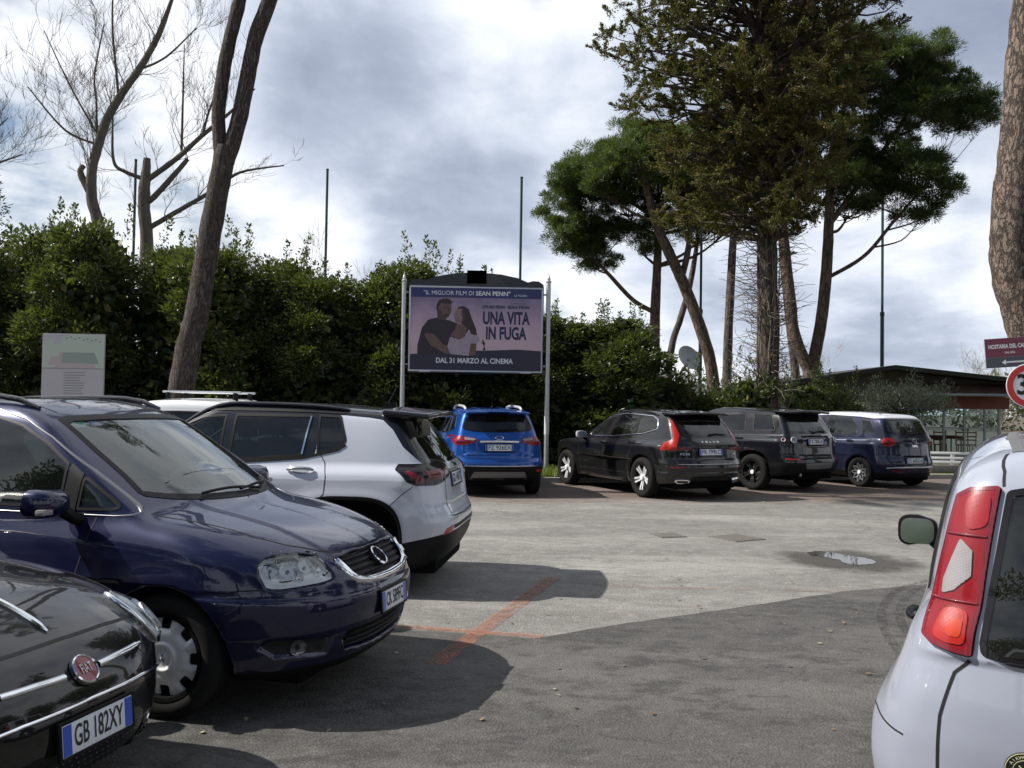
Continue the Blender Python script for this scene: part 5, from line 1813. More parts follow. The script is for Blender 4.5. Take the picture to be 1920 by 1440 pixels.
def car_offroad():
    sp = dict(SPEC['offroad'])
    sp['disp'] = [('rear', [(-.42, 1.12), (.42, 1.12), (.40, .92), (-.40, .92)], .03, .03)]
    c = new_car('offroader', sp, POSE['offroad'][:2], POSE['offroad'][2], 'black boxy off-road car with a roof spoiler and dark spoked wheels', 'car', 'cars parked along the hedge')
    root = c['root']
    P = mat_paint('paint_black_blue', (.004, .0045, .008), .0, .3, .08)
    fdw = rp([(.62, 1.15, .04), (.60, 1.19, .04), (.1, 1.50, .1), (-.16, 1.54), (-.16, 1.16)], .02)
    rdw = rp([(-.24, 1.17), (-.24, 1.55), (-.98, 1.57, .04), (-1.06, 1.19)], .03)
    qw = rp([(-1.24, 1.21), (-1.18, 1.57), (-1.62, 1.575, .05), (-1.80, 1.23, .05)], .03)
    rw = rp(sym([(0, 1.50), (.56, 1.49), (.66, 1.30), (.66, 1.19), (0, 1.17)]), .04)
    screen = sym([(0, 1.60), (.52, 1.56), (.66, 1.18), (0, 1.16)])
    clad = lambda v: np.minimum(v[:, 2] - np.where(v[:, 0] < -1.75, .60, .42), np.where(np.abs(v[:, 1]) > .6, np.minimum(*[np.hypot(v[:, 0] - a[0], v[:, 2] - a[1]) - a[2] - .045 for a in sp['arches']]), 9))
    build_shell(c, .024, regions=[('cladding', M_TRIM, clad, .002)], windows=[('side', fdw), ('side', rdw), ('side', qw), ('rear', rw), ('front', screen)], paint=P)
    G = MATS['glass_side']
    for nm, pl in (('door_window', fdw), ('door_window', rdw), ('quarter_window', qw)):
        window(c, nm, 'left', pl, G, frame=.022, both=True)
    window(c, 'rear_window', 'rear', rw, MATS['glass_dark'], frame=.04, fmat=M_SMOKE)
    window(c, 'windscreen', 'front', screen, MATS['glass_clear'], frame=.04)
    for s in (1, -1):
        vw = '150' if s > 0 else '-150'
        a = R(150 * s)
        def L(pts):
            return [((-math.sin(a)) * x + math.cos(a) * (s * y), z) for x, y, z in pts]
        lm = patch(c, 'tail_lamp', vw, rp(L([(-2.0, .88, 1.12), (-2.0, .88, 1.0), (-2.14, .80, .985), (-2.19, .60, .99), (-2.18, .58, 1.115)]), .015), M_SMOKE, off=.006)
        disc_at(c, lm, vw, L([(-2.18, .68, 1.05)])[0][0], 1.05, .052, .018, M_CLEARLENS, 'lamp_round', .012, ring=M_BEZEL)
        disc_at(c, lm, vw, L([(-2.06, .84, 1.05)])[0][0], 1.05, .036, .016, M_REDDARK, 'lamp_round', .012, ring=M_BEZEL)
        patch(c, 'rear_reflector', vw, L([(-2.10, .84, .66), (-2.10, .84, .69), (-2.25, .58, .675), (-2.26, .57, .645)]), M_REFLECT, off=.006)
    patch(c, 'skid_plate', 'rear', rp(sym([(0, .585), (.44, .585), (.40, .475), (0, .465)]), .02), mat_simple('skid_grey', (.16, .16, .165)), off=.006)
    band(c, 'bumper_gap', 'rear', [(-.80, .625), (0, .62), (.80, .625)], .010, M_GAP, off=.001)
    band(c, 'belt_line', 'left', [(.6, 1.125), (-.4, 1.14), (-1.87, 1.165)], .012, M_GAP, off=.002, both=True)
    for pth in ([(-.20, 1.12), (-.21, .8), (-.2, .45)], [(-1.12, 1.14), (-1.1, .95), (-.9, .7), (-.86, .45)], [(.86, 1.1), (.86, .8), (.84, .45)]):
        band(c, 'door_gap', 'left', pth, .008, M_GAP, off=.001, both=True)
    handle(c, -.08, 1.03, P); handle(c, -.98, 1.05, P)
    plate(c, 'rear', 0, 1.01, 'FX 788GA', .52, .112, tilt=8, off=.014)
    text_on(c, 'rear', -.42, 1.145, 'DISCOVERY', .05, M_ALU, sx=1.15, spacing=1.25)
    b = MB(); p, n = on_body(c['body'], np.array([(-.0, 1.19), (-.2, 1.22), (-.42, 1.21)]), 'rear', .02)
    b.tube([tuple(q) for q in p], [.02, .012, .008], 6); b.obj('wiper', M_TRIM, root)
    b = MB(); b.tube([(-2.0, .45, .36), (-2.17, .45, .35)], .035, 12); b.obj('exhaust_pipe', M_ALU, root)
    p, n = on_body(c['body'], np.array([[-1.35, 0.0]]), 'top', 0)
    b = MB(); b.box((p[0][0], 0, p[0][2] + .03), (.16, .05, .08), bevel=.03); b.obj('aerial', P, root)
    mirror(c, .72, 1.03, 1.18, P, .22, .17, .11)
    wheels(c, 1.41, -1.331, .825, .37, .245, .235, 'split10', M_DARKALLOY)
    underbody(c, -2.1, 2.0, .66, .24, .4)
    seat(c, .05, .36, z=.5); seat(c, .05, -.36, z=.5); seat(c, -.8, 0, z=.5, rear=True)
    return c


def car_family():
    sp = dict(SPEC['family'])
    sp['disp'] = [('rear', [(-.36, .70), (.36, .70), (.33, .50), (-.33, .50)], .025, .03)]
    c = new_car('family_car', sp, POSE['family'][:2], POSE['family'][2], 'dark blue family hatchback with a white roof and round red tail lamps', 'car', 'cars parked along the hedge')
    root = c['root']
    P = mat_paint('paint_night_blue', (.009, .012, .034), .20, .3, .08)
    PW = mat_paint('paint_white', (.50, .51, .55), .0, .3, .06)
    fdw = rp([(.75, 1.11, .03), (.2, 1.47, .1), (-.16, 1.53), (-.16, 1.12)], .025)
    rdw = rp([(-.24, 1.12), (-.24, 1.535), (-.92, 1.51, .09), (-1.12, 1.36, .06), (-1.20, 1.15, .03)], .03)
    qw = rp([(-1.30, 1.16), (-1.24, 1.36), (-1.14, 1.485, .03), (-1.45, 1.45, .06), (-1.62, 1.20, .05)], .03)
    rw = rp(sym([(0, 1.505), (.50, 1.49), (.62, 1.35), (.66, 1.18), (0, 1.15)]), .05)
    screen = sym([(0, 1.58), (.52, 1.54), (.66, 1.16), (0, 1.13)])
    roof_g = lambda v: np.interp(v[:, 0], [-2.2, -1.8, -1.5, -1.1, -.3, .3, .9], [1.515, 1.515, 1.50, 1.535, 1.565, 1.55, 1.2]) - v[:, 2]
    build_shell(c, .024, regions=[('roof', PW, roof_g, 0), ('cladding', M_TRIM, lambda v: v[:, 2] - .335, .002)], windows=[('side', fdw), ('side', rdw), ('side', qw), ('rear', rw), ('front', screen)], paint=P)
    G = MATS['glass_side']
    for nm, pl in (('door_window', fdw), ('door_window', rdw), ('quarter_window', qw)):
        window(c, nm, 'left', pl, G, frame=.02, both=True)
    window(c, 'rear_window', 'rear', rw, MATS['glass_dark'], frame=.035, fmat=M_SMOKE)
    window(c, 'windscreen', 'front', screen, MATS['glass_clear'], frame=.04)
    for s in (1, -1):
        vw = '145' if s > 0 else '-145'
        a = R(145 * s)
        cx, cz = (-math.sin(a)) * -1.90 + math.cos(a) * (s * .63), 1.0
        lm = patch(c, 'tail_lamp', vw, [(cx + .135 * math.copysign(abs(math.cos(t)) ** .75, math.cos(t)), cz + .09 * math.copysign(abs(math.sin(t)) ** .75, math.sin(t))) for t in np.linspace(0, 2 * math.pi, 26, endpoint=False)], M_REFLECT, off=.012, h=.03, skirt=.02)
        patch(c, 'lamp_inner', vw, [(cx + .06 * math.cos(t) - .02, cz + .045 * math.sin(t)) for t in np.linspace(0, 2 * math.pi, 18, endpoint=False)], M_RED, off=.018, parent=lm)
        patch(c, 'rear_reflector', 'rear', rp([(s * .40, .40), (s * .60, .41), (s * .60, .37), (s * .42, .36)][::s], .01), M_REDDARK, off=.006)
    band(c, 'bumper_chrome', 'rear', [(-.70, .44), (-.55, .455), (0, .46), (.55, .455), (.70, .44)], .035, M_ALU, off=.006, height=.008)
    band(c, 'bumper_gap', 'rear', [(-.66, .70), (-.5, .52), (0, .505), (.5, .52), (.66, .70)], .008, M_GAP, off=.001)
    band(c, 'side_moulding', 'left', [(.5, .99), (-.59, 1.005), (-1.2, 1.02), (-1.66, 1.035)], .010, M_CHROME, off=.003, both=True)
    for pth in ([(-.20, 1.09), (-.21, .8), (-.2, .37)], [(-1.24, 1.12), (-1.2, .95), (-.95, .65), (-.86, .37)]):
        band(c, 'door_gap', 'left', pth, .008, M_GAP, off=.001, both=True)
    handle(c, -.1, .97, P); handle(c, -1.05, .99, P)
    plate(c, 'rear', .06, .60, 'FS 660ZA', .52, .112, tilt=4, off=.014)
    badge_disc(c, 'rear', 0, 1.015, .055, M_CHROME, mat_simple('badge_grey', (.06, .06, .07), .3, coat=1), off=.008)
    text_on(c, 'rear', 0, .915, '500L', .065, M_CHROME, sx=1.3)
    b = MB(); p, n = on_body(c['body'], np.array([(.04, 1.165), (-.2, 1.19), (-.40, 1.195)]), 'rear', .02)
    b.tube([tuple(q) for q in p], [.02, .012, .008], 6); b.obj('wiper', M_TRIM, root)
    mirror(c, .78, .98, 1.12, P, .2, .15, .1)
    wheels(c, 1.295, -1.317, .775, .325, .225, .215, 'twist', mat_simple('alloy_two_tone', (.22, .225, .24), .4, .4))
    underbody(c, -1.9, 1.9, .6)
    seat(c, .05, .36, z=.45); seat(c, .05, -.36, z=.45); seat(c, -.8, 0, z=.45, rear=True)
    return c


def car_hatch():
    sp = dict(SPEC['hatch'])
    c = new_car('pale_hatchback', sp, POSE['hatch'][:2], POSE['hatch'][2], 'pale grey small hatchback with a tall red tail lamp, nearest car on the right', 'car')
    root = c['root']
    P = mat_paint('paint_pale_grey', (.29, .31, .375), .10, .35, .05)
    rdw = rp([(-.20, 1.0), (-.20, 1.42), (-.78, 1.42, .05), (-.98, 1.02, .04)], .03)
    qw = rp([(-1.06, 1.02, .03), (-.92, 1.41, .05), (-1.36, 1.38, .06), (-1.46, .98, .05)], .03)
    fdw = rp([(-.12, 1.0), (-.12, 1.42), (.25, 1.40, .1), (.78, 1.02, .04)], .02)
    rw = rp(sym([(0, 1.39), (.36, 1.385), (.460, 1.362), (.478, 1.25), (.532, .90), (.527, .865), (.45, .85), (0, .835)]), .025)
    screen = sym([(0, 1.46), (.50, 1.42), (.62, 1.04), (0, 1.01)])
    build_shell(c, .016, windows=[('side', rdw), ('side', qw), ('side', fdw), ('rear', rw), ('front', screen)], paint=P)
    G = MATS['glass_side']
    for nm, pl in (('door_window', fdw), ('door_window', rdw), ('quarter_window', qw)):
        window(c, nm, 'left', pl, MATS['glass_dark'], frame=.03, both=True)
    window(c, 'rear_window', 'rear', rw, MATS['glass_dark'], frame=.02, fmat=M_SMOKE)
    window(c, 'windscreen', 'front', screen, MATS['glass_clear'], frame=.04)
    for s in (1, -1):
        vw = '150' if s > 0 else '-150'
        a = R(150 * s)
        def L(pts):
            return [((-math.sin(a)) * x + math.cos(a) * (s * y), z) for x, y, z in pts]
        out = rp(L([(-1.57, .60, 1.335), (-1.585, .56, 1.36), (-1.61, .478, 1.372), (-1.65, .495, 1.25), (-1.715, .522, 1.05), (-1.78, .55, .856), (-1.77, .595, .86), (-1.74, .66, .872), (-1.705, .69, .893), (-1.67, .68, .96), (-1.61, .63, 1.17)]), .012)
        lm = patch(c, 'tail_lamp', vw, out, M_RED, off=.014, h=.02, skirt=.03)
        patch(c, 'lamp_clear', vw, rp(L([(-1.65, .585, 1.20), (-1.672, .55, 1.165), (-1.70, .555, 1.09), (-1.695, .60, 1.04), (-1.68, .63, 1.025), (-1.665, .625, 1.07)]), .006), M_CLEARLENS, off=.019, h=.02, parent=lm)
        patch(c, 'lamp_orange', vw, rp(L([(-1.705, .625, .985), (-1.735, .56, .985), (-1.77, .568, .885), (-1.755, .62, .885), (-1.725, .655, .90)]), .03), M_REFLECT, off=.0185, h=.02, parent=lm)
        patch(c, 'lamp_upper', vw, rp(L([(-1.588, .565, 1.33), (-1.61, .497, 1.348), (-1.65, .51, 1.245), (-1.64, .565, 1.225)]), .03), M_REFLECT2, off=.0185, h=.02, parent=lm)
        glow = mat_lens('lamp_glow', (.52, .045, .012), .6, 420, .1)  # painted glow: brighter orange patch for the bulb's highlight
        patch(c, 'lamp_bulb', vw, rp(L([(-1.735, .595, .955), (-1.748, .575, .955), (-1.765, .582, .905), (-1.75, .612, .905), (-1.735, .618, .92)]), .02), glow, off=.0205, h=.02, parent=lm)
        band(c, 'lamp_divider', vw, L([(-1.61, .615, 1.212), (-1.63, .58, 1.212), (-1.657, .508, 1.212)]), .010, M_REDDARK, off=.0165, parent=lm, height=.004)
        band(c, 'lamp_divider', vw, L([(-1.662, .665, 1.008), (-1.69, .61, 1.008), (-1.728, .535, 1.008)]), .010, M_REDDARK, off=.0165, parent=lm, height=.004)
        band(c, 'lamp_rim', vw, out, .012, M_REDDARK, off=.0155, closed=True, inset=True, parent=lm)
        band(c, 'lamp_gap', vw, out, .006, M_GAP, off=.0025, closed=True)
        # tailgate shut line running over and under the lamp
        band(c, 'tailgate_gap', vw, L([(-1.45, .455, 1.475), (-1.56, .462, 1.42), (-1.61, .472, 1.375)]), .008, M_GAP, off=.0015)
        band(c, 'tailgate_gap', vw, L([(-1.778, .555, .845), (-1.765, .595, .80), (-1.762, .605, .76), (-1.76, .63, .66), (-1.76, .64, .50), (-1.75, .64, .36)]), .010, M_GAP, off=.0015)
    band(c, 'bumper_gap', 'left', [(-1.30, .56), (-1.5, .575), (-1.72, .56)], .006, M_GAP, off=.0015, both=True)
    band(c, 'bumper_gap', 'rear', [(-.66, .40), (0, .39), (.66, .40)], .008, M_GAP, off=.0015)
    # roof stripe (dark rubber) beside the tailgate
    p_ = mat_simple('roof_rubber', (.10, .10, .10), .6)
    for s in (1, -1):
        band(c, 'roof_strip', 'top', [(.2, s * .46), (-.8, s * .46), (-1.45, s * .43)], .035, p_, off=.002)
    # round club sticker on the tailgate
    m = anchor(c, 'rear', .405, .548, .003)
    b = MB(); b.lathe([(.0005, .001), (.06, .001), (.06, -.002)], 40); st = b.obj('sticker', mat_simple('sticker_black', (.01, .01, .01), .4), root); st.matrix_local = m
    gold = mat_simple('sticker_cream', (.62, .60, .36), .5)
    for r0, r1 in ((.056, .058), (.036, .0375)):
        b = MB(); b.lathe([(r0, .0015), (r0, .0022), (r1, .0022), (r1, .0015)], 40, closed=True); b.obj('sticker_ring', gold, st)
    for i, ch in enumerate('AIKWON'):
        t = link('sticker_letter', mesh_text('sticker_letter', ch, .014, gold), st)
        a = R(150 - i * 14); t.location = (.046 * math.cos(a), .046 * math.sin(a), .0022); t.rotation_euler = (0, 0, a - math.pi / 2)
    b = MB()
    b.tube([(-.02, .018, .003), (.0, .0, .003), (-.022, -.014, .003)], .002, 5).tube([(.02, .018, .003), (.0, .0, .003), (.022, -.014, .003)], .002, 5).tube([(-.025, .005, .003), (.025, .005, .003)], .002, 5).tube([(-.022, -.02, .003), (.022, -.02, .003)], .002, 5)
    b.obj('sticker_mark', gold, st)
    mirror(c, .50, .93, .965, M_TRIM, .20, .17, .09)
    handle(c, -.95, .80, M_TRIM)
    plate(c, 'rear', 0, .68, 'FP 314MB', .52, .112, off=.014)
    wheels(c, 1.106, -1.194, .715, .29, .185, .175, 'five')
    underbody(c, -1.65, 1.6, .55)
    seat(c, .0, .34, z=.38); seat(c, .0, -.34, z=.38); seat(c, -.85, 0, z=.38, rear=True)
    return c


def car_van():
    c = new_car('white_van', SPEC['van'], POSE['van'][:2], POSE['van'][2], 'white van with two roof bars, mostly hidden behind the black roofed SUV', 'van', 'cars parked on the left side')
    root = c['root']
    P = mat_paint('paint_white_van', (.74, .75, .76), 0, .35, .05)
    sw = rp([(.75, 1.15, .04), (.3, 1.48, .1), (-.4, 1.50), (-.4, 1.12)], .03)
    sw2 = rp([(-.48, 1.12), (-.48, 1.50), (-1.3, 1.48, .05), (-1.35, 1.14)], .03)
    rw = rp(sym([(0, 1.50), (.52, 1.49), (.60, 1.14), (0, 1.12)]), .06)
    screen = sym([(0, 1.60), (.46, 1.57), (.60, 1.16), (0, 1.13)])
    build_shell(c, .032, windows=[('side', sw), ('side', sw2), ('rear', rw), ('front', screen)], paint=P)
    for pl in (sw, sw2):
        window(c, 'side_window', 'left', pl, MATS['glass_dark'], frame=.03, both=True)
    window(c, 'rear_window', 'rear', rw, MATS['glass_dark'], frame=.03)
    window(c, 'windscreen', 'front', screen, MATS['glass_clear'], frame=.04)
    for x in (-.95, -.25):
        b = MB(); b.box((x, 0, 1.765), (.07, 1.12, .03), bevel=.012)
        o = b.obj('roof_bar', mat_simple('roof_bar_alloy', (.75, .76, .78), .3, .6), root)
        for s in (1, -1):
            b = MB(); b.box((x, s * .48, 1.70), (.09, .06, .12), bevel=.015)
            b.obj('bar_foot', M_TRIM, o)
    wheels(c, 1.2, -1.2, .74, .3, .19, .19, 'five')
    for s in (1, -1):
        patch(c, 'tail_lamp', 'rear', [(s * .70, 1.1), (s * .80, 1.1), (s * .80, .75), (s * .70, .75)][::s], M_RED, off=.004)
    mirror(c, .75, .97, 1.15, M_TRIM, .2, .2, .1)
    return c


def build_cars():
    car_mpv(); car_city(); car_suv(); car_estate(); car_blue(); car_offroad(); car_family(); car_hatch(); car_van()
# ------------------------------------------------------------------ vegetation
rng = np.random.default_rng(7)


def unit(v):
    return v / np.maximum(np.linalg.norm(v, axis=-1, keepdims=True), 1e-9)


def leaf_cards(p, d, n, ln, wd, fold=.25):
    """diamond leaves: base point p, direction d, face normal n, length and width"""
    d = unit(d); s = unit(np.cross(d, n)); n = np.cross(s, d)
    ln = np.asarray(ln).reshape(-1, 1) * np.ones((len(p), 1)); wd = np.asarray(wd).reshape(-1, 1) * np.ones((len(p), 1))
    a = p; c = p + d * ln
    m = p + d * ln * .45 - n * ln * fold * .25
    b = m + s * wd * .5 + n * ln * fold * .25; e = m - s * wd * .5 + n * ln * fold * .25
    v = np.stack([a, b, c, e], 1).reshape(-1, 3)
    f = np.arange(len(p) * 4).reshape(-1, 4)
    return v, f


def mat_leaf(name, c1, c2, c3=None, rough=.42, trans=.25, spec=.5):
    if name in MATS:
        return MATS[name]
    m = bpy.data.materials.new(name); m.use_nodes = True
    T = NT(m.node_tree)
    out = T.n('ShaderNodeOutputMaterial'); b = T.n('ShaderNodeBsdfPrincipled')
    g = T.n('ShaderNodeNewGeometry'); tc = T.n('ShaderNodeTexCoord')
    r = g.outputs['Random Per Island']
    nz = T.noise(tc.outputs['Object'], .9, 3, .6)
    col = T.mix(T.math('ADD', T.math('MULTIPLY', r, .7), T.math('MULTIPLY', T.math('SUBTRACT', nz, .35), .8), clamp=True), c1, c2)
    if c3:
        col = T.mix(T.math('GREATER_THAN', T.math('ADD', r, T.math('MULTIPLY', nz, .5)), 1.04), col, c3)
    oi = T.n('ShaderNodeObjectInfo')
    col = T.mix(T.math('MULTIPLY', oi.outputs['Random'], .55), col, T.mix(1.0, col, (.55, .72, .70), 'MULTIPLY'))
    T.l(col, b.inputs['Base Color'])
    b.inputs['Roughness'].default_value = rough
    b.inputs['Specular IOR Level'].default_value = spec
    tl = T.n('ShaderNodeBsdfTranslucent')
    cg = T.mix(.5, col, (.30, .36, .04), 'MULTIPLY')
    T.l(T.mix(.55, col, (.22, .30, .03)), tl.inputs[0])
    mx = T.n('ShaderNodeMixShader'); mx.inputs[0].default_value = trans
    T.l(b.outputs[0], mx.inputs[1]); T.l(tl.outputs[0], mx.inputs[2])
    T.l(mx.outputs[0], out.inputs[0])
    MATS[name] = m
    return m


def mat_bark(name, c1, c2, c3, scale=6.0, bump=.8, stretch=.35, plates=True, bump_d=.05):
    if name in MATS:
        return MATS[name]
    m = bpy.data.materials.new(name); m.use_nodes = True
    T = NT(m.node_tree)
    out = T.n('ShaderNodeOutputMaterial'); b = T.n('ShaderNodeBsdfPrincipled')
    tc = T.n('ShaderNodeTexCoord'); mp = T.n('ShaderNodeMapping')
    mp.inputs['Scale'].default_value = (1, 1, stretch)
    T.l(tc.outputs['Object'], mp.inputs['Vector'])
    wob = T.n('ShaderNodeTexNoise'); wob.inputs['Scale'].default_value = scale * .8; wob.inputs['Detail'].default_value = 6; wob.inputs['Roughness'].default_value = .68; T.l(mp.outputs[0], wob.inputs['Vector'])
    vm = T.n('ShaderNodeVectorMath', operation='MULTIPLY_ADD'); T.l(wob.outputs['Color'], vm.inputs[0]); vm.inputs[1].default_value = (.26, .26, .26); T.l(mp.outputs[0], vm.inputs[2])
    vo = T.n('ShaderNodeTexVoronoi', feature='DISTANCE_TO_EDGE'); vo.inputs['Scale'].default_value = scale; T.l(vm.outputs[0], vo.inputs['Vector'])
    vc = T.n('ShaderNodeTexVoronoi', feature='F1'); vc.inputs['Scale'].default_value = scale; T.l(vm.outputs[0], vc.inputs['Vector'])
    crack = T.math('MULTIPLY', vo.outputs['Distance'], 10.0, clamp=True)
    mpf = T.n('ShaderNodeMapping'); mpf.inputs['Scale'].default_value = (1, 1, stretch * .5); T.l(tc.outputs['Object'], mpf.inputs['Vector'])
    fur = T.math('MULTIPLY', T.math('ABSOLUTE', T.math('SUBTRACT', T.noise(mpf.outputs[0], scale * .9, 4, .6, .6), .5)), 30.0, clamp=True)
    crack = T.math('MULTIPLY', crack, T.math('ADD', T.math('MULTIPLY', fur, .8), .2))
    nz = T.noise(mp.outputs[0], scale * 3.5, 6, .65)
    sepc = T.n('ShaderNodeSeparateColor'); T.l(vc.outputs['Color'], sepc.inputs[0])
    plate = T.mix(T.math('ADD', T.math('MULTIPLY', sepc.outputs[0], .6), T.math('MULTIPLY', nz, .5), clamp=True), c1, c2)
    if plates:
        col = T.mix(T.math('MULTIPLY', T.math('ADD', crack, T.math('MULTIPLY', T.math('SUBTRACT', nz, .5), .5)), 1.3, clamp=True), c3, plate)
    else:
        col = T.mix(nz, c3, plate)
    T.l(col, b.inputs['Base Color'])
    b.inputs['Roughness'].default_value = .9
    b.inputs['Specular IOR Level'].default_value = .2
    bp = T.n('ShaderNodeBump', i_Strength=bump, i_Distance=bump_d)
    T.l(T.math('ADD', T.math('MULTIPLY', crack, .7 if plates else .2), T.math('MULTIPLY', nz, .5)), bp.inputs['Height'])
    T.l(bp.outputs[0], b.inputs['Normal'])
    T.l(b.outputs[0], out.inputs[0])
    MATS[name] = m
    return m


def spline(pts, n):
    """smooth path through points (position + radius rows)"""
    P = np.asarray(pts, float)
    k = len(P)
    if k < 3:
        t = np.linspace(0, 1, n)[:, None]
        return P[0] * (1 - t) + P[-1] * t
    o = []
    for s in np.linspace(0, k - 1, n):
        i = min(int(s), k - 2); t = s - i
        p0 = P[max(i - 1, 0)]; p1 = P[i]; p2 = P[i + 1]; p3 = P[min(i + 2, k - 1)]
        o.append(.5 * ((2 * p1) + (p2 - p0) * t + (2 * p0 - 5 * p1 + 4 * p2 - p3) * t * t + (3 * p1 - p0 - 3 * p2 + p3) * t ** 3))
    return np.array(o)


class Wood:
    """trunks, limbs and twigs of one tree as one mesh"""
    def __init__(s):
        s.v, s.f, s.n = [], [], 0

    def tube(s, path, sides=8, rough=0.0, closed=True):
        path = np.asarray(path, float)
        p, r = path[:, :3], path[:, 3]
        t = unit(np.gradient(p, axis=0))
        a = np.cross(t[0], [0, 0, 1.0]); a = a if np.linalg.norm(a) > .1 else np.cross(t[0], [1.0, 0, 0])
        rings = []
        ang = np.linspace(0, 2 * np.pi, sides, endpoint=False)
        for i in range(len(p)):
            a = a - t[i] * (a @ t[i]); a = a / max(np.linalg.norm(a), 1e-9); b = np.cross(t[i], a)
            rr = r[i] * (1 + (rough * (rng.random(sides) - .5) if rough else 0))
            rings.append(p[i] + (np.cos(ang)[:, None] * a + np.sin(ang)[:, None] * b) * (rr * np.ones(sides))[:, None])
        m = len(p)
        s.v.append(np.concatenate(rings))
        i = np.arange(m * sides).reshape(m, sides)
        q = np.stack([i[:-1], np.roll(i, -1, 1)[:-1], np.roll(i, -1, 1)[1:], i[1:]], -1).reshape(-1, 4) + s.n
        s.f.append(q)
        s.n += m * sides
        return s

    def obj(s, name, mat, parent):
        return link(name, np_mesh(name, np.concatenate(s.v), np.concatenate(s.f), mat), parent)


class Leaves:
    def __init__(s):
        s.v, s.f, s.n = [], [], 0

    def add(s, v, f):
        s.v.append(v); s.f.append(f + s.n); s.n += len(v)

    def mesh(s, name, mat):
        me = np_mesh(name, np.concatenate(s.v), np.concatenate(s.f), mat, smooth=False)
        return me


def rand_dir(n):
    return unit(rng.normal(size=(n, 3)))


def clump_leaves(L, c, r, n, size, up=.35, out=None, aspect=.45, squash=1.0):
    """a sprig of leaves round the point c"""
    d = rand_dir(n)
    rad = r * (.25 + .75 * rng.random(n) ** .5)
    p = c + d * rad[:, None] * np.array([1, 1, squash])
    dd = d + np.array([0, 0, up]) + .7 * rand_dir(n)
    if out is not None:
        dd = dd + out * .6
    nn = d + np.array([0, 0, .6]) + .7 * rand_dir(n)
    sz = size * (.65 + .7 * rng.random(n))
    L.add(*leaf_cards(p, dd, nn, sz, sz * aspect))


# shrub-tree of the tall hedge
def hedge_mesh(w, d, h, seed, leaf=.105, dens=1.0, spires=7):
    global rng
    rng = np.random.default_rng(seed)
    L = Leaves()
    # profile: wide at mid height, ragged top
    nclump = int(265 * dens * (w * h / 14))
    def prof(t):
        return np.interp(t, [0, .12, .45, .75, .92, 1.0], [.80, .95, 1.0, .88, .60, .22])
    lob = rng.random(8) * 6.28
    # bushy lobes give the hedge its lumps of light and shade
    nl = int(27 * w * h / 18)
    lobes = []
    for k in range(nl):
        t = rng.random() ** .85
        a = rng.random() * 2 * np.pi
        rr = prof(t) * (.80 + .22 * rng.random())
        lobes.append((np.array([np.cos(a) * rr * w / 2 * .88, np.sin(a) * rr * d / 2 * .88, .3 + t * (h - .75)]), .32 + .44 * rng.random(), np.array([np.cos(a), np.sin(a), .45]), leaf * (.75 + .6 * rng.random())))
    for k in range(nclump):
        c0, r0, o0, lf = lobes[rng.integers(nl)]
        dd = unit(rand_dir(1)[0] * .8 + o0 * .75)
        c = c0 + dd * r0 * (.75 + .3 * rng.random()) * np.array([1, 1, .9])
        clump_leaves(L, c, .17 + .13 * rng.random(), int(34 + 26 * rng.random()), lf, out=dd)
    # upright shoots
    for k in range(spires):
        a = rng.random() * 2 * np.pi; r0 = rng.random() ** .5 * .62
        base = np.array([np.cos(a) * r0 * w / 2, np.sin(a) * r0 * d / 2, h * (.86 + .06 * rng.random())])
        ln = .5 + 1.0 * rng.random()
        lean = np.array([rng.normal() * .12, rng.normal() * .12, 1.0])
        m = int(30 + 50 * ln)
        s = rng.random(m) ** .8
        wd = .27 * (1 - s) + .05
        p = base + lean * (s * ln)[:, None] + rand_dir(m) * (wd * rng.random(m) ** .5)[:, None]
        dd = rand_dir(m) * .8 + np.array([0, 0, .9])
        sz = leaf * (.7 + .6 * rng.random(m))
        L.add(*leaf_cards(p, dd, rand_dir(m) + np.array([0, 0, .3]), sz, sz * .45))
    # inner leaves that stop the light
    m = int(5200 * dens)
    t = rng.random(m); a = rng.random(m) * 2 * np.pi; rr = prof(t) * rng.random(m) ** .6 * .80
    p = np.stack([np.cos(a) * rr * w / 2, np.sin(a) * rr * d / 2, .1 + t * (h - .3)], 1)
    sz = leaf * 2.4 * (.8 + .6 * rng.random(m))
    L.add(*leaf_cards(p, rand_dir(m), rand_dir(m), sz, sz * .7))
    return L


def shrub(name, mesh, wood_mesh, mat_wood, loc, rz, sc, label, cat, group=None):
    o = empty(name, loc, rz)
    o.scale = sc
    tag(o, label, cat, group)
    link('crown', mesh, o)
    link('trunk', wood_mesh, o)
    return o


def stem_mesh(h, r, seed, name='trunk'):
    global rng
    rng = np.random.default_rng(seed)
    W = Wood()
    for k in range(4):
        a = rng.random() * 6.28
        b = np.array([np.cos(a), np.sin(a)]) * .12
        e = np.array([np.cos(a), np.sin(a)]) * (.35 + .3 * rng.random())
        W.tube(spline([(b[0], b[1], -.05, r), (b[0] * 1.8, b[1] * 1.8, h * .35, r * .75), (e[0], e[1], h * .75, r * .4), (e[0] * 1.2, e[1] * 1.2, h * .9, r * .15)], 7), 6)
    return np_mesh(name, np.concatenate(W.v), np.concatenate(W.f), mat_bark('hedge_bark', (.09, .075, .06), (.12, .10, .08), (.05, .042, .035), 9, .4))


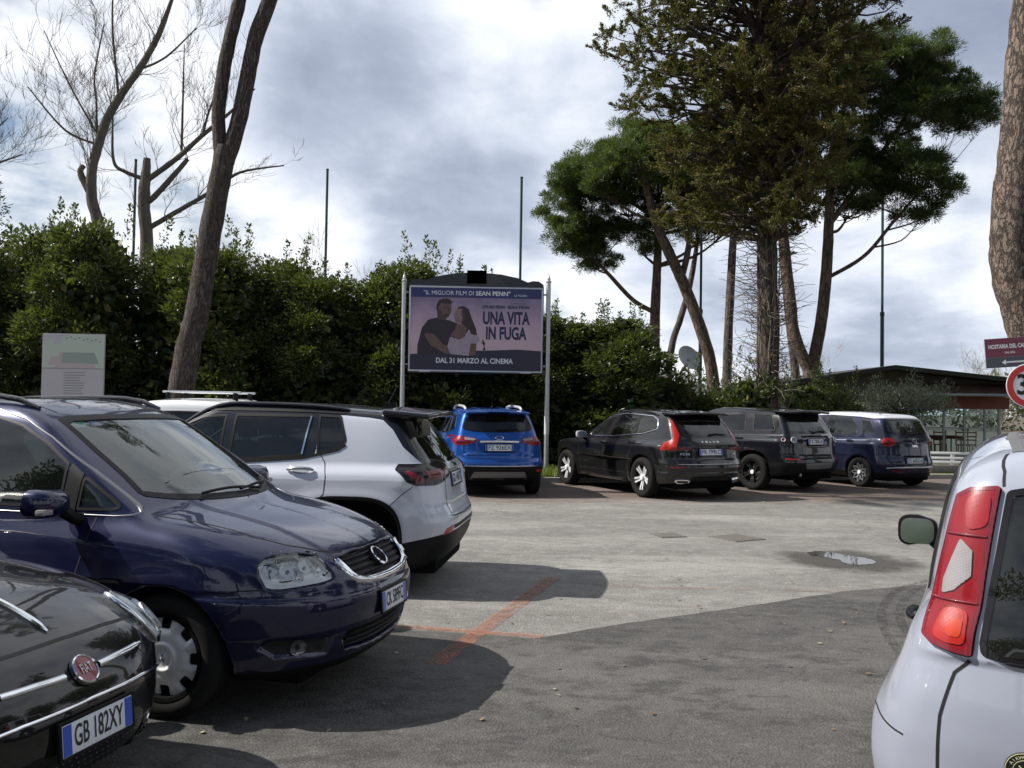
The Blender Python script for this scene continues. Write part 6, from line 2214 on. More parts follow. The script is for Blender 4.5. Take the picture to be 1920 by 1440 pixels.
# umbrella pine
def pine_tree(name, base, trunk_paths, puffs, label, seed, needle=.15, n_needles=240, group=None, mat=None, bark=None, limb_r=.07, cat='tree', depth=0.0, puff_r=.42):
    """trunk_paths: list of (x, y, z, radius) paths; puffs: list of (x, y, z, r) foliage masses filled with tufts"""
    global rng
    rng = np.random.default_rng(seed)
    root = empty(name, base)
    tag(root, label, cat, group)
    B = np.array(base)
    W = Wood()
    nodes = []
    for path in trunk_paths:
        q = spline(path, max(10, len(path) * 5))
        q[:, :3] -= B
        W.tube(q, 12, .10)
        nodes.append(q[len(q) // 3:])
    nodes = np.concatenate(nodes)
    L = Leaves()
    for (cx, cy, cz, rx, ry, rz, k) in puffs:
        c0 = np.array([cx, cy, cz]) - B
        # main limb from the trunk to the middle of the mass
        hd = np.linalg.norm(nodes[:, :2] - c0[:2], axis=1)
        dist = np.linalg.norm(nodes[:, :3] - c0, axis=1) + np.where(nodes[:, 2] > c0[2] - .2 - .55 * hd, 3.0, 0)
        i = dist.argmin()
        s = nodes[i]
        r0 = min(s[3] * .6, limb_r * (.6 + .5 * max(rx, .8)))
        target = c0 - np.array([0, 0, rz * .55])
        mid = s[:3] * .45 + target * .55 + np.array([0, 0, -.10 * np.linalg.norm(target - s[:3])]) + rng.normal(size=3) * .08
        limb = spline([(*s[:3], r0), (*mid, r0 * .7), (*target, r0 * .35)], 9)
        W.tube(limb, 6)
        for j in range(int(k * 1.7)):
            d = rand_dir(1)[0]
            d[2] = abs(d[2]) if rng.random() < .78 else -abs(d[2]) * .5
            rad = rng.random() ** .36 * 1.1
            c = c0 + d * rad * np.array([rx, ry, rz])
            li = limb[rng.integers(6, 9)]
            tw = spline([(*li[:3], r0 * .30), (*(li[:3] * .5 + c * .5 - np.array([0, 0, .12])), r0 * .2), (*c, .008)], 5)
            W.tube(tw, 4)
            m = int(n_needles * 1.9)
            dd = rand_dir(m); dd[:, 2] = dd[:, 2] * .8 + .35
            dd = unit(dd)
            rr = puff_r * (.5 + .8 * rng.random())
            p = c + dd * (rr * rng.random(m) ** .6 * .75)[:, None] * np.array([1.1, 1.1, .72])
            nd = unit(dd + .55 * rand_dir(m) + np.array([0, 0, .25]))
            ln = needle * (.5 + .6 * rng.random(m))
            L.add(*leaf_cards(p, nd, rand_dir(m), ln, ln * .13, 0))
    W.obj('trunk', bark, root)
    link('crown', L.mesh('crown', mat), root)
    return root


def bare_tree(name, base, paths, label, seed, twig_len=1.6, density=5.0, mat=None, cat='tree', group=None, up=.9, levels=3):
    """bare crown: explicit limbs with twigs grown along them"""
    global rng
    rng = np.random.default_rng(seed)
    root = empty(name, base); tag(root, label, cat, group)
    B = np.array(base)
    W = Wood(); T = Wood()

    def grow(p, d, ln, r, lev):
        n = 5
        pts = [p]; dd = d.copy()
        for i in range(n):
            dd = unit(dd + rng.normal(size=3) * .14 + np.array([0, 0, .10 * up]))
            pts.append(pts[-1] + dd * ln / n)
        rr = np.linspace(r, max(r * .3, .004), n + 1)
        T.tube(np.column_stack([np.array(pts), rr]), 5 if r > .02 else 3)
        if lev > 0:
            for i in range(int(3 + 3 * rng.random())):
                k = rng.integers(1, n + 1)
                q = rand_dir(1)[0]; dloc = unit(pts[k] - pts[k - 1])
                q = unit(dloc * .9 + unit(q - dloc * (q @ dloc)) * (.55 + .3 * rng.random()) + np.array([0, 0, .3 * up]))
                grow(pts[k], q, ln * (.38 + .3 * rng.random()), max(rr[k] * .55, .006), lev - 1)

    for path, tw in paths:
        q = spline(path, max(10, len(path) * 5)); q[:, :3] -= B
        W.tube(q, 10, .12)
        if tw > 0:
            seg = np.linalg.norm(np.diff(q[:, :3], axis=0), axis=1).sum()
            for i in range(int(seg * density * tw)):
                k = rng.integers(len(q) // 5, len(q))
                dl = unit(q[min(k + 1, len(q) - 1), :3] - q[k - 1, :3])
                s = rand_dir(1)[0]; s = unit(s - dl * (s @ dl)); s[1] *= .7
                grow(q[k, :3], unit(dl * .55 + s * .8 + np.array([0, 0, .5 * up])), twig_len * (.4 + .8 * rng.random()), min(q[k, 3] * .30, .026) * (.5 + .5 * rng.random()), levels - 1)
    W.obj('trunk', mat, root)
    if T.n:
        T.obj('twigs', mat, root)
    return root


# ------------------------------------------------------------------ ground
def sheet(name, poly, z, mat, label=None, cat=None, kind='structure', res=None):
    b = MB()
    b.bm.faces.new([b.bm.verts.new((x, y, z)) for x, y in poly])
    o = b.obj(name, mat, None, smooth=False)
    if o.data.polygons[0].normal.z < 0:
        o.data.flip_normals()
    return tag(o, label, cat, None, kind)


def mat_asphalt(name, base, dark, light, litter=False, smudge=.45, seed=0.0):
    m = bpy.data.materials.new(name); m.use_nodes = True
    T = NT(m.node_tree)
    out = T.n('ShaderNodeOutputMaterial'); b = T.n('ShaderNodeBsdfPrincipled')
    g = T.n('ShaderNodeNewGeometry'); pos = g.outputs['Position']
    mp = T.n('ShaderNodeMapping'); mp.inputs['Location'].default_value = (seed, seed * .7, 0); T.l(pos, mp.inputs['Vector'])
    P = mp.outputs[0]
    grit = T.n('ShaderNodeTexVoronoi', feature='F1'); grit.inputs['Scale'].default_value = 75; T.l(P, grit.inputs['Vector'])
    gs = T.n('ShaderNodeSeparateColor'); T.l(grit.outputs['Color'], gs.inputs[0])
    fine = T.noise(P, 55, 4, .75)
    mid = T.noise(P, 2.6, 7, .68)
    mp2 = T.n('ShaderNodeMapping'); mp2.inputs['Scale'].default_value = (.45, 1.6, 1); T.l(P, mp2.inputs['Vector'])
    big = T.noise(mp2.outputs[0], .55, 5, .6, .4)
    blot = T.noise(P, 7.0, 6, .7)
    col = T.mix(T.math('MULTIPLY', T.math('SUBTRACT', mid, .3), 2.4, clamp=True), dark, base)
    col = T.mix(T.math('MULTIPLY', T.math('SUBTRACT', big, .48), 5.0, clamp=True), col, light)
    wear = T.math('MULTIPLY', T.math('SUBTRACT', T.math('ADD', blot, T.math('MULTIPLY', fine, .5)), .80), 6.0, clamp=True)
    col = T.mix(T.math('MULTIPLY', wear, .6), col, tuple(c * 1.75 for c in base))
    mp4 = T.n('ShaderNodeMapping'); mp4.inputs['Scale'].default_value = (1.0, 1.7, 1); mp4.inputs['Rotation'].default_value = (0, 0, .3); T.l(P, mp4.inputs['Vector'])
    smut = T.math('MULTIPLY', T.math('SUBTRACT', T.math('ADD', T.noise(mp4.outputs[0], 3.4, 10, .74, .3), T.math('MULTIPLY', T.noise(P, .7, 3, .6), .5)), .735), 8.5, clamp=True)
    col = T.mix(T.math('MULTIPLY', smut, smudge), col, tuple(c * .50 for c in base))
    col = T.mix(T.math('MULTIPLY', T.math('GREATER_THAN', gs.outputs[0], .86), .20), col, tuple(min(c * 2.0, .5) for c in base))
    col = T.mix(T.math('MULTIPLY', T.math('LESS_THAN', gs.outputs[1], .22), .25), col, tuple(c * .5 for c in base))
    # dark oil spots
    oil = T.math('MULTIPLY', T.math('SUBTRACT', T.noise(P, .9, 4, .5), .64), 9.0, clamp=True)
    col = T.mix(T.math('MULTIPLY', oil, .5), col, tuple(c * .35 for c in base))
    # cracks
    vw = T.n('ShaderNodeTexVoronoi', feature='DISTANCE_TO_EDGE'); vw.inputs['Scale'].default_value = .38
    wv = T.n('ShaderNodeTexNoise'); wv.inputs['Scale'].default_value = 1.7; wv.inputs['Detail'].default_value = 5; T.l(P, wv.inputs['Vector'])
    va = T.n('ShaderNodeVectorMath', operation='MULTIPLY_ADD'); T.l(wv.outputs['Color'], va.inputs[0]); va.inputs[1].default_value = (.8, .8, 0); T.l(P, va.inputs[2])
    T.l(va.outputs[0], vw.inputs['Vector'])
    cr = T.math('MULTIPLY', T.math('LESS_THAN', vw.outputs['Distance'], .005), T.math('GREATER_THAN', T.noise(P, .6, 2, .5), .52))
    col = T.mix(T.math('MULTIPLY', cr, .3), col, tuple(c * .3 for c in base))
    if litter:      # fallen needles gathered along the far edge of the bays
        sp = T.n('ShaderNodeSeparateXYZ'); T.l(pos, sp.inputs[0])
        far = T.n('ShaderNodeMapRange'); T.l(T.math('SUBTRACT', sp.outputs[1], T.math('MULTIPLY', T.math('MAXIMUM', sp.outputs[0], 0), .12)), far.inputs['Value']); far.inputs['From Min'].default_value = 14.2; far.inputs['From Max'].default_value = 17.2
        lit = T.math('MULTIPLY', T.math('SUBTRACT', T.math('ADD', far.outputs[0], T.math('MULTIPLY', T.noise(P, 3.2, 7, .75), .9)), .62), 2.6, clamp=True)
        lf = T.mix(fine, (.060, .034, .025), (.14, .082, .058))
        col = T.mix(T.math('MULTIPLY', lit, .62), col, lf)
        mp3 = T.n('ShaderNodeMapping'); mp3.inputs['Scale'].default_value = (.35, 2.6, 1); mp3.inputs['Rotation'].default_value = (0, 0, .2); T.l(P, mp3.inputs['Vector'])
        st = T.math('MULTIPLY', T.math('SUBTRACT', T.noise(mp3.outputs[0], 1.1, 6, .7), .60), 6, clamp=True)
        col = T.mix(T.math('MULTIPLY', st, .5), col, (.15, .085, .055))
    T.l(col, b.inputs['Base Color'])
    b.inputs['Roughness'].default_value = .86
    b.inputs['Specular IOR Level'].default_value = .3
    bp = T.n('ShaderNodeBump', i_Strength=.55, i_Distance=.012)
    T.l(T.math('ADD', T.math('MULTIPLY', grit.outputs['Distance'], .9), T.math('MULTIPLY', fine, .5)), bp.inputs['Height'])
    T.l(bp.outputs[0], b.inputs['Normal'])
    T.l(b.outputs[0], out.inputs[0])
    return m


def mat_marking(name, col, wear=.5, most=1.0):
    """worn road paint: the paint is see-through where it has come off"""
    m = bpy.data.materials.new(name); m.use_nodes = True
    T = NT(m.node_tree)
    out = T.n('ShaderNodeOutputMaterial'); b = T.n('ShaderNodeBsdfPrincipled')
    g = T.n('ShaderNodeNewGeometry'); pos = g.outputs['Position']
    n1 = T.noise(pos, 9, 7, .75); n2 = T.noise(pos, 60, 3, .7)
    b.inputs['Base Color'].default_value = (*col, 1)
    T.l(T.mix(n1, tuple(c * .75 for c in col), col), b.inputs['Base Color'])
    b.inputs['Roughness'].default_value = .8
    tr = T.n('ShaderNodeBsdfTransparent')
    mx = T.n('ShaderNodeMixShader')
    a = T.math('MULTIPLY', T.math('SUBTRACT', T.math('ADD', n1, T.math('MULTIPLY', n2, .55)), wear), 4.0, clamp=True)
    T.l(T.math('MULTIPLY', a, most), mx.inputs[0]); T.l(tr.outputs[0], mx.inputs[1]); T.l(b.outputs[0], mx.inputs[2])
    T.l(mx.outputs[0], out.inputs[0])
    return m


def line_poly(a, b, w):
    a = Vector((*a, 0)); b = Vector((*b, 0))
    n = (b - a).normalized(); n = Vector((-n.y, n.x, 0)) * w / 2
    return [tuple((a + n)[:2]), tuple((a - n)[:2]), tuple((b - n)[:2]), tuple((b + n)[:2])]


def build_ground():
    M_soil = mat_simple('soil', (.075, .062, .045), .95, var=(1.3, .4), bump=(20, .5))
    sheet('ground', [(-900, -900), (900, -900), (900, 1500), (-900, 1500)], -.012, M_soil)
    edge = [(-30, 18.6), (-6, 18.8), (1.0, 19.1), (4.5, 19.9), (8.2, 21.3), (10.6, 22.0), (12.5, 22.2), (30, 22.2)]
    lot = [(-40, -30), (40, -30), (40, 60), (30, 60), (30, 22.2)] + edge[::-1][1:] + [(-40, 18.6)]
    A = mat_asphalt('asphalt_worn', (.195, .186, .174), (.135, .129, .121), (.26, .248, .232), litter=True)
    sheet('parking_lot', lot, 0.0, A)
    N = mat_asphalt('asphalt_dark', (.084, .080, .075), (.060, .058, .055), (.104, .100, .094), seed=13.0, smudge=.85)
    # the newer, darker resurfaced strip nearest the camera, with a ragged joint
    joint = [(-16, 7.6), (-6, 7.0), (-2.2, 6.55), (-.75, 6.36), (.18, 6.17), (.8, 6.6), (1.47, 7.0), (2.24, 7.47), (3.0, 7.95), (3.95, 8.35), (6.5, 9.1), (12, 10.2), (40, 14)]
    r = random.Random(3)
    jj = []
    for (x0, y0), (x1, y1) in zip(joint[:-1], joint[1:]):
        k = max(1, int(math.hypot(x1 - x0, y1 - y0) / .12))
        for i in range(k):
            t = i / k
            jj.append((x0 + (x1 - x0) * t, y0 + (y1 - y0) * t + r.uniform(-.012, .012)))
    sheet('asphalt_strip', [(-16, -20), (40, -20), (40, 14)] + jj[::-1], .004, N)
    # orange bay lines
    O = mat_marking('orange_paint', (.36, .140, .080), .62, .52)
    O2 = mat_marking('orange_paint_faded', (.33, .18, .125), .70, .45)
    sheet('bay_line', line_poly((.43, 8.42), (-.45, 5.52), .135), .008, O)
    sheet('bay_line', line_poly((-1.3, 6.56), (.24, 6.21), .105), .0085, O)
    sheet('bay_line', line_poly((.75, 8.03), (3.05, 7.93), .06), .0082, O2)
    sheet('bay_line', line_poly((4.1, 18.1), (6.6, 19.3), .09), .0083, mat_marking('pale_paint', (.45, .40, .33), .7, .6))
    # puddle
    m = bpy.data.materials.new('puddle_water'); m.use_nodes = True
    T = NT(m.node_tree); out = T.n('ShaderNodeOutputMaterial'); b = T.n('ShaderNodeBsdfPrincipled')
    b.inputs['Base Color'].default_value = (.030, .026, .020, 1); b.inputs['Roughness'].default_value = .03; b.inputs['IOR'].default_value = 1.33
    T.l(b.outputs[0], out.inputs[0])
    shape = [(3.36, 9.85), (3.38, 10.12), (3.55, 10.26), (3.74, 10.20), (3.80, 9.98), (3.90, 9.80), (4.02, 9.55), (4.00, 9.30), (3.86, 9.12), (3.66, 9.06), (3.56, 9.20), (3.60, 9.42), (3.52, 9.62)]
    sp = spline([(x, y, 0, 0) for x, y in shape + shape[:1]], 70)[:-1, :2]
    sp = (sp - np.array([3.68, 9.65])) * np.array([.85, .72]) + np.array([3.66, 9.75])
    sp = sp + np.random.default_rng(5).normal(size=sp.shape) * .012
    wet = [(3.66 + 1.25 * math.cos(t), 9.6 + 1.15 * math.sin(t)) for t in np.linspace(0, 2 * math.pi, 48, endpoint=False)]
    mw = bpy.data.materials.new('wet_asphalt'); mw.use_nodes = True
    T = NT(mw.node_tree); out = T.n('ShaderNodeOutputMaterial'); b = T.n('ShaderNodeBsdfPrincipled')
    pos = T.n('ShaderNodeNewGeometry').outputs['Position']
    vm = T.n('ShaderNodeVectorMath', operation='SUBTRACT'); T.l(pos, vm.inputs[0]); vm.inputs[1].default_value = (3.66, 9.6, 0)
    sc_ = T.n('ShaderNodeVectorMath', operation='MULTIPLY'); T.l(vm.outputs[0], sc_.inputs[0]); sc_.inputs[1].default_value = (.85, .95, 0)
    ln = T.n('ShaderNodeVectorMath', operation='LENGTH'); T.l(sc_.outputs[0], ln.inputs[0])
    a = T.math('MULTIPLY', T.math('SUBTRACT', T.math('SUBTRACT', 1.18, ln.outputs['Value']), T.math('MULTIPLY', T.noise(pos, 2.4, 6, .65), .95)), 2.6, clamp=True)
    T.l(T.mix(T.noise(pos, 50, 3, .7), (.035, .031, .026), (.075, .068, .058)), b.inputs['Base Color']); b.inputs['Roughness'].default_value = .6
    tr = T.n('ShaderNodeBsdfTransparent'); mx = T.n('ShaderNodeMixShader')
    T.l(T.math('MULTIPLY', a, .85), mx.inputs[0]); T.l(tr.outputs[0], mx.inputs[1]); T.l(b.outputs[0], mx.inputs[2]); T.l(mx.outputs[0], out.inputs[0])
    sheet('wet_patch', wet, .006, mw)
    sheet('puddle', sp, .010, m)
    # tyre tracks of wet mud curving into the bay at the right
    tm = mat_marking('tyre_mud', (.045, .040, .034), .70, .7)
    for k, o in enumerate((0, .16, .62, .78)):
        pts = spline([(4.15 + o * .2, 8.62 - o * .9, 0, 0), (3.62 + o * .45, 8.15 - o * .6, 0, 0), (3.16 + o * .75, 7.45 - o * .3, 0, 0), (2.85 + o * .9, 6.75, 0, 0), (2.62 + o, 5.9, 0, 0), (2.5 + o, 5.0, 0, 0)], 26)
        b = MB()
        n = unit(np.gradient(pts[:, :2], axis=0)); n = np.stack([-n[:, 1], n[:, 0]], 1) * .035
        l = [b.bm.verts.new((*(p[:2] + q), .0085 + k * .0002)) for p, q in zip(pts, n)]; rr = [b.bm.verts.new((*(p[:2] - q), .0085 + k * .0002)) for p, q in zip(pts, n)]
        for i in range(len(pts) - 1):
            b.bm.faces.new((l[i], rr[i], rr[i + 1], l[i + 1]))
        o_ = b.obj('tyre_track', tm, None, smooth=False); tag(o_, kind='structure')
    # drain covers
    iron = mat_simple('cast_iron', (.115, .105, .095), .75, .1, var=(9, .3), bump=(60, .4))
    for nm, c, sx, sy, rz, lb in (('drain_cover', (2.88, 11.2), .50, .50, .5, 'square cast iron drain cover set in the pale asphalt, the larger of two'), ('drain_cover', (2.03, 11.33), .36, .36, .3, 'small square iron cover in the pale asphalt, left of the drain cover')):
        b = MB(); b.box((0, 0, .003), (sx, sy, .012), bevel=.003)
        for i in range(-3, 4):
            b.box((i * sx / 8, 0, .0105), (sx * .05, sy * .86, .004))
        o = b.obj(nm, iron); o.location = (*c, 0); o.rotation_euler = (0, 0, rz); tag(o, lb, 'drain cover')
    # kerb and verge
    K = mat_simple('kerb_stone', (.30, .285, .26), .85, var=(4, .25), bump=(30, .4))
    b = MB()
    for p, q in zip(edge[:-1], edge[1:]):
        d = Vector((q[0] - p[0], q[1] - p[1], 0)); n = Vector((-d.y, d.x, 0)).normalized() * .14
        v = [Vector((*p, 0)), Vector((*q, 0)), Vector((*q, 0)) + n, Vector((*p, 0)) + n]
        lo = [b.bm.verts.new(a + Vector((0, 0, -.02))) for a in v]; hi = [b.bm.verts.new(a + Vector((0, 0, .11))) for a in v]
        b.bm.faces.new(hi)
        for i in range(4):
            b.bm.faces.new((lo[i], lo[(i + 1) % 4], hi[(i + 1) % 4], hi[i]))
    tag(b.obj('kerb', K, smooth=False), kind='structure')
    V = mat_simple('verge_turf', (.085, .095, .03), .95, var=(3, .5), bump=(40, .6))
    sheet('verge', [(x, y + .14) for x, y in edge] + [(30, 34), (-30, 34)], .085, V)
    # grass blades on the verge where the light reaches it
    global rng
    rng = np.random.default_rng(21)
    m = 42000
    x = rng.uniform(-9, 10.2, m); ye = np.interp(x, [p[0] for p in edge], [p[1] for p in edge])
    y = ye + .16 + rng.random(m) ** 1.4 * 2.6
    keep = rng.random(m) < np.where(np.sin(x * 2.1) + np.sin(x * .9 + 2) > -1.2, 1, .4)
    p = np.stack([x, y, np.full(m, .08)], 1)[keep]
    d = np.stack([rng.normal(size=len(p)) * .35, rng.normal(size=len(p)) * .35, np.ones(len(p))], 1)
    h = .07 + .13 * rng.random(len(p))
    v, f = leaf_cards(p, d, rand_dir(len(p)) * np.array([1, 1, .1]), h, h * .14, .1)
    o = link('grass', np_mesh('grass', v, f, mat_leaf('grass_blade', (.08, .13, .015), (.20, .24, .03), (.30, .26, .08), .6, .35), smooth=False))
    tag(o, 'yellow green grass along the kerb', 'grass', None, 'stuff')


def build_litter():
    global rng
    rng = np.random.default_rng(91)
    m = 520
    x = np.concatenate([rng.uniform(-3, 5, 150), rng.uniform(-3, 9, 370)]); y = np.concatenate([rng.uniform(2.5, 9, 150), rng.uniform(11, 18.5, 370)])
    p = np.stack([x, y, np.full(m, .014)], 1)
    d = rand_dir(m) * np.array([1, 1, .12]); sz = .022 + .03 * rng.random(m)
    v, f = leaf_cards(p, d, rand_dir(m) * .3 + np.array([0, 0, 1.0]), sz, sz * .6, .4)
    tag(link('fallen_leaves', np_mesh('fallen_leaves', v, f, mat_leaf('dry_leaf', (.12, .07, .04), (.28, .19, .10), (.34, .30, .18), .7, .05), smooth=False)), 'small dry leaves and bits scattered over the asphalt', 'leaves', None, 'stuff')


# ------------------------------------------------------------------ billboard, boards, signs, poles
M_GALV = mat_simple('galvanised', (.46, .47, .48), .42, .75, var=(6, .2))


def flat(name, poly, z, mat, parent, depth=0):
    """thin printed shape on a board (local x right, y up, z outward)"""
    b = MB()
    b.bm.faces.new([b.bm.verts.new((p[0], p[1], z)) for p in poly])
    o = b.obj(name, mat, parent, smooth=False)
    if o.data.polygons[0].normal.z < 0:
        o.data.flip_normals()
    return o


def print_text(name, txt, x, y, h, mat, parent, z, width=None, bold=0.0, align='CENTER'):
    me = mesh_text(name, txt, h / .72, mat, align=align, bold=bold)
    if width:
        xs = [q.co.x for q in me.vertices]
        me.transform(Matrix.Diagonal((width / max(max(xs) - min(xs), 1e-3), 1, 1, 1)))
    o = link(name, me, parent); o.location = (x, y, z)
    return o


def build_billboard():
    root = empty('billboard', (-.89, 21.2, 0), R(2.0))
    tag(root, 'large framed film poster billboard on two grey metal posts before the hedge', 'billboard')
    # local frame of the panel: x right, z up, facing the car park (-y)
    for x, top in ((-1.745, 4.62), (1.745, 4.66)):
        b = MB(); b.lathe([(.062, 0), (.058, .3), (.055, top), (.07, top + .01), (.07, top + .03), (.04, top + .05), (.045, top + .09), (.03, top + .13), (.008, top + .2), (.002, top + .25)], 20)
        o = b.obj('post', M_GALV, root); o.location = (x, .03, 0)
        b = MB()
        for z in (2.62, 4.36):
            b.tube([(0, .0, z), (-math.copysign(.16, x), 0, z)], .022, 8)
        b.obj('bracket', M_GALV, o)
        if x > 0:
            b = MB(); b.lathe([(.0595, .98), (.0595, 1.42)], 20, caps=False); b.obj('paper_notice', mat_simple('paper_notice', (.55, .55, .56), .8), o)
    b = MB(); b.box((0, .02, 3.485), (3.26, .10, 2.13), bevel=.015)
    pn = b.obj('panel', mat_simple('panel_navy', (.014, .017, .03), .4, coat=.4), root)
    fr = mat_simple('frame_pale', (.50, .51, .55), .4, .3)
    b = MB()
    for z, s in ((2.475, 1), (4.495, 1)):
        b.box((0, -.035, z), (3.22, .03, .035), bevel=.005)
    for x in (-1.5925, 1.5925):
        b.box((x, -.035, 3.485), (.035, .03, 1.985), bevel=.005)
    b.obj('frame', fr, root)
    # shaped crest with a plain black block added in place of its emblem
    cr = [(-1.62, 4.54), (1.62, 4.54), (1.62, 4.60), (1.50, 4.68), (1.36, 4.685), (1.24, 4.65), (1.0, 4.75), (.6, 4.83), (.2, 4.86), (-.2, 4.86), (-.6, 4.83), (-1.0, 4.75), (-1.24, 4.65), (-1.36, 4.685), (-1.50, 4.68), (-1.62, 4.60)]
    b = MB(); b.prism(cr, .05, Matrix.Translation((0, .05, 0)) @ Matrix.Rotation(R(90), 4, 'X'))
    c = b.obj('crest', mat_simple('crest_navy', (.022, .024, .032), .45, coat=.3), root)
    b = MB()
    r = random.Random(4)
    b = MB(); b.box((0, -.03, 4.755), (.47, .05, .31), bevel=.01); b.obj('plaque', mat_simple('plaque_black', (.0015, .0015, .002), .9, spec=.0), root)
    # poster: printed paper, local x right, y up
    ps = empty('poster', (0, 0, 0)); bpy.data.objects.remove(ps)
    m = bpy.data.materials.new('poster_dusk'); m.use_nodes = True
    T = NT(m.node_tree); out = T.n('ShaderNodeOutputMaterial'); bs = T.n('ShaderNodeBsdfPrincipled')
    tc = T.n('ShaderNodeTexCoord'); sp = T.n('ShaderNodeSeparateXYZ'); T.l(tc.outputs['Object'], sp.inputs[0])
    v = T.math('ADD', T.math('MULTIPLY', sp.outputs[1], .55), .5, clamp=True)
    sky = T.ramp(T.math('ADD', v, T.math('MULTIPLY', T.math('SUBTRACT', T.noise(tc.outputs['Object'], 2.0, 5, .6), .5), .5), clamp=True), [(0, (.54, .38, .42)), (.35, (.60, .42, .46)), (.6, (.47, .33, .42)), (.85, (.27, .20, .30)), (1, (.18, .14, .23))])
    T.l(sky, bs.inputs['Base Color']); bs.inputs['Roughness'].default_value = .35
    T.l(bs.outputs[0], out.inputs[0])
    b = MB(); b.bm.faces.new([b.bm.verts.new(q) for q in ((-1.575, -.99, 0), (1.575, -.99, 0), (1.575, .99, 0), (-1.575, .99, 0))])
    po = b.obj('poster', m, root, smooth=False)
    po.matrix_local = Matrix.Translation((0, -.036, 3.485)) @ Matrix.Rotation(R(90), 4, 'X')
    navy = mat_simple('print_navy', (.030, .035, .13), .4); dark = mat_simple('print_dark', (.022, .022, .045), .4)
    white = mat_simple('print_white', (.72, .72, .75), .4); shirt = mat_simple('print_shirt', (.026, .019, .026), .5, var=(3, .5))
    skin = mat_simple('print_skin', (.145, .080, .070), .5, var=(5, .45)); skin2 = mat_simple('print_skin_pale', (.25, .155, .14), .5, var=(5, .4)); hair = mat_simple('print_hair', (.035, .022, .022), .5)
    dress = mat_simple('print_dress', (.36, .28, .33), .5, var=(6, .3)); shade = mat_simple('print_shade', (.075, .042, .040), .5, var=(7, .4))
    title = mat_simple('print_title', (.020, .020, .075), .5)
    z = .001
    flat('banner', [(-1.575, .76), (1.575, .76), (1.575, .99), (-1.575, .99)], z, navy, po)
    flat('field', [(-1.575, -.99), (1.575, -.99), (1.575, -.50), (1.0, -.47), (.4, -.50), (-.1, -.52), (-1.575, -.62)], z, dark, po)
    flat('distant_figure', [(.16, -.50), (.20, -.42), (.165, -.34), (.12, -.33), (.16, -.30), (.155, -.25), (.19, -.25), (.195, -.30), (.235, -.33), (.215, -.37), (.215, -.42), (.245, -.50)], z + .0006, hair, po)
    # a generic couple: a man in a dark shirt, a woman with long hair in a pale dress
    flat('man_shirt', rp([(-1.40, -.85), (-1.40, -.40), (-1.30, .02), (-1.15, .22), (-.92, .27), (-.62, .20), (-.42, .12), (-.50, -.25), (-.56, -.5), (-.2, -.85)], .08), z + .0010, shirt, po)
    flat('man_head', rp([(-.93, .22), (-.93, .40), (-.96, .50), (-.90, .66), (-.72, .69), (-.60, .60), (-.60, .42), (-.66, .29), (-.74, .22)], .07), z + .0014, skin, po)
    flat('man_face_shade', rp([(-.93, .22), (-.94, .46), (-.86, .48), (-.80, .34), (-.72, .30), (-.74, .21)], .04), z + .0018, shade, po)
    flat('man_hair', [(-.96, .46), (-.96, .56), (-.92, .66), (-.88, .71), (-.84, .70), (-.80, .745), (-.76, .72), (-.71, .75), (-.69, .71), (-.63, .73), (-.62, .68), (-.56, .66), (-.61, .60), (-.67, .615), (-.74, .60), (-.80, .625), (-.87, .60), (-.90, .54), (-.92, .44)], z + .0022, hair, po)
    flat('man_eyes', [(-.74, .505), (-.70, .515), (-.62, .51), (-.62, .495), (-.70, .495)], z + .0024, hair, po)
    flat('man_arm', rp([(-1.28, -.10), (-1.02, -.12), (-.80, -.36), (-.44, -.50), (-.24, -.66), (-.34, -.74), (-.72, -.60), (-1.08, -.40)], .06), z + .0020, skin, po)
    flat('woman_hair', rp([(-.50, .40), (-.44, .53), (-.30, .56), (-.18, .48), (-.10, .25), (-.0, .02), (.03, -.15), (-.05, -.26), (-.20, -.22), (-.30, .1), (-.48, .22)], .05), z + .0026, hair, po)
    flat('woman_dress', rp([(-.68, -.42), (-.62, -.18), (-.52, -.22), (-.40, -.26), (-.28, -.18), (-.16, .02), (-.12, -.12), (.06, -.15), (.10, -.28), (-.02, -.38), (-.14, -.40), (-.12, -.85), (-.52, -.80)], .04), z + .0030, dress, po)
    flat('woman_neck', rp([(-.46, .12), (-.50, .0), (-.62, -.16), (-.40, -.26), (-.26, -.18), (-.22, .02), (-.32, .12)], .03), z + .0034, skin, po)
    flat('woman_face', rp([(-.53, .38), (-.46, .49), (-.36, .50), (-.28, .42), (-.28, .24), (-.36, .13), (-.46, .13), (-.52, .22)], .05), z + .0038, skin2, po)
    flat('woman_face_shade', rp([(-.36, .49), (-.28, .42), (-.28, .24), (-.36, .13), (-.33, .28)], .02), z + .0040, shade, po)
    for q in ([(-.50, .335), (-.455, .345), (-.455, .325)], [(-.40, .335), (-.345, .345), (-.35, .322)], [(-.47, .205), (-.38, .21), (-.425, .185)], [(-.44, .29), (-.425, .25), (-.455, .25)], [(-.51, .365), (-.45, .372), (-.45, .362)], [(-.405, .368), (-.34, .368), (-.35, .36)]):
        flat('woman_features', q, z + .0042, shade, po)
    for q in ([(-.80, .515), (-.745, .525), (-.745, .505)], [(-.675, .38), (-.615, .39), (-.64, .37)], [(-.67, .50), (-.635, .44), (-.675, .43)], [(-.80, .35), (-.70, .30), (-.64, .335), (-.70, .355)], [(-.81, .55), (-.73, .553), (-.735, .54)]):
        flat('man_features', q, z + .0026, hair, po)
    flat('woman_arm', rp([(-.12, -.34), (.02, -.34), (.0, -.66), (-.10, -.86), (-.16, -.6)], .03), z + .0042, skin, po)
    flat('foreground', [(-1.575, -.99), (1.575, -.99), (1.575, -.62), (.2, -.60), (-.2, -.64), (-.7, -.60), (-1.575, -.64)], z + .0043, dark, po)
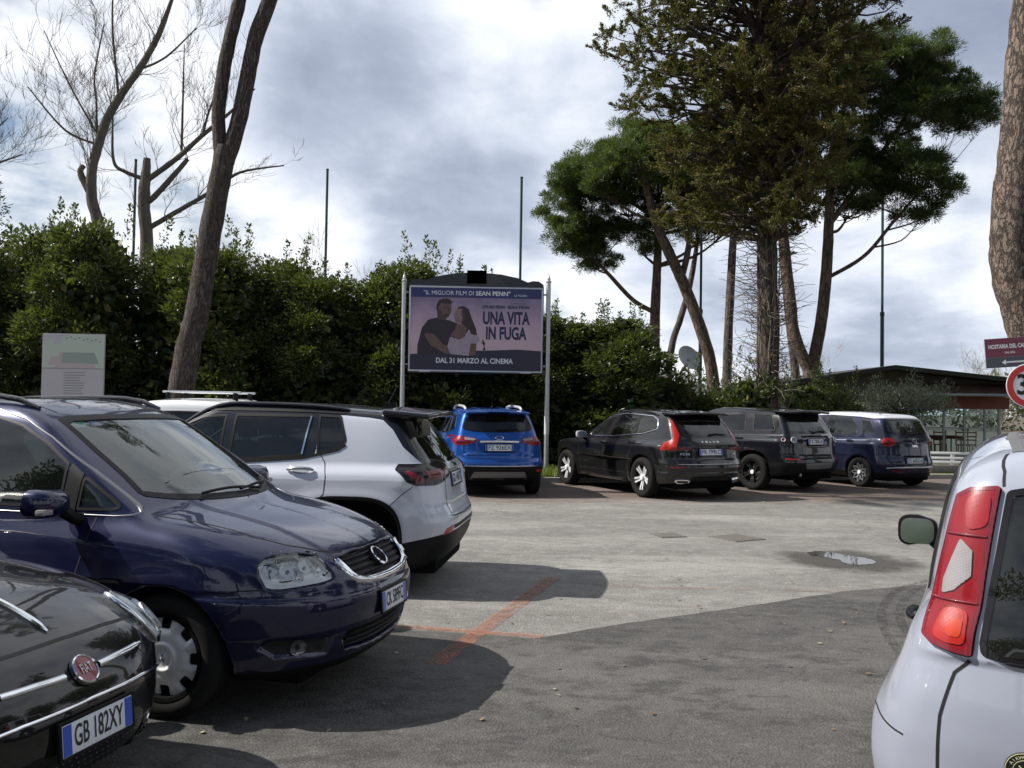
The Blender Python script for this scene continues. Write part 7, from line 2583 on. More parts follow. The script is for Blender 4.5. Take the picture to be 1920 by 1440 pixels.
    for tx, x, y, h, w, mt, bo in (('"IL MIGLIOR FILM DI', -.665, .865, .105, 1.20, white, 0), ('SEAN PENN"', .40, .865, .105, .83, white, .004), ('LE FIGARO', 1.07, .83, .05, .30, white, 0),
                                   ('DYLAN PENN', .42, .545, .075, .55, title, .003), ('SEAN PENN', 1.02, .545, .075, .53, title, .003), ('UN FILM DI', 1.02, .635, .035, .34, shade, 0),
                                   ('UNA VITA', .72, .265, .30, 1.13, title, .014), ('IN FUGA', .72, -.10, .30, .98, title, .014),
                                   ('DAL 31 MARZO AL CINEMA', -.03, -.765, .125, 1.85, white, .004)):
        print_text('poster_text', tx, x, y, h, mt, po, z + .0044, w, bo)
    flat('small_logos', [(-1.48, -.90), (-1.25, -.90), (-1.25, -.88), (-1.48, -.88)], z + .001, white, po)
    for x in (-1.22, 1.2):
        b = MB(); b.box((x, -.055, 2.452), (.26, .012, .02)); b.obj('paper_tab', mat_simple('paper_notice', (.55, .55, .56)), root)
    return root


def build_info_board():
    root = empty('information_board', (-8.49, 17.0, 0), R(1.0))
    tag(root, 'faded information board with a site plan, standing before the hedge at the left', 'board')
    b = MB(); b.box((0, .015, 1.95), (1.20, .03, 1.92), bevel=.006)
    b.obj('panel', mat_simple('board_back', (.30, .30, .29), .5), root)
    pale = mat_simple('board_print', (.40, .385, .40), .5, var=(2.2, .12))
    po = empty('x'); bpy.data.objects.remove(po)
    b = MB(); b.bm.faces.new([b.bm.verts.new(q) for q in ((-.59, -.95, 0), (.59, -.95, 0), (.59, .95, 0), (-.59, .95, 0))])
    p = b.obj('print', pale, root, smooth=False); p.matrix_local = Matrix.Translation((0, -.002, 1.95)) @ Matrix.Rotation(R(90), 4, 'X')
    g1 = mat_simple('plan_green', (.23, .285, .25), .5); g2 = mat_simple('plan_pale_green', (.40, .45, .385), .5); rd = mat_simple('plan_pink', (.40, .34, .335), .5); gy = mat_simple('plan_grey', (.20, .195, .22), .5); lg = mat_simple('plan_lilac', (.40, .38, .44), .5)
    flat('print_area', [(-.59, .30), (.59, .30), (.59, .95), (-.0, .95), (-.59, .80)], .001, g2, p)
    flat('print_area', [(-.36, .30), (.44, .30), (.36, .60), (-.26, .60)], .0015, rd, p)
    flat('print_area', [(-.22, .40), (.50, .38), (.40, .60), (-.20, .60)], .002, g1, p)
    flat('print_area', [(-.48, .35), (-.28, .36), (-.25, .52), (-.44, .52)], .002, rd, p)
    flat('print_area', [(-.38, .76), (-.23, .76), (-.23, .92), (-.38, .92)], .002, lg, p)
    flat('print_line', [(-.59, .28), (.59, .28), (.59, .295), (-.59, .295)], .002, gy, p)
    r = random.Random(2)
    for i in range(9):
        y = .20 - i * .05; w = r.uniform(.30, .42)
        flat('print_line', [(-.17, y), (-.17 + w, y), (-.17 + w, y + .016), (-.17, y + .016)], .002, gy, p)
    for i in range(9):
        x = -.15 + i * .08; y = .86 - .008 * i + (.03 if i % 2 else 0)
        flat('print_mark', [(x, y), (x + .035, y), (x + .035, y + .03), (x, y + .03)], .002, gy, p)
    for x in (-.5, .5):
        b = MB(); b.tube([(x, .05, 0), (x, .05, 2.6)], .03, 10); b.obj('post', M_GALV, root)


def build_signs():
    # direction sign and speed limit share one post
    post = empty('sign_post', (7.30, 12.46, 0)); 
    tag(post, 'grey sign post at the right edge carrying the two road signs', 'post')
    b = MB(); b.tube([(0, 0, 0), (0, 0, 2.95)], .03, 14); b.obj('pole', M_GALV, post)
    s = empty('direction_sign', (7.04, 12.40, 2.50), R(-4)); tag(s, 'maroon restaurant direction sign with a white arrow pointing left', 'sign')
    s.rotation_euler = (0, R(-4.5), R(-6))
    mar = mat_simple('sign_maroon', (.16, .012, .045), .4, coat=.3); gy = mat_simple('sign_slate', (.055, .058, .075), .4, coat=.3); wh = mat_simple('sign_white', (.74, .75, .76), .4)
    b = MB(); b.box((0, .012, 0), (.70, .02, .415), bevel=.004); pl = b.obj('plate', M_GALV, s)
    b = MB(); b.bm.faces.new([b.bm.verts.new(v) for v in ((-.348, -.06, 0), (.348, -.06, 0), (.348, .206, 0), (-.348, .206, 0))])
    f = b.obj('face', mar, s, smooth=False); f.matrix_local = Matrix.Rotation(R(90), 4, 'X')
    flat('arrow_band', [(-.348, -.206), (.348, -.206), (.348, -.062), (-.348, -.062)], .0, gy, f)
    print_text('sign_text', 'HOSTARIA DEL CAMPO', -.01, .088, .056, wh, f, .002, .59, .003)
    print_text('sign_text', '- DAL 2022 -', -.02, .0, .028, wh, f, .002, .17, .001)
    flat('arrow', [(-.14, -.135), (-.085, -.095), (-.085, -.124), (.30, -.124), (.30, -.146), (-.085, -.146), (-.085, -.175)], .002, wh, f)
    t = empty('speed_sign', (7.27, 12.36, 2.03), R(-6)); tag(t, 'round white speed limit sign reading 30 with a red ring', 'sign')
    rot = Matrix.Rotation(R(90), 4, 'X')
    b = MB(); b.lathe([(.0005, -.012), (.305, -.012), (.31, -.004), (.305, .0), (.0005, .0)], 48, rot); b.obj('plate', wh, t)
    b = MB(); b.lathe([(.215, .001), (.215, .0025), (.298, .0025), (.298, .001)], 56, rot, closed=True); b.obj('red_ring', mat_simple('sign_red', (.52, .012, .012), .4, coat=.3), t)
    n = mesh_text('sign_text', '30', .40, mat_simple('print_black', (.008, .008, .008), .5), bold=.008)
    o = link('sign_text', n, t); o.matrix_local = Matrix.Translation((0, -.003, 0)) @ rot @ Matrix.Diagonal((.90, 1, 1, 1))
    b = MB()
    for z in (-.12, .12):
        b.box((0, .03, z), (.09, .06, .03), bevel=.005)
    b.obj('clamp', M_GALV, t)


def build_poles():
    g = mat_simple('pole_green', (.030, .062, .052), .45, .2, var=(3, .3))
    lb = ['tall thin dark green pole left of the forked trunk', 'tall thin green pole rising behind the hedge left of the billboard', 'tall thin green pole rising behind the billboard', 'tall green pole in front of the leaning pine trunk', 'tall green pole standing behind the restaurant roof']
    proto = None
    for i, (x, z) in enumerate(((-15.2, 11.3), (-7.52, 11.03), (.26, 10.83), (7.48, 10.4), (14.72, 10.4))):
        if proto is None:
            root = empty('court_pole', (x, 35, 0))
            b = MB(); b.tube([(0, 0, 0), (0, 0, 6.5)], .075, 12).tube([(0, 0, 6.45), (0, 0, 11.3)], .052, 12)
            b.obj('shaft', g, root)
            b = MB(); b.lathe([(.055, 11.27), (.06, 11.29), (.06, 11.33), (.001, 11.35)], 12); b.obj('cap', g, root)
            b = MB(); b.lathe([(.078, 6.40), (.088, 6.42), (.088, 6.54), (.055, 6.58)], 12, caps=False); b.obj('collar', g, root)
            proto = root
        else:
            root = proto.copy(); COL.objects.link(root)
            for ch in proto.children:
                c = ch.copy(); COL.objects.link(c); c.parent = root
            root.location = (x, 35, z - 11.3)
        root['label'] = lb[i]; root['category'] = 'pole'; root['group'] = 'tall green poles of the sports court'


# ------------------------------------------------------------------ restaurant
def build_restaurant():
    root = empty('restaurant', (12.8, 30, 0)); tag(root, 'low restaurant with a dark shallow gable roof and glazed veranda', 'building')
    dark = mat_simple('roof_felt', (.030, .026, .024), .8, var=(2, .3)); red = mat_simple('beam_red', (.20, .045, .032), .6, var=(3, .3))
    wall = mat_simple('veranda_wall', (.10, .085, .07), .8); alu = mat_simple('veranda_frame', (.36, .37, .38), .45, .4); tile = mat_simple('roof_tile', (.13, .070, .050), .8, var=(8, .5), bump=(12, .6))
    # gable roof: ridge runs away from the viewer
    prof = [(-4.3, 2.55), (-.15, 3.22), (4.3, 2.80)]
    b = MB()
    th = .14
    top = [b.bm.verts.new((x, -1.0, z)) for x, z in prof] + [b.bm.verts.new((x, 9, z)) for x, z in prof]
    bot = [b.bm.verts.new((x, -1.0, z - th)) for x, z in prof] + [b.bm.verts.new((x, 9, z - th)) for x, z in prof]
    for i in (0, 1):
        b.bm.faces.new((top[i], top[i + 1], top[i + 4], top[i + 3])); b.bm.faces.new((bot[i + 3], bot[i + 4], bot[i + 1], bot[i]))
        b.bm.faces.new((bot[i], bot[i + 1], top[i + 1], top[i])); b.bm.faces.new((top[i + 3], top[i + 4], bot[i + 4], bot[i + 3]))
    b.bm.faces.new((bot[0], top[0], top[3], bot[3])); b.bm.faces.new((top[2], bot[2], bot[5], top[5]))
    b.obj('roof', dark, root, smooth=False)
    b = MB()
    b.bm.faces.new([b.bm.verts.new(v) for v in ((-4.0, 0, 2.0), (4.0, 0, 2.0), (4.0, 0, 2.68), (-.15, 0, 3.07), (-4.0, 0, 2.44))])
    b.box((0, 4.2, 1.1), (7.9, 8.0, 2.2)) if False else None
    b.obj('gable', wall, root, smooth=False)
    b = MB(); b.box((-2.0, 8.6, 1.2), (4.0, .1, 2.4)).box((-3.95, 4.3, 1.2), (.1, 8.5, 2.4)); b.obj('wall', wall, root)
    b = MB(); b.box((2.0, 8.6, .35), (4.0, .08, .7)); b.obj('parapet', wall, root)
    b = MB(); b.box((2.3, -.05, 2.02), (3.6, .12, .40)); b.obj('beam', red, root)
    # tiled lean-to over the veranda front
    b = MB()
    for i in range(26):
        x = .9 + i * .125
        b.tube([(x, -.9, 2.30), (x, -.05, 2.62)], .062, 8)
    b.obj('canopy', tile, root)
    b = MB(); b.tube([(.8, -.95, 2.26), (4.2, -.95, 2.28)], .05, 8); b.obj('gutter', alu, root)
    # glazing
    G = mat_glass('veranda_glass', (.82, .92, .94), .10, refl=.5, dust=.03)
    xs = [.25, 1.2, 1.92, 2.62, 3.32, 3.8]
    for a, c in zip(xs[:-1], xs[1:]):
        b = MB(); b.box(((a + c) / 2, 0, 1.0), (c - a - .08, .008, 1.62)); w = b.obj('window', G, root, smooth=False)
        b = MB()
        b.box((a, -.01, .98), (.06, .07, 1.68)); b.box(((a + c) / 2, -.01, 1.16), (c - a - .06, .05, .045)); b.box(((a + c) / 2, -.01, .21), (c - a - .06, .05, .06))
        b.obj('window_frame', alu, w)
    b = MB(); b.box((3.8, -.01, .98), (.06, .07, 1.68)); b.box((2.05, -.01, 1.83), (3.5, .06, .05)); b.obj('veranda_frame', alu, root)
    b = MB(); b.box((-1.9, 0, 1.0), (4.2, .12, 2.0)); b.obj('front_wall', mat_simple('plaster_pale', (.42, .40, .37), .8, var=(2, .15)), root)
    b = MB(); b.box((2.0, 4.0, .05), (4.2, 8.0, .1)); b.obj('floor', mat_simple('veranda_floor', (.16, .09, .06), .6), root)
    # lit far opening (daylight through the back of the veranda)
    # chairs and tables inside
    wd = mat_simple('chair_wood', (.52, .27, .10), .5)
    def chair():
        r = empty('dining_chair', (0, 0, 0))
        b = MB(); b.box((0, 0, .45), (.42, .42, .035), bevel=.01); b.obj('seat', wd, r)
        b = MB()
        for x in (-.19, .19):
            b.tube([(x, .19, .45), (x, .24, .95)], .02, 6)
        for z in (.62, .74, .88):
            b.box((0, .215, z), (.38, .02, .05))
        b.obj('backrest', wd, r)
        for x in (-.18, .18):
            for y in (-.18, .18):
                b = MB(); b.tube([(x, y, .44), (x, y, 0)], .018, 6); b.obj('leg', wd, r)
        return r
    c0 = chair()
    spots = [(14.15, 31.0, .2, 'wooden dining chair nearest the veranda\'s left window'), (15.2, 31.2, 2.6, 'wooden dining chair behind the middle veranda window'), (15.9, 31.0, -.3, 'wooden dining chair behind the right veranda window'), (16.3, 31.4, 2.9, 'wooden dining chair at the far right end of the veranda')]
    for i, (x, y, a, lb) in enumerate(spots):
        if i == 0:
            r = c0
        else:
            r = c0.copy(); COL.objects.link(r)
            for ch in c0.children:
                c = ch.copy(); COL.objects.link(c); c.parent = r
        r.location = (x, y, .1); r.rotation_euler = (0, 0, a)
        tag(r, lb, 'chair', 'chairs on the veranda')
    t0 = None
    for i, (x, y, lb) in enumerate(((14.7, 31.3, 'dining table with a red cloth at the left of the veranda'), (15.75, 31.9, 'dining table with a red cloth at the right of the veranda'))):
        r = empty('dining_table', (x, y, .1)); tag(r, lb, 'table', 'tables on the veranda')
        b = MB(); b.box((0, 0, .735), (.85, .85, .03), bevel=.008); b.obj('tabletop', wd, r)
        b = MB(); b.box((0, 0, .70), (.90, .90, .11), bevel=.01); b.obj('cloth', mat_simple('cloth_red', (.22, .03, .025), .8), r)
        for dx in (-.36, .36):
            for dy in (-.36, .36):
                b = MB(); b.tube([(dx, dy, .70), (dx, dy, 0)], .025, 6); b.obj('leg', wd, r)
    # white fence on a low wall
    f = empty('white_fence', (11.85, 23.0, 0), R(-7)); tag(f, 'short white timber rail fence standing on the low wall', 'fence')
    wp = mat_simple('fence_white', (.78, .78, .77), .55, var=(5, .08))
    b = MB()
    for z in (.37, .47, .60):
        b.box((0, 0, z), (1.9, .03, .065), bevel=.004)
    b.obj('rail', wp, f)
    for x in (-.92, -.30, .32, .92):
        b = MB(); b.box((x, .03, .46), (.075, .06, .34), bevel=.005); b.obj('post', wp, f)
    w = MB(); w.box((0, 0, .14), (5.2, .30, .28), bevel=.01); lw = w.obj('low_wall', mat_simple('wall_stone', (.13, .12, .11), .9, var=(3, .4), bump=(14, .6)))
    lw.location = (13.0, 23.05, 0.012); tag(lw, 'low dark stone wall under the white fence', 'wall')


def build_dish():
    r = empty('satellite_dish', (6.03, 30, 0), R(0)); tag(r, 'grey satellite dish standing up behind the low hedge', 'satellite dish')
    m = Matrix.Translation((0, 0, 3.42)) @ Matrix.Rotation(R(28), 4, 'Z') @ Matrix.Rotation(R(66), 4, 'X')
    b = MB(); b.lathe([(.0005, -.11), (.2, -.085), (.36, -.03), (.44, .02), (.45, .015), (.36, -.045), (.2, -.10), (.0005, -.13)], 36, m); b.obj('reflector', mat_simple('dish_grey', (.34, .36, .37), .5, .1), r)
    b = MB(); b.tube([(0, .1, 0), (0, .1, 3.3), (0, .05, 3.38)], .04, 10); b.obj('mast', M_GALV, r)
    b = MB(); b.tube([m @ Vector((0, -.42, 0)), m @ Vector((0, -.1, .42))], .012, 6).box(tuple(m @ Vector((0, -.06, .44))), (.06, .06, .1), bevel=.015); b.obj('feed_arm', M_GALV, r)


# ------------------------------------------------------------------ planting
def build_plants():
    LM = mat_leaf('laurel_leaf', (.016, .032, .012), (.056, .074, .022), (.135, .13, .038), .42, .22, .40)
    meshes = [hedge_mesh(3.0, 2.6, 6.4, 11 + k).mesh('crown', LM) for k in range(4)]
    stem = stem_mesh(5.5, .07, 5)
    lm = hedge_mesh(2.6, 2.2, 2.9, 31, .10, 1.1, 5).mesh('crown', LM)
    stem2 = stem_mesh(2.4, .045, 6)
    spots = [(-16.6, 23.2, 0.955, 'leftmost, cut by the edge of the photo'), (-14.6, 22.4, 0.94, 'just left of the information board'), (-12.6, 23.4, 0.95, 'with a round top below the pollarded trunk'), (-10.8, 22.6, 0.965, 'behind the information board\'s right edge'),
             (-9.2, 23.6, 0.9, 'between the information board and the forked trunk'), (-7.6, 22.8, 0.885, 'right behind the forked trunk'), (-6.2, 23.9, 0.86, 'on the right of the forked trunk'), (-4.9, 23.2, 0.775, 'below the second green pole'), (-3.7, 24.0, 0.755, 'midway between that pole and the billboard'),
             (-2.55, 23.2, 0.85, 'with a pointed top at the billboard\'s left post'), (-1.2, 24.0, 0.785, 'behind the left half of the billboard'), (.3, 24.0, 0.66, 'behind the right half of the billboard'), (1.75, 23.8, 0.62, 'at the billboard\'s right post'), (3.0, 23.6, 0.635, 'rounded and bright, right of the billboard')]
    for i, (x, y, s, lb) in enumerate(spots):
        r = random.Random(i)
        shrub('hedge_tree', meshes[i % 4], stem, None, (x, y, 0), r.uniform(0, 6.28), (r.uniform(.92, 1.05), r.uniform(.92, 1.05), s), 'tall evergreen hedge tree ' + lb, 'hedge tree', 'evergreen trees of the tall hedge')
    low = [(4.35, 24.2, .84, 'at the foot of the thin leaning trunk'), (5.5, 24.3, .70, 'below the satellite dish'), (6.6, 24.8, .86, 'left of the ivy covered trunk'), (8.6, 25.6, .82, 'dark and rounded, left of the olive tree'), (9.5, 26.2, .78, 'dark, half behind the olive tree'),
           (15.6, 24.6, .95, 'dark, behind the two road signs'), (17.0, 25.0, 1.0, 'at the right edge behind the road signs')]
    for i, (x, y, s, lb) in enumerate(low):
        r = random.Random(40 + i)
        shrub('evergreen_bush', lm, stem2, None, (x, y, 0), r.uniform(0, 6.28), (r.uniform(.75, .9), r.uniform(.7, .9), s), 'low evergreen bush ' + lb, 'bush', 'low evergreen bushes')

    # pine foliage
    PM = mat_leaf('pine_needles', (.020, .042, .018), (.055, .088, .030), (.10, .125, .045), .5, .28, .25)
    PB = mat_bark('pine_bark', (.105, .078, .062), (.165, .115, .088), (.045, .034, .030), 5.5, .7, .35)
    PBg = mat_bark('grey_bark', (.10, .085, .075), (.15, .125, .11), (.05, .042, .038), 7, .7, .3)
    # left umbrella pine
    pine_tree('umbrella_pine', (5.75, 36, 0), [[(5.75, 36, -.1, .26), (5.8, 36, 3.3, .23), (5.82, 36, 5.3, .21), (5.89, 36.1, 7.1, .18), (5.94, 36.1, 8.6, .15), (5.9, 36, 10.2, .1)],
                                               [(5.82, 36, 5.6, .10), (4.9, 35.9, 6.1, .09), (3.9, 35.8, 7.1, .08), (3.0, 35.6, 8.0, .05)]],
              [(2.2, 35.8, 10.6, 1.1, 1.3, .8, 20), (3.4, 36.5, 11.6, 1.3, 1.5, .8, 24), (2.0, 36.2, 9.7, .9, 1.2, .5, 12), (4.8, 35.6, 12.4, 1.4, 1.6, .9, 26), (6.3, 36.6, 12.6, 1.5, 1.6, .9, 26), (7.6, 36, 11.6, 1.3, 1.6, .9, 20), (4.2, 35.2, 10.9, 1.3, 1.2, .7, 20),
               (2.4, 35.5, 8.5, .9, 1.1, .75, 16), (3.4, 36, 7.7, 1.0, 1.1, .65, 14), (3.6, 36, 9.0, 1.2, 1.2, .6, 15), (5.6, 37, 11.0, 1.4, 1.2, .8, 18), (7.2, 35.4, 10.2, 1.1, 1.1, .6, 12), (2.9, 36, 10.2, 1.2, 1.2, .7, 18), (4.6, 36.2, 10.0, 1.2, 1.2, .6, 14), (2.0, 36, 8.9, .7, .9, .5, 9), (5.6, 35.6, 11.9, 1.3, 1.2, .8, 16), (2.8, 36.1, 8.2, .9, 1.0, .6, 12), (6.2, 36.2, 9.4, 1.3, 1.0, .6, 14), (7.6, 36, 8.9, 1.2, 1.0, .55, 12), (4.4, 36.4, 9.0, 1.2, 1.0, .5, 12), (8.8, 36.2, 9.4, 1.2, 1.0, .7, 13), (5.2, 36, 8.3, .9, .9, .4, 7), (3.2, 36, 11.0, 1.3, 1.2, .8, 16), (8.6, 36, 10.8, 1.3, 1.2, .8, 14)],
              'umbrella pine with the leftmost wide green crown, right of the billboard', 3, .20, 210, 'umbrella pines', PM, PB, puff_r=.46)
    # leaning pine
    pine_tree('umbrella_pine', (7.9, 34, 0), [[(7.95, 34, -.1, .26), (7.73, 34, 3.06, .24), (7.3, 34, 4.71, .23), (6.66, 34, 6.36, .22), (6.18, 34, 7.39, .21), (5.6, 34, 8.63, .19), (5.17, 34, 10.08, .15), (5.0, 34, 11.2, .1)],
                                              [(6.5, 34, 6.7, .13), (6.75, 34, 7.8, .12), (6.9, 34.2, 9.2, .10), (6.9, 34.2, 10.4, .07)]],
              [(4.6, 33.6, 11.2, 1.3, 1.4, .8, 20), (5.8, 34.6, 12.0, 1.3, 1.4, .8, 22), (7.1, 34, 11.4, 1.3, 1.4, .8, 20), (3.8, 34.2, 10.2, 1.0, 1.2, .6, 12), (8.2, 34, 10.2, 1.1, 1.1, .6, 14), (6.2, 33.4, 10.4, 1.1, 1.0, .5, 12)],
              'umbrella pine whose reddish trunk leans strongly to the left', 4, .20, 210, 'umbrella pines', PM, PB, puff_r=.46)
    pine_tree('umbrella_pine', (6.5, 38, 0), [[(6.45, 38, -.1, .17), (6.85, 38, 4.13, .15), (7.23, 38, 5.52, .14), (7.61, 38, 6.92, .13), (7.89, 38, 8.55, .1), (8.0, 38, 10.0, .07)]],
              [(8.0, 38, 11.2, 1.4, 1.3, .8, 18), (9.2, 38, 10.4, 1.2, 1.2, .7, 14), (7.2, 38.4, 10.3, 1.0, 1.0, .6, 10)],
              'umbrella pine with a thin dark trunk crossing behind the leaning one', 5, .20, 190, 'umbrella pines', PM, PBg, puff_r=.46)
    pine_tree('umbrella_pine', (8.05, 33, 0), [[(8.0, 33, -.1, .19), (8.06, 33, 3.03, .175), (8.12, 33, 5.04, .165), (8.22, 33, 7.46, .15), (8.31, 33, 9.07, .13), (8.3, 33, 11, .09)]],
              [(7.6, 33, 11.8, 1.2, 1.2, .8, 16), (9.0, 33.4, 12.2, 1.3, 1.2, .8, 18), (8.4, 32.6, 13.2, 1.2, 1.1, .7, 14)],
              'umbrella pine with a straight bare grey trunk left of the ivy covered one', 6, .20, 190, 'umbrella pines', PM, PBg, puff_r=.46)
    # forked pine at the right
    pine_tree('umbrella_pine', (10.3, 30, 0), [[(10.35, 30, -.1, .34), (10.28, 30, 2.31, .30), (10.2, 30, 3.05, .29)],
                                               [(10.2, 30, 2.9, .22), (9.63, 30, 4.21, .20), (9.47, 30, 5.49, .19), (9.24, 30, 7.5, .17), (9.14, 30, 9.15, .15), (9.3, 30, 11.2, .12), (9.6, 30, 13, .07)],
                                               [(10.2, 30, 2.95, .21), (10.54, 30, 4.77, .20), (10.71, 30, 6.61, .19), (10.79, 30, 8.44, .16), (10.87, 30, 10.29, .13), (11.3, 30, 12.2, .09), (12.0, 30, 13.4, .05)],
                                               [(10.75, 30, 8.0, .10), (11.9, 30, 9.6, .09), (13.0, 30, 11.2, .07), (13.7, 30, 12.4, .04)],
                                               [(10.7, 30, 6.2, .07), (12.0, 30, 7.0, .065), (13.0, 30, 8.2, .055), (13.8, 29.8, 9.2, .03)]],
              [(10.2, 30, 14.3, 1.3, 1.5, .7, 24), (11.8, 30.4, 14.3, 1.3, 1.5, .7, 24), (13.4, 29.8, 13.7, 1.2, 1.4, .8, 22), (14.6, 30.2, 12.9, 1.0, 1.2, .8, 18), (15.9, 29.8, 11.8, .6, .8, .65, 9), (14.9, 30, 11.6, 1.0, 1.0, .6, 13), (9.0, 30.4, 14.0, 1.2, 1.4, .7, 18),
               (13.2, 30.6, 12.2, 1.2, 1.3, .6, 14), (12.0, 29.4, 12.9, 1.2, 1.2, .7, 16), (13.3, 30, 9.7, 1.0, 1.1, .75, 17), (14.4, 29.8, 9.1, .65, .9, .75, 12), (12.2, 30.2, 9.3, 1.0, 1.0, .7, 13), (11.0, 29.4, 9.6, 1.0, .9, .6, 12), (13.9, 30.2, 8.4, .7, .8, .4, 8), (10.0, 30, 11.0, 1.2, 1.2, .7, 14), (12.6, 30, 13.6, 1.2, 1.2, .8, 18), (14.0, 30.2, 13.0, 1.1, 1.1, .8, 16), (13.9, 29.8, 12.0, 1.1, 1.0, .7, 14), (15.3, 30, 12.2, .8, .9, .6, 10), (11.4, 30, 10.8, 1.2, 1.1, .8, 16), (12.6, 29.8, 11.4, 1.1, 1.0, .7, 14), (12.9, 30.1, 10.4, 1.0, 1.0, .6, 12), (11.6, 30, 13.0, 1.2, 1.2, .8, 16), (10.2, 30.3, 9.4, 1.1, 1.0, .6, 12), (9.3, 30.2, 10.2, 1.1, 1.0, .6, 12), (11.6, 30.4, 8.7, .9, .9, .45, 9), (12.9, 30.2, 9.0, .9, .9, .5, 10), (14.2, 30.2, 10.0, .8, .9, .5, 9), (12.2, 30.3, 10.0, 1.1, 1.0, .6, 12), (10.6, 30.4, 12.2, 1.2, 1.1, .8, 14)],
              'umbrella pine with a forked red brown trunk in front of the restaurant', 8, .19, 210, 'umbrella pines', PM, PB, puff_r=.44)
    pine_tree('umbrella_pine', (10.4, 32, 0), [[(10.42, 32, -.1, .17), (10.32, 32, 2.83, .155), (10.07, 32, 4.97, .145), (9.82, 32, 7.31, .13), (9.69, 32, 9.26, .11), (9.6, 32, 11, .07)]],
              [(9.4, 32, 11.8, 1.2, 1.2, .7, 14), (8.6, 32, 10.6, 1.0, 1.0, .6, 10), (10.4, 32.4, 12.6, 1.1, 1.1, .7, 12)],
              'umbrella pine with a slim dark trunk just left of the forked one', 9, .20, 190, 'umbrella pines', PM, PBg, puff_r=.46)

    # the tall brownish cypress with ivy on its trunk
    global rng
    CM = mat_leaf('cypress_spray', (.050, .043, .016), (.118, .092, .030), (.21, .125, .045), .6, .22, .2)
    CB = mat_bark('cypress_bark', (.085, .066, .052), (.125, .10, .08), (.038, .03, .026), 8, .8, .2)
    rng = np.random.default_rng(15)
    root = empty('cypress', (7.24, 25, 0)); tag(root, 'tall brownish cypress with a ragged crown and ivy stems up its trunk', 'tree')
    W = Wood()
    trunk = spline([(0, 0, -.1, .34), (0, 0, 1.7, .31), (.02, 0, 4.2, .29), (-.02, 0, 6.5, .27), (-.02, 0, 8.8, .24), (-.2, 0, 11.1, .2), (-.2, 0, 13.5, .16), (-.1, 0, 17, .09), (0, 0, 19, .03)], 60)
    W.tube(trunk, 14, .12)
    L = Leaves()
    def crown_r(z):
        return np.interp(z, [6.4, 7.2, 8.4, 10, 12, 13.5, 16, 19], [1.4, 2.5, 3.0, 3.4, 3.7, 3.8, 3.0, .6])
    nb = 0
    for k in range(480):
        z = 6.7 + 12.0 * rng.random() ** .9
        a = rng.random() * 2 * np.pi
        rad = crown_r(z) * (.38 + .66 * rng.random() ** .75)
        i = np.abs(trunk[:, 2] - (z - .35 * rad)).argmin()
        s = trunk[i]
        e = np.array([np.cos(a) * rad * (1.26 if np.cos(a) < 0 else np.interp(z, [7, 9, 13], [.62, .66, .98])), np.sin(a) * rad, z + rng.normal() * .2])
        mid = s[:3] * .5 + e * .5 + rng.normal(size=3) * .28 + np.array([0, 0, .2])
        mid2 = s[:3] * .2 + e * .8 + rng.normal(size=3) * .18
        br = spline([(*s[:3], .055), (*mid, .036), (*mid2, .022), (*e, .010)], 8)
        W.tube(br, 5)
        for j in range(int(5 + 6 * rng.random())):
            c = br[7 if j < 2 else rng.integers(2, 8), :3] + rng.normal(size=3) * np.array([.32, .32, .22]) * (.3 if j < 2 else 1)
            tw = rand_dir(1)[0]; tw[2] = abs(tw[2]) * .6 + .1
            m = 150
            t = rng.random(m)
            p = c + tw * (t * .45)[:, None] + rand_dir(m) * (.17 * (1.1 - t) * rng.random(m))[:, None]
            dd = unit(tw + .85 * rand_dir(m) + np.array([0, 0, .15]))
            sz = .080 * (.6 + .7 * rng.random(m))
            L.add(*leaf_cards(p, dd, rand_dir(m), sz, sz * .40, .1))
    W.obj('trunk', CB, root)
    link('crown', L.mesh('crown', CM), root)
    V = Wood()
    for k in range(9):
        a = rng.random() * 6.28; pts = []
        for z in np.linspace(0, 7.5, 14):
            a += rng.normal() * .22
            pts.append((np.cos(a) * .33, np.sin(a) * .33, z, .028 * (1 - z / 9)))
        V.tube(spline(pts, 30), 5)
    for k in range(520):
        z = .6 + 6.4 * rng.random(); a = rng.random() * 6.28
        p = np.array([np.cos(a) * .31, np.sin(a) * .31, z]); d = unit(np.array([np.cos(a), np.sin(a), .1 + rng.normal() * .3])); pts = [(*p, .013)]
        ln = .35 + .85 * rng.random()
        for q in range(5):
            d = unit(d + rng.normal(size=3) * .28 + np.array([0, 0, .05])); p = p + d * ln / 5; pts.append((*p, .011 - .0014 * q))
        V.tube(pts, 3)
    V.obj('ivy_stems', mat_simple('dead_ivy', (.15, .125, .10), .9, var=(4, .3)), root)

    # the leaning forked trunk in front of the hedge
    FB = mat_bark('fork_bark', (.085, .070, .062), (.135, .108, .092), (.045, .037, .033), 17, .9, .22, bump_d=.04)
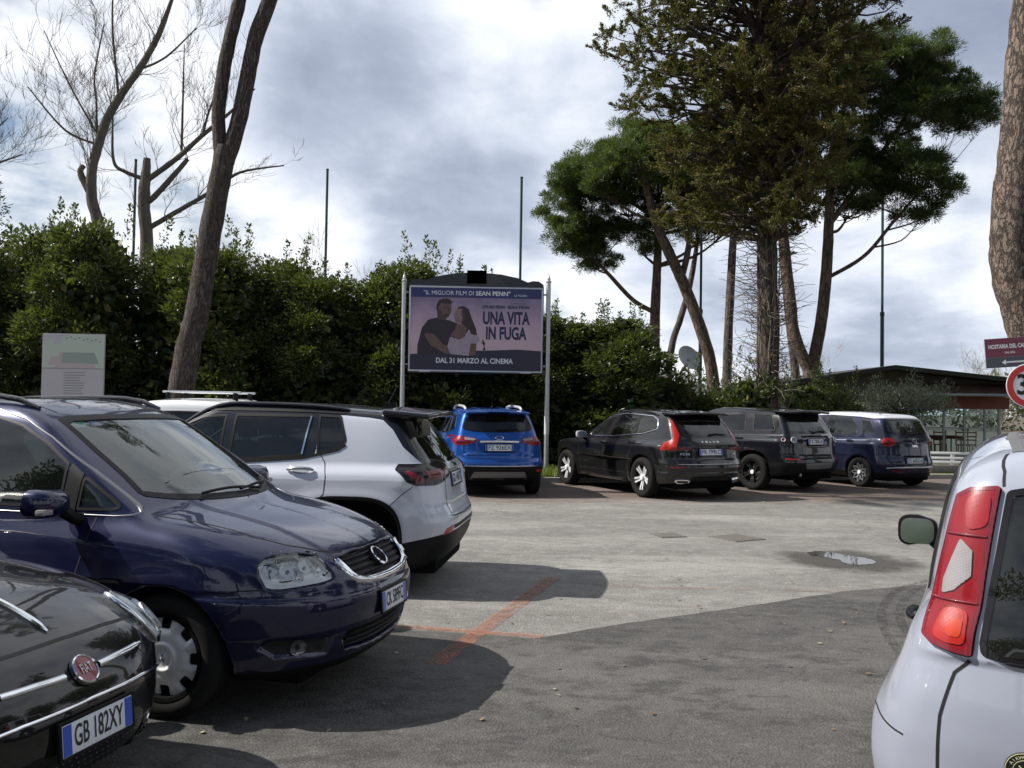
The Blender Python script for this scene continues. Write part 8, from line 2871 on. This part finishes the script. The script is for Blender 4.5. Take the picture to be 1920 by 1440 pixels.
    pine_tree('forked_pine', (-6.7, 17.5, 0), [[(-6.85, 17.5, -.1, .31), (-6.59, 17.5, 1.72, .265), (-6.47, 17.5, 2.62, .245), (-6.31, 17.5, 3.37, .235), (-6.11, 17.5, 4.76, .22), (-5.93, 17.5, 5.94, .215), (-5.80, 17.5, 6.75, .20)],
                                               [(-5.86, 17.5, 6.35, .15), (-5.97, 17.5, 7.29, .135), (-5.91, 17.5, 8.1, .135), (-5.77, 17.5, 8.97, .13), (-5.62, 17.5, 9.62, .13), (-5.5, 17.6, 10.6, .12), (-5.4, 17.8, 12.2, .08), (-5.3, 18, 13.4, .04)],
                                               [(-5.80, 17.5, 6.45, .17), (-5.58, 17.5, 7.19, .16), (-5.41, 17.5, 8.11, .155), (-5.27, 17.5, 8.92, .15), (-5.05, 17.5, 9.58, .15), (-4.8, 17.4, 10.3, .14), (-4.4, 17.3, 11.9, .09), (-4.2, 17.2, 13.2, .04)]],
              [(-6.3, 18.2, 14.0, 1.3, 1.3, .6, 8), (-4.2, 16.9, 14.0, 1.3, 1.3, .6, 8), (-5.2, 17.6, 14.7, 1.4, 1.4, .6, 9), (-3.2, 17.9, 13.6, 1.0, 1.1, .5, 6), (-2.2, 17.0, 13.2, 1.1, 1.2, .5, 7), (-4.4, 18.8, 13.3, 1.2, 1.0, .5, 7), (-6.0, 16.4, 13.2, 1.2, 1.0, .5, 7)],
              'tall leaning pine trunk forking in two, in front of the hedge', 17, .2, 150, None, PM, FB, puff_r=.42)
    # bare poplars behind the hedge
    TB = mat_bark('poplar_bark', (.13, .112, .092), (.21, .185, .155), (.060, .050, .042), 6, .5, .3, plates=False)
    bare_tree('bare_tree', (-15.1, 32, 0), [([(-14.6, 32, -.1, 0.244), (-14.9, 32, 5, 0.222), (-15.19, 32, 7.9, 0.207), (-15.48, 32, 9.07, 0.192), (-15.5, 32, 10.05, 0.178), (-15.33, 32, 10.84, 0.170), (-15.01, 32, 11.93, 0.155), (-14.41, 32, 13.03, 0.141), (-13.81, 32, 13.93, 0.126), (-13.23, 32, 15.03, 0.104), (-12.87, 32, 16.02, 0.081), (-12.4, 32, 17.6, 0.037)], .8),
                                            ([(-15.4, 32, 9.0, 0.126), (-15.7, 32, 9.5, 0.126), (-15.92, 32, 10.0, 0.111), (-15.8, 32, 10.25, 0.089)], 0),
                                            ([(-15.35, 32, 10.9, 0.044), (-15.4, 32, 12.5, 0.037), (-15.5, 32, 13.6, 0.033), (-15.2, 32, 15.5, 0.022)], 1.2),
                                            ([(-14.6, 32, 12.8, 0.052), (-14.7, 32, 13.7, 0.044), (-14.9, 32, 15.5, 0.037), (-14.9, 32, 18, 0.015)], 1.2),
                                            ([(-13.9, 32, 13.8, 0.044), (-12.9, 32, 14.3, 0.037), (-11.8, 32, 15.4, 0.022)], 1.0), ([(-15.2, 32, 11.0, 0.037), (-16.3, 31.6, 11.4, .04), (-17.6, 31.4, 12.9, .02)], 1.4), ([(-15.4, 32, 11.5, 0.037), (-16.4, 32, 13.2, 0.030), (-17.4, 32, 15.2, 0.015)], 1.4)],
              'bare pollarded tree with a long bent trunk, left of the forked one', 23, 1.9, 2.3, TB, group='bare trees beyond the hedge')
    bare_tree('bare_tree', (-14.2, 34, 0), [([(-14.1, 34, -.1, 0.286), (-14.2, 34, 5, 0.269), (-14.27, 34, 7.91, 0.244), (-14.4, 34, 9.15, 0.227), (-14.39, 34, 10.09, 0.202), (-14.33, 34, 11.1, 0.134)], .2),
                                            ([(-14.4, 34, 10.1, 0.118), (-14.23, 34, 10.3, 0.109), (-13.21, 34, 11.09, 0.101), (-12.3, 34, 11.94, 0.084), (-11.18, 34, 12.92, 0.059), (-10.2, 34, 13.9, 0.025)], .9), ([(-14.32, 34, 8.2, 0.109), (-14.09, 34, 8.43, 0.101), (-13.05, 34, 9.07, 0.092), (-11.77, 34, 9.86, 0.076), (-10.7, 34, 10.6, 0.050), (-9.0, 34, 10.9, 0.025)], .7),
                                            ([(-14.38, 34, 9.3, 0.118), (-14.0, 34, 9.62, 0.113), (-13.3, 34, 10.42, 0.101), (-12.75, 34, 11.1, 0.084)], .6), ([(-14.47, 34, 10.3, 0.084), (-15.17, 34, 10.56, 0.076), (-15.61, 34, 10.91, 0.059), (-15.71, 34, 12.06, 0.042), (-15.68, 34, 14.2, 0.007)], .9),
                                            ([(-13.0, 34, 11.3, 0.050), (-13.0, 34, 13.0, 0.042), (-13.0, 34, 15.6, 0.017)], 1.2), ([(-12.2, 34, 12.0, 0.050), (-11.9, 34, 13.2, 0.042), (-11.0, 34, 15.6, 0.017)], 1.2)],
              'bare pollarded tree with a short thick trunk and sawn off branches', 24, 1.9, 2.2, TB, group='bare trees beyond the hedge')
    bare_tree('bare_tree', (-21.5, 33, 0), [([(-21.5, 33, 0, .2), (-21.3, 33, 6, .15), (-20.9, 33, 9, .1), (-20.2, 33, 10.2, .06), (-18.6, 33, 10.9, .02)], 1.0), ([(-21, 33, 8.5, .08), (-20.4, 33, 10.9, .05), (-19.2, 33, 12.3, .02)], 1.0)],
              'bare tree whose branch ends enter at the left edge of the photo', 25, 1.8, 3.0, TB, group='bare trees beyond the hedge')
    # pale thin crowns showing over the hedge
    TW = mat_simple('pale_twigs', (.30, .28, .21), .9)
    for k, (x, z, lb) in enumerate(((-9.2, 7.5, 'pale feathery bare tree right of the forked trunk'), (-4.7, 6.4, 'small pale bare tree behind the hedge, left of the billboard'), (16.6, 4.1, 'pale bare tree beyond the restaurant roof, left of the signs'), (18.6, 4.6, 'pale bare tree beyond the restaurant, behind the direction sign'), (9.9, 4.2, 'pale bare tree seen between the pine trunks'))):
        y = 36 if k < 2 else 46
        x_ = x * y / 30 if k > 1 else x
        h = z
        bare_tree('bare_tree', (x_, y, 0), [([(x_, y, 0, .10), (x_ + .1, y, h * .5, .07), (x_, y, h * .82, .03)], 1.0), ([(x_, y, h * .35, .05), (x_ - .9, y, h * .6, .04), (x_ - 1.3, y, h * .85, .02)], 1.0), ([(x_, y, h * .3, .05), (x_ + .9, y, h * .6, .04), (x_ + 1.2, y, h * .9, .02)], 1.0)],
                  lb, 60 + k, 1.5, 5.0, TW, group='bare trees beyond the hedge')
    # dark conifer at the far left
    rng = np.random.default_rng(33)
    root = empty('dark_conifer', (-18.6, 30, 0)); tag(root, 'dark evergreen crown at the left edge above the hedge', 'tree')
    L = Leaves()
    for k in range(230):
        t = rng.random(); a = rng.random() * 6.28; rr = 2.4 * (1 - t) ** .6 * rng.random() ** .4
        clump_leaves(L, np.array([np.cos(a) * rr, np.sin(a) * rr, 2 + t * 7.8]), .45, 40, .15, .2)
    link('crown', L.mesh('crown', mat_leaf('dark_conifer_leaf', (.010, .018, .010), (.022, .034, .016), None, .5, .1)), root)
    W = Wood(); W.tube(spline([(0, 0, -.1, .25), (0, 0, 5, .18), (0, 0, 9.6, .03)], 12), 8); W.obj('trunk', PBg, root)
    # olive in front of the restaurant
    rng = np.random.default_rng(44)
    root = empty('olive_tree', (11.55, 26, 0)); tag(root, 'grey green olive tree in front of the restaurant', 'tree')
    W = Wood(); L = Leaves()
    tr = spline([(0, 0, -.1, .14), (.05, 0, .8, .12), (.12, 0, 1.5, .10)], 10); W.tube(tr, 9, .15)
    for k in range(46):
        a = rng.random() * 6.28; rr = 1.5 * rng.random() ** .5
        z = 1.75 + 1.0 * rng.random() * (1 - .45 * (rr / 1.6) ** 2) - .1
        e = np.array([np.cos(a) * rr * 1.05, np.sin(a) * rr * .8, z])
        br = spline([(*tr[-1, :3], .035), (*(tr[-1, :3] * .4 + e * .6 + np.array([0, 0, .12])), .02), (*e, .006)], 7); W.tube(br, 5)
        for j in range(3):
            c = br[rng.integers(3, 7), :3] + rng.normal(size=3) * .14
            m = 75
            d = rand_dir(m); p = c + d * (.26 * rng.random(m) ** .5)[:, None]; sz = .075 * (.6 + .7 * rng.random(m))
            L.add(*leaf_cards(p, d + .6 * rand_dir(m) + np.array([0, 0, .2]), rand_dir(m), sz, sz * .24))
    W.obj('trunk', PBg, root)
    link('crown', L.mesh('crown', mat_leaf('olive_leaf', (.13, .145, .10), (.21, .22, .155), (.29, .29, .22), .5, .15)), root)
    # big pine trunk at the right edge
    EB = mat_bark('edge_bark', (.15, .12, .103), (.25, .19, .152), (.075, .060, .052), 10.0, 1.0, .40, bump_d=.07)
    pine_tree('umbrella_pine', (8.6, 14, 0), [[(8.75, 14, -.1, .36), (8.70, 14, .59, .335), (8.62, 14, 1.44, .32), (8.48, 14, 2.11, .31), (8.28, 14, 2.79, .305), (8.09, 14, 3.39, .30), (7.93, 14, 3.98, .29), (7.92, 14, 4.58, .285), (7.98, 14, 5.27, .28), (8.06, 14, 6.13, .27), (8.16, 14, 7.43, .26), (8.28, 14, 8.56, .245), (8.5, 14, 10.5, .2), (8.8, 14, 12.5, .12)]],
              [(8.8, 14, 14.2, 1.6, 1.6, .8, 14), (10.6, 14.4, 14.0, 1.6, 1.6, .8, 14), (9.4, 12.6, 14.0, 1.4, 1.4, .7, 12), (12.0, 13.4, 13.6, 1.3, 1.4, .7, 10)],
              'thick bent pine trunk with plated bark at the right edge of the photo', 12, .2, 160, 'umbrella pines', PM, EB, puff_r=.5)
    # distant belt of trees on the horizon
    rng = np.random.default_rng(55)
    L = Leaves()
    for k in range(520):
        x = rng.uniform(-90, 110); y = rng.uniform(88, 110); h = 3.2 + 1.6 * np.sin(x * .13) + 1.4 * rng.random()
        clump_leaves(L, np.array([x, y, h * rng.random() ** .6]), 1.5, 46, .8, .3)
    o = link('distant_trees', L.mesh('distant_trees', mat_leaf('far_leaf', (.05, .055, .035), (.10, .095, .06), (.14, .11, .075), .7, .1)))
    tag(o, 'far belt of trees along the horizon', 'trees', None, 'stuff')
    # unseen trees behind the camera, others added at right to darken reflections in paint
    proto = None
    for k, (x, y, s, lb) in enumerate(((-9, -11, 1.0, 'first'), (-3, -14, 1.15, 'second'), (4, -12, 1.05, 'third'), (11, -13, 1.2, 'fourth'), (18, -7, 1.1, 'fifth'), (19, 3, 1.0, ''), (-15, -6, 1.05, ''), (20, 17.5, 1.0, ''), (24, 12, 1.2, ''), (23, 22, 1.1, ''))):
        if k == 0:
            root = empty('reflected_tree', (x, y, 0)); rng = np.random.default_rng(71)
            L = Leaves()
            for q in range(190):
                d = rand_dir(1)[0]; c = np.array([0, 0, 6.6]) + d * np.array([3.0, 3.0, 3.0]) * rng.random() ** .4
                clump_leaves(L, c, .8, 34, .32, .2)
            link('crown', L.mesh('crown', PM), root)
            W = Wood(); W.tube(spline([(0, 0, -.1, .25), (.1, 0, 3, .2), (0, 0, 7, .08)], 10), 8); W.obj('trunk', PB, root)
            proto = root
        else:
            root = proto.copy(); COL.objects.link(root)
            for ch in proto.children:
                c = ch.copy(); COL.objects.link(c); c.parent = root
            root.location = (x, y, 0); root.rotation_euler = (0, 0, k * 1.3)
        root.scale = (s, s, s)
        tag(root, 'broad evergreen tree outside the photo, seen only in reflections on the cars', 'tree', 'trees outside the photo')


build_ground(); build_litter()
build_restaurant()
build_billboard(); build_info_board(); build_signs(); build_poles(); build_dish()
build_plants()
build_cars()
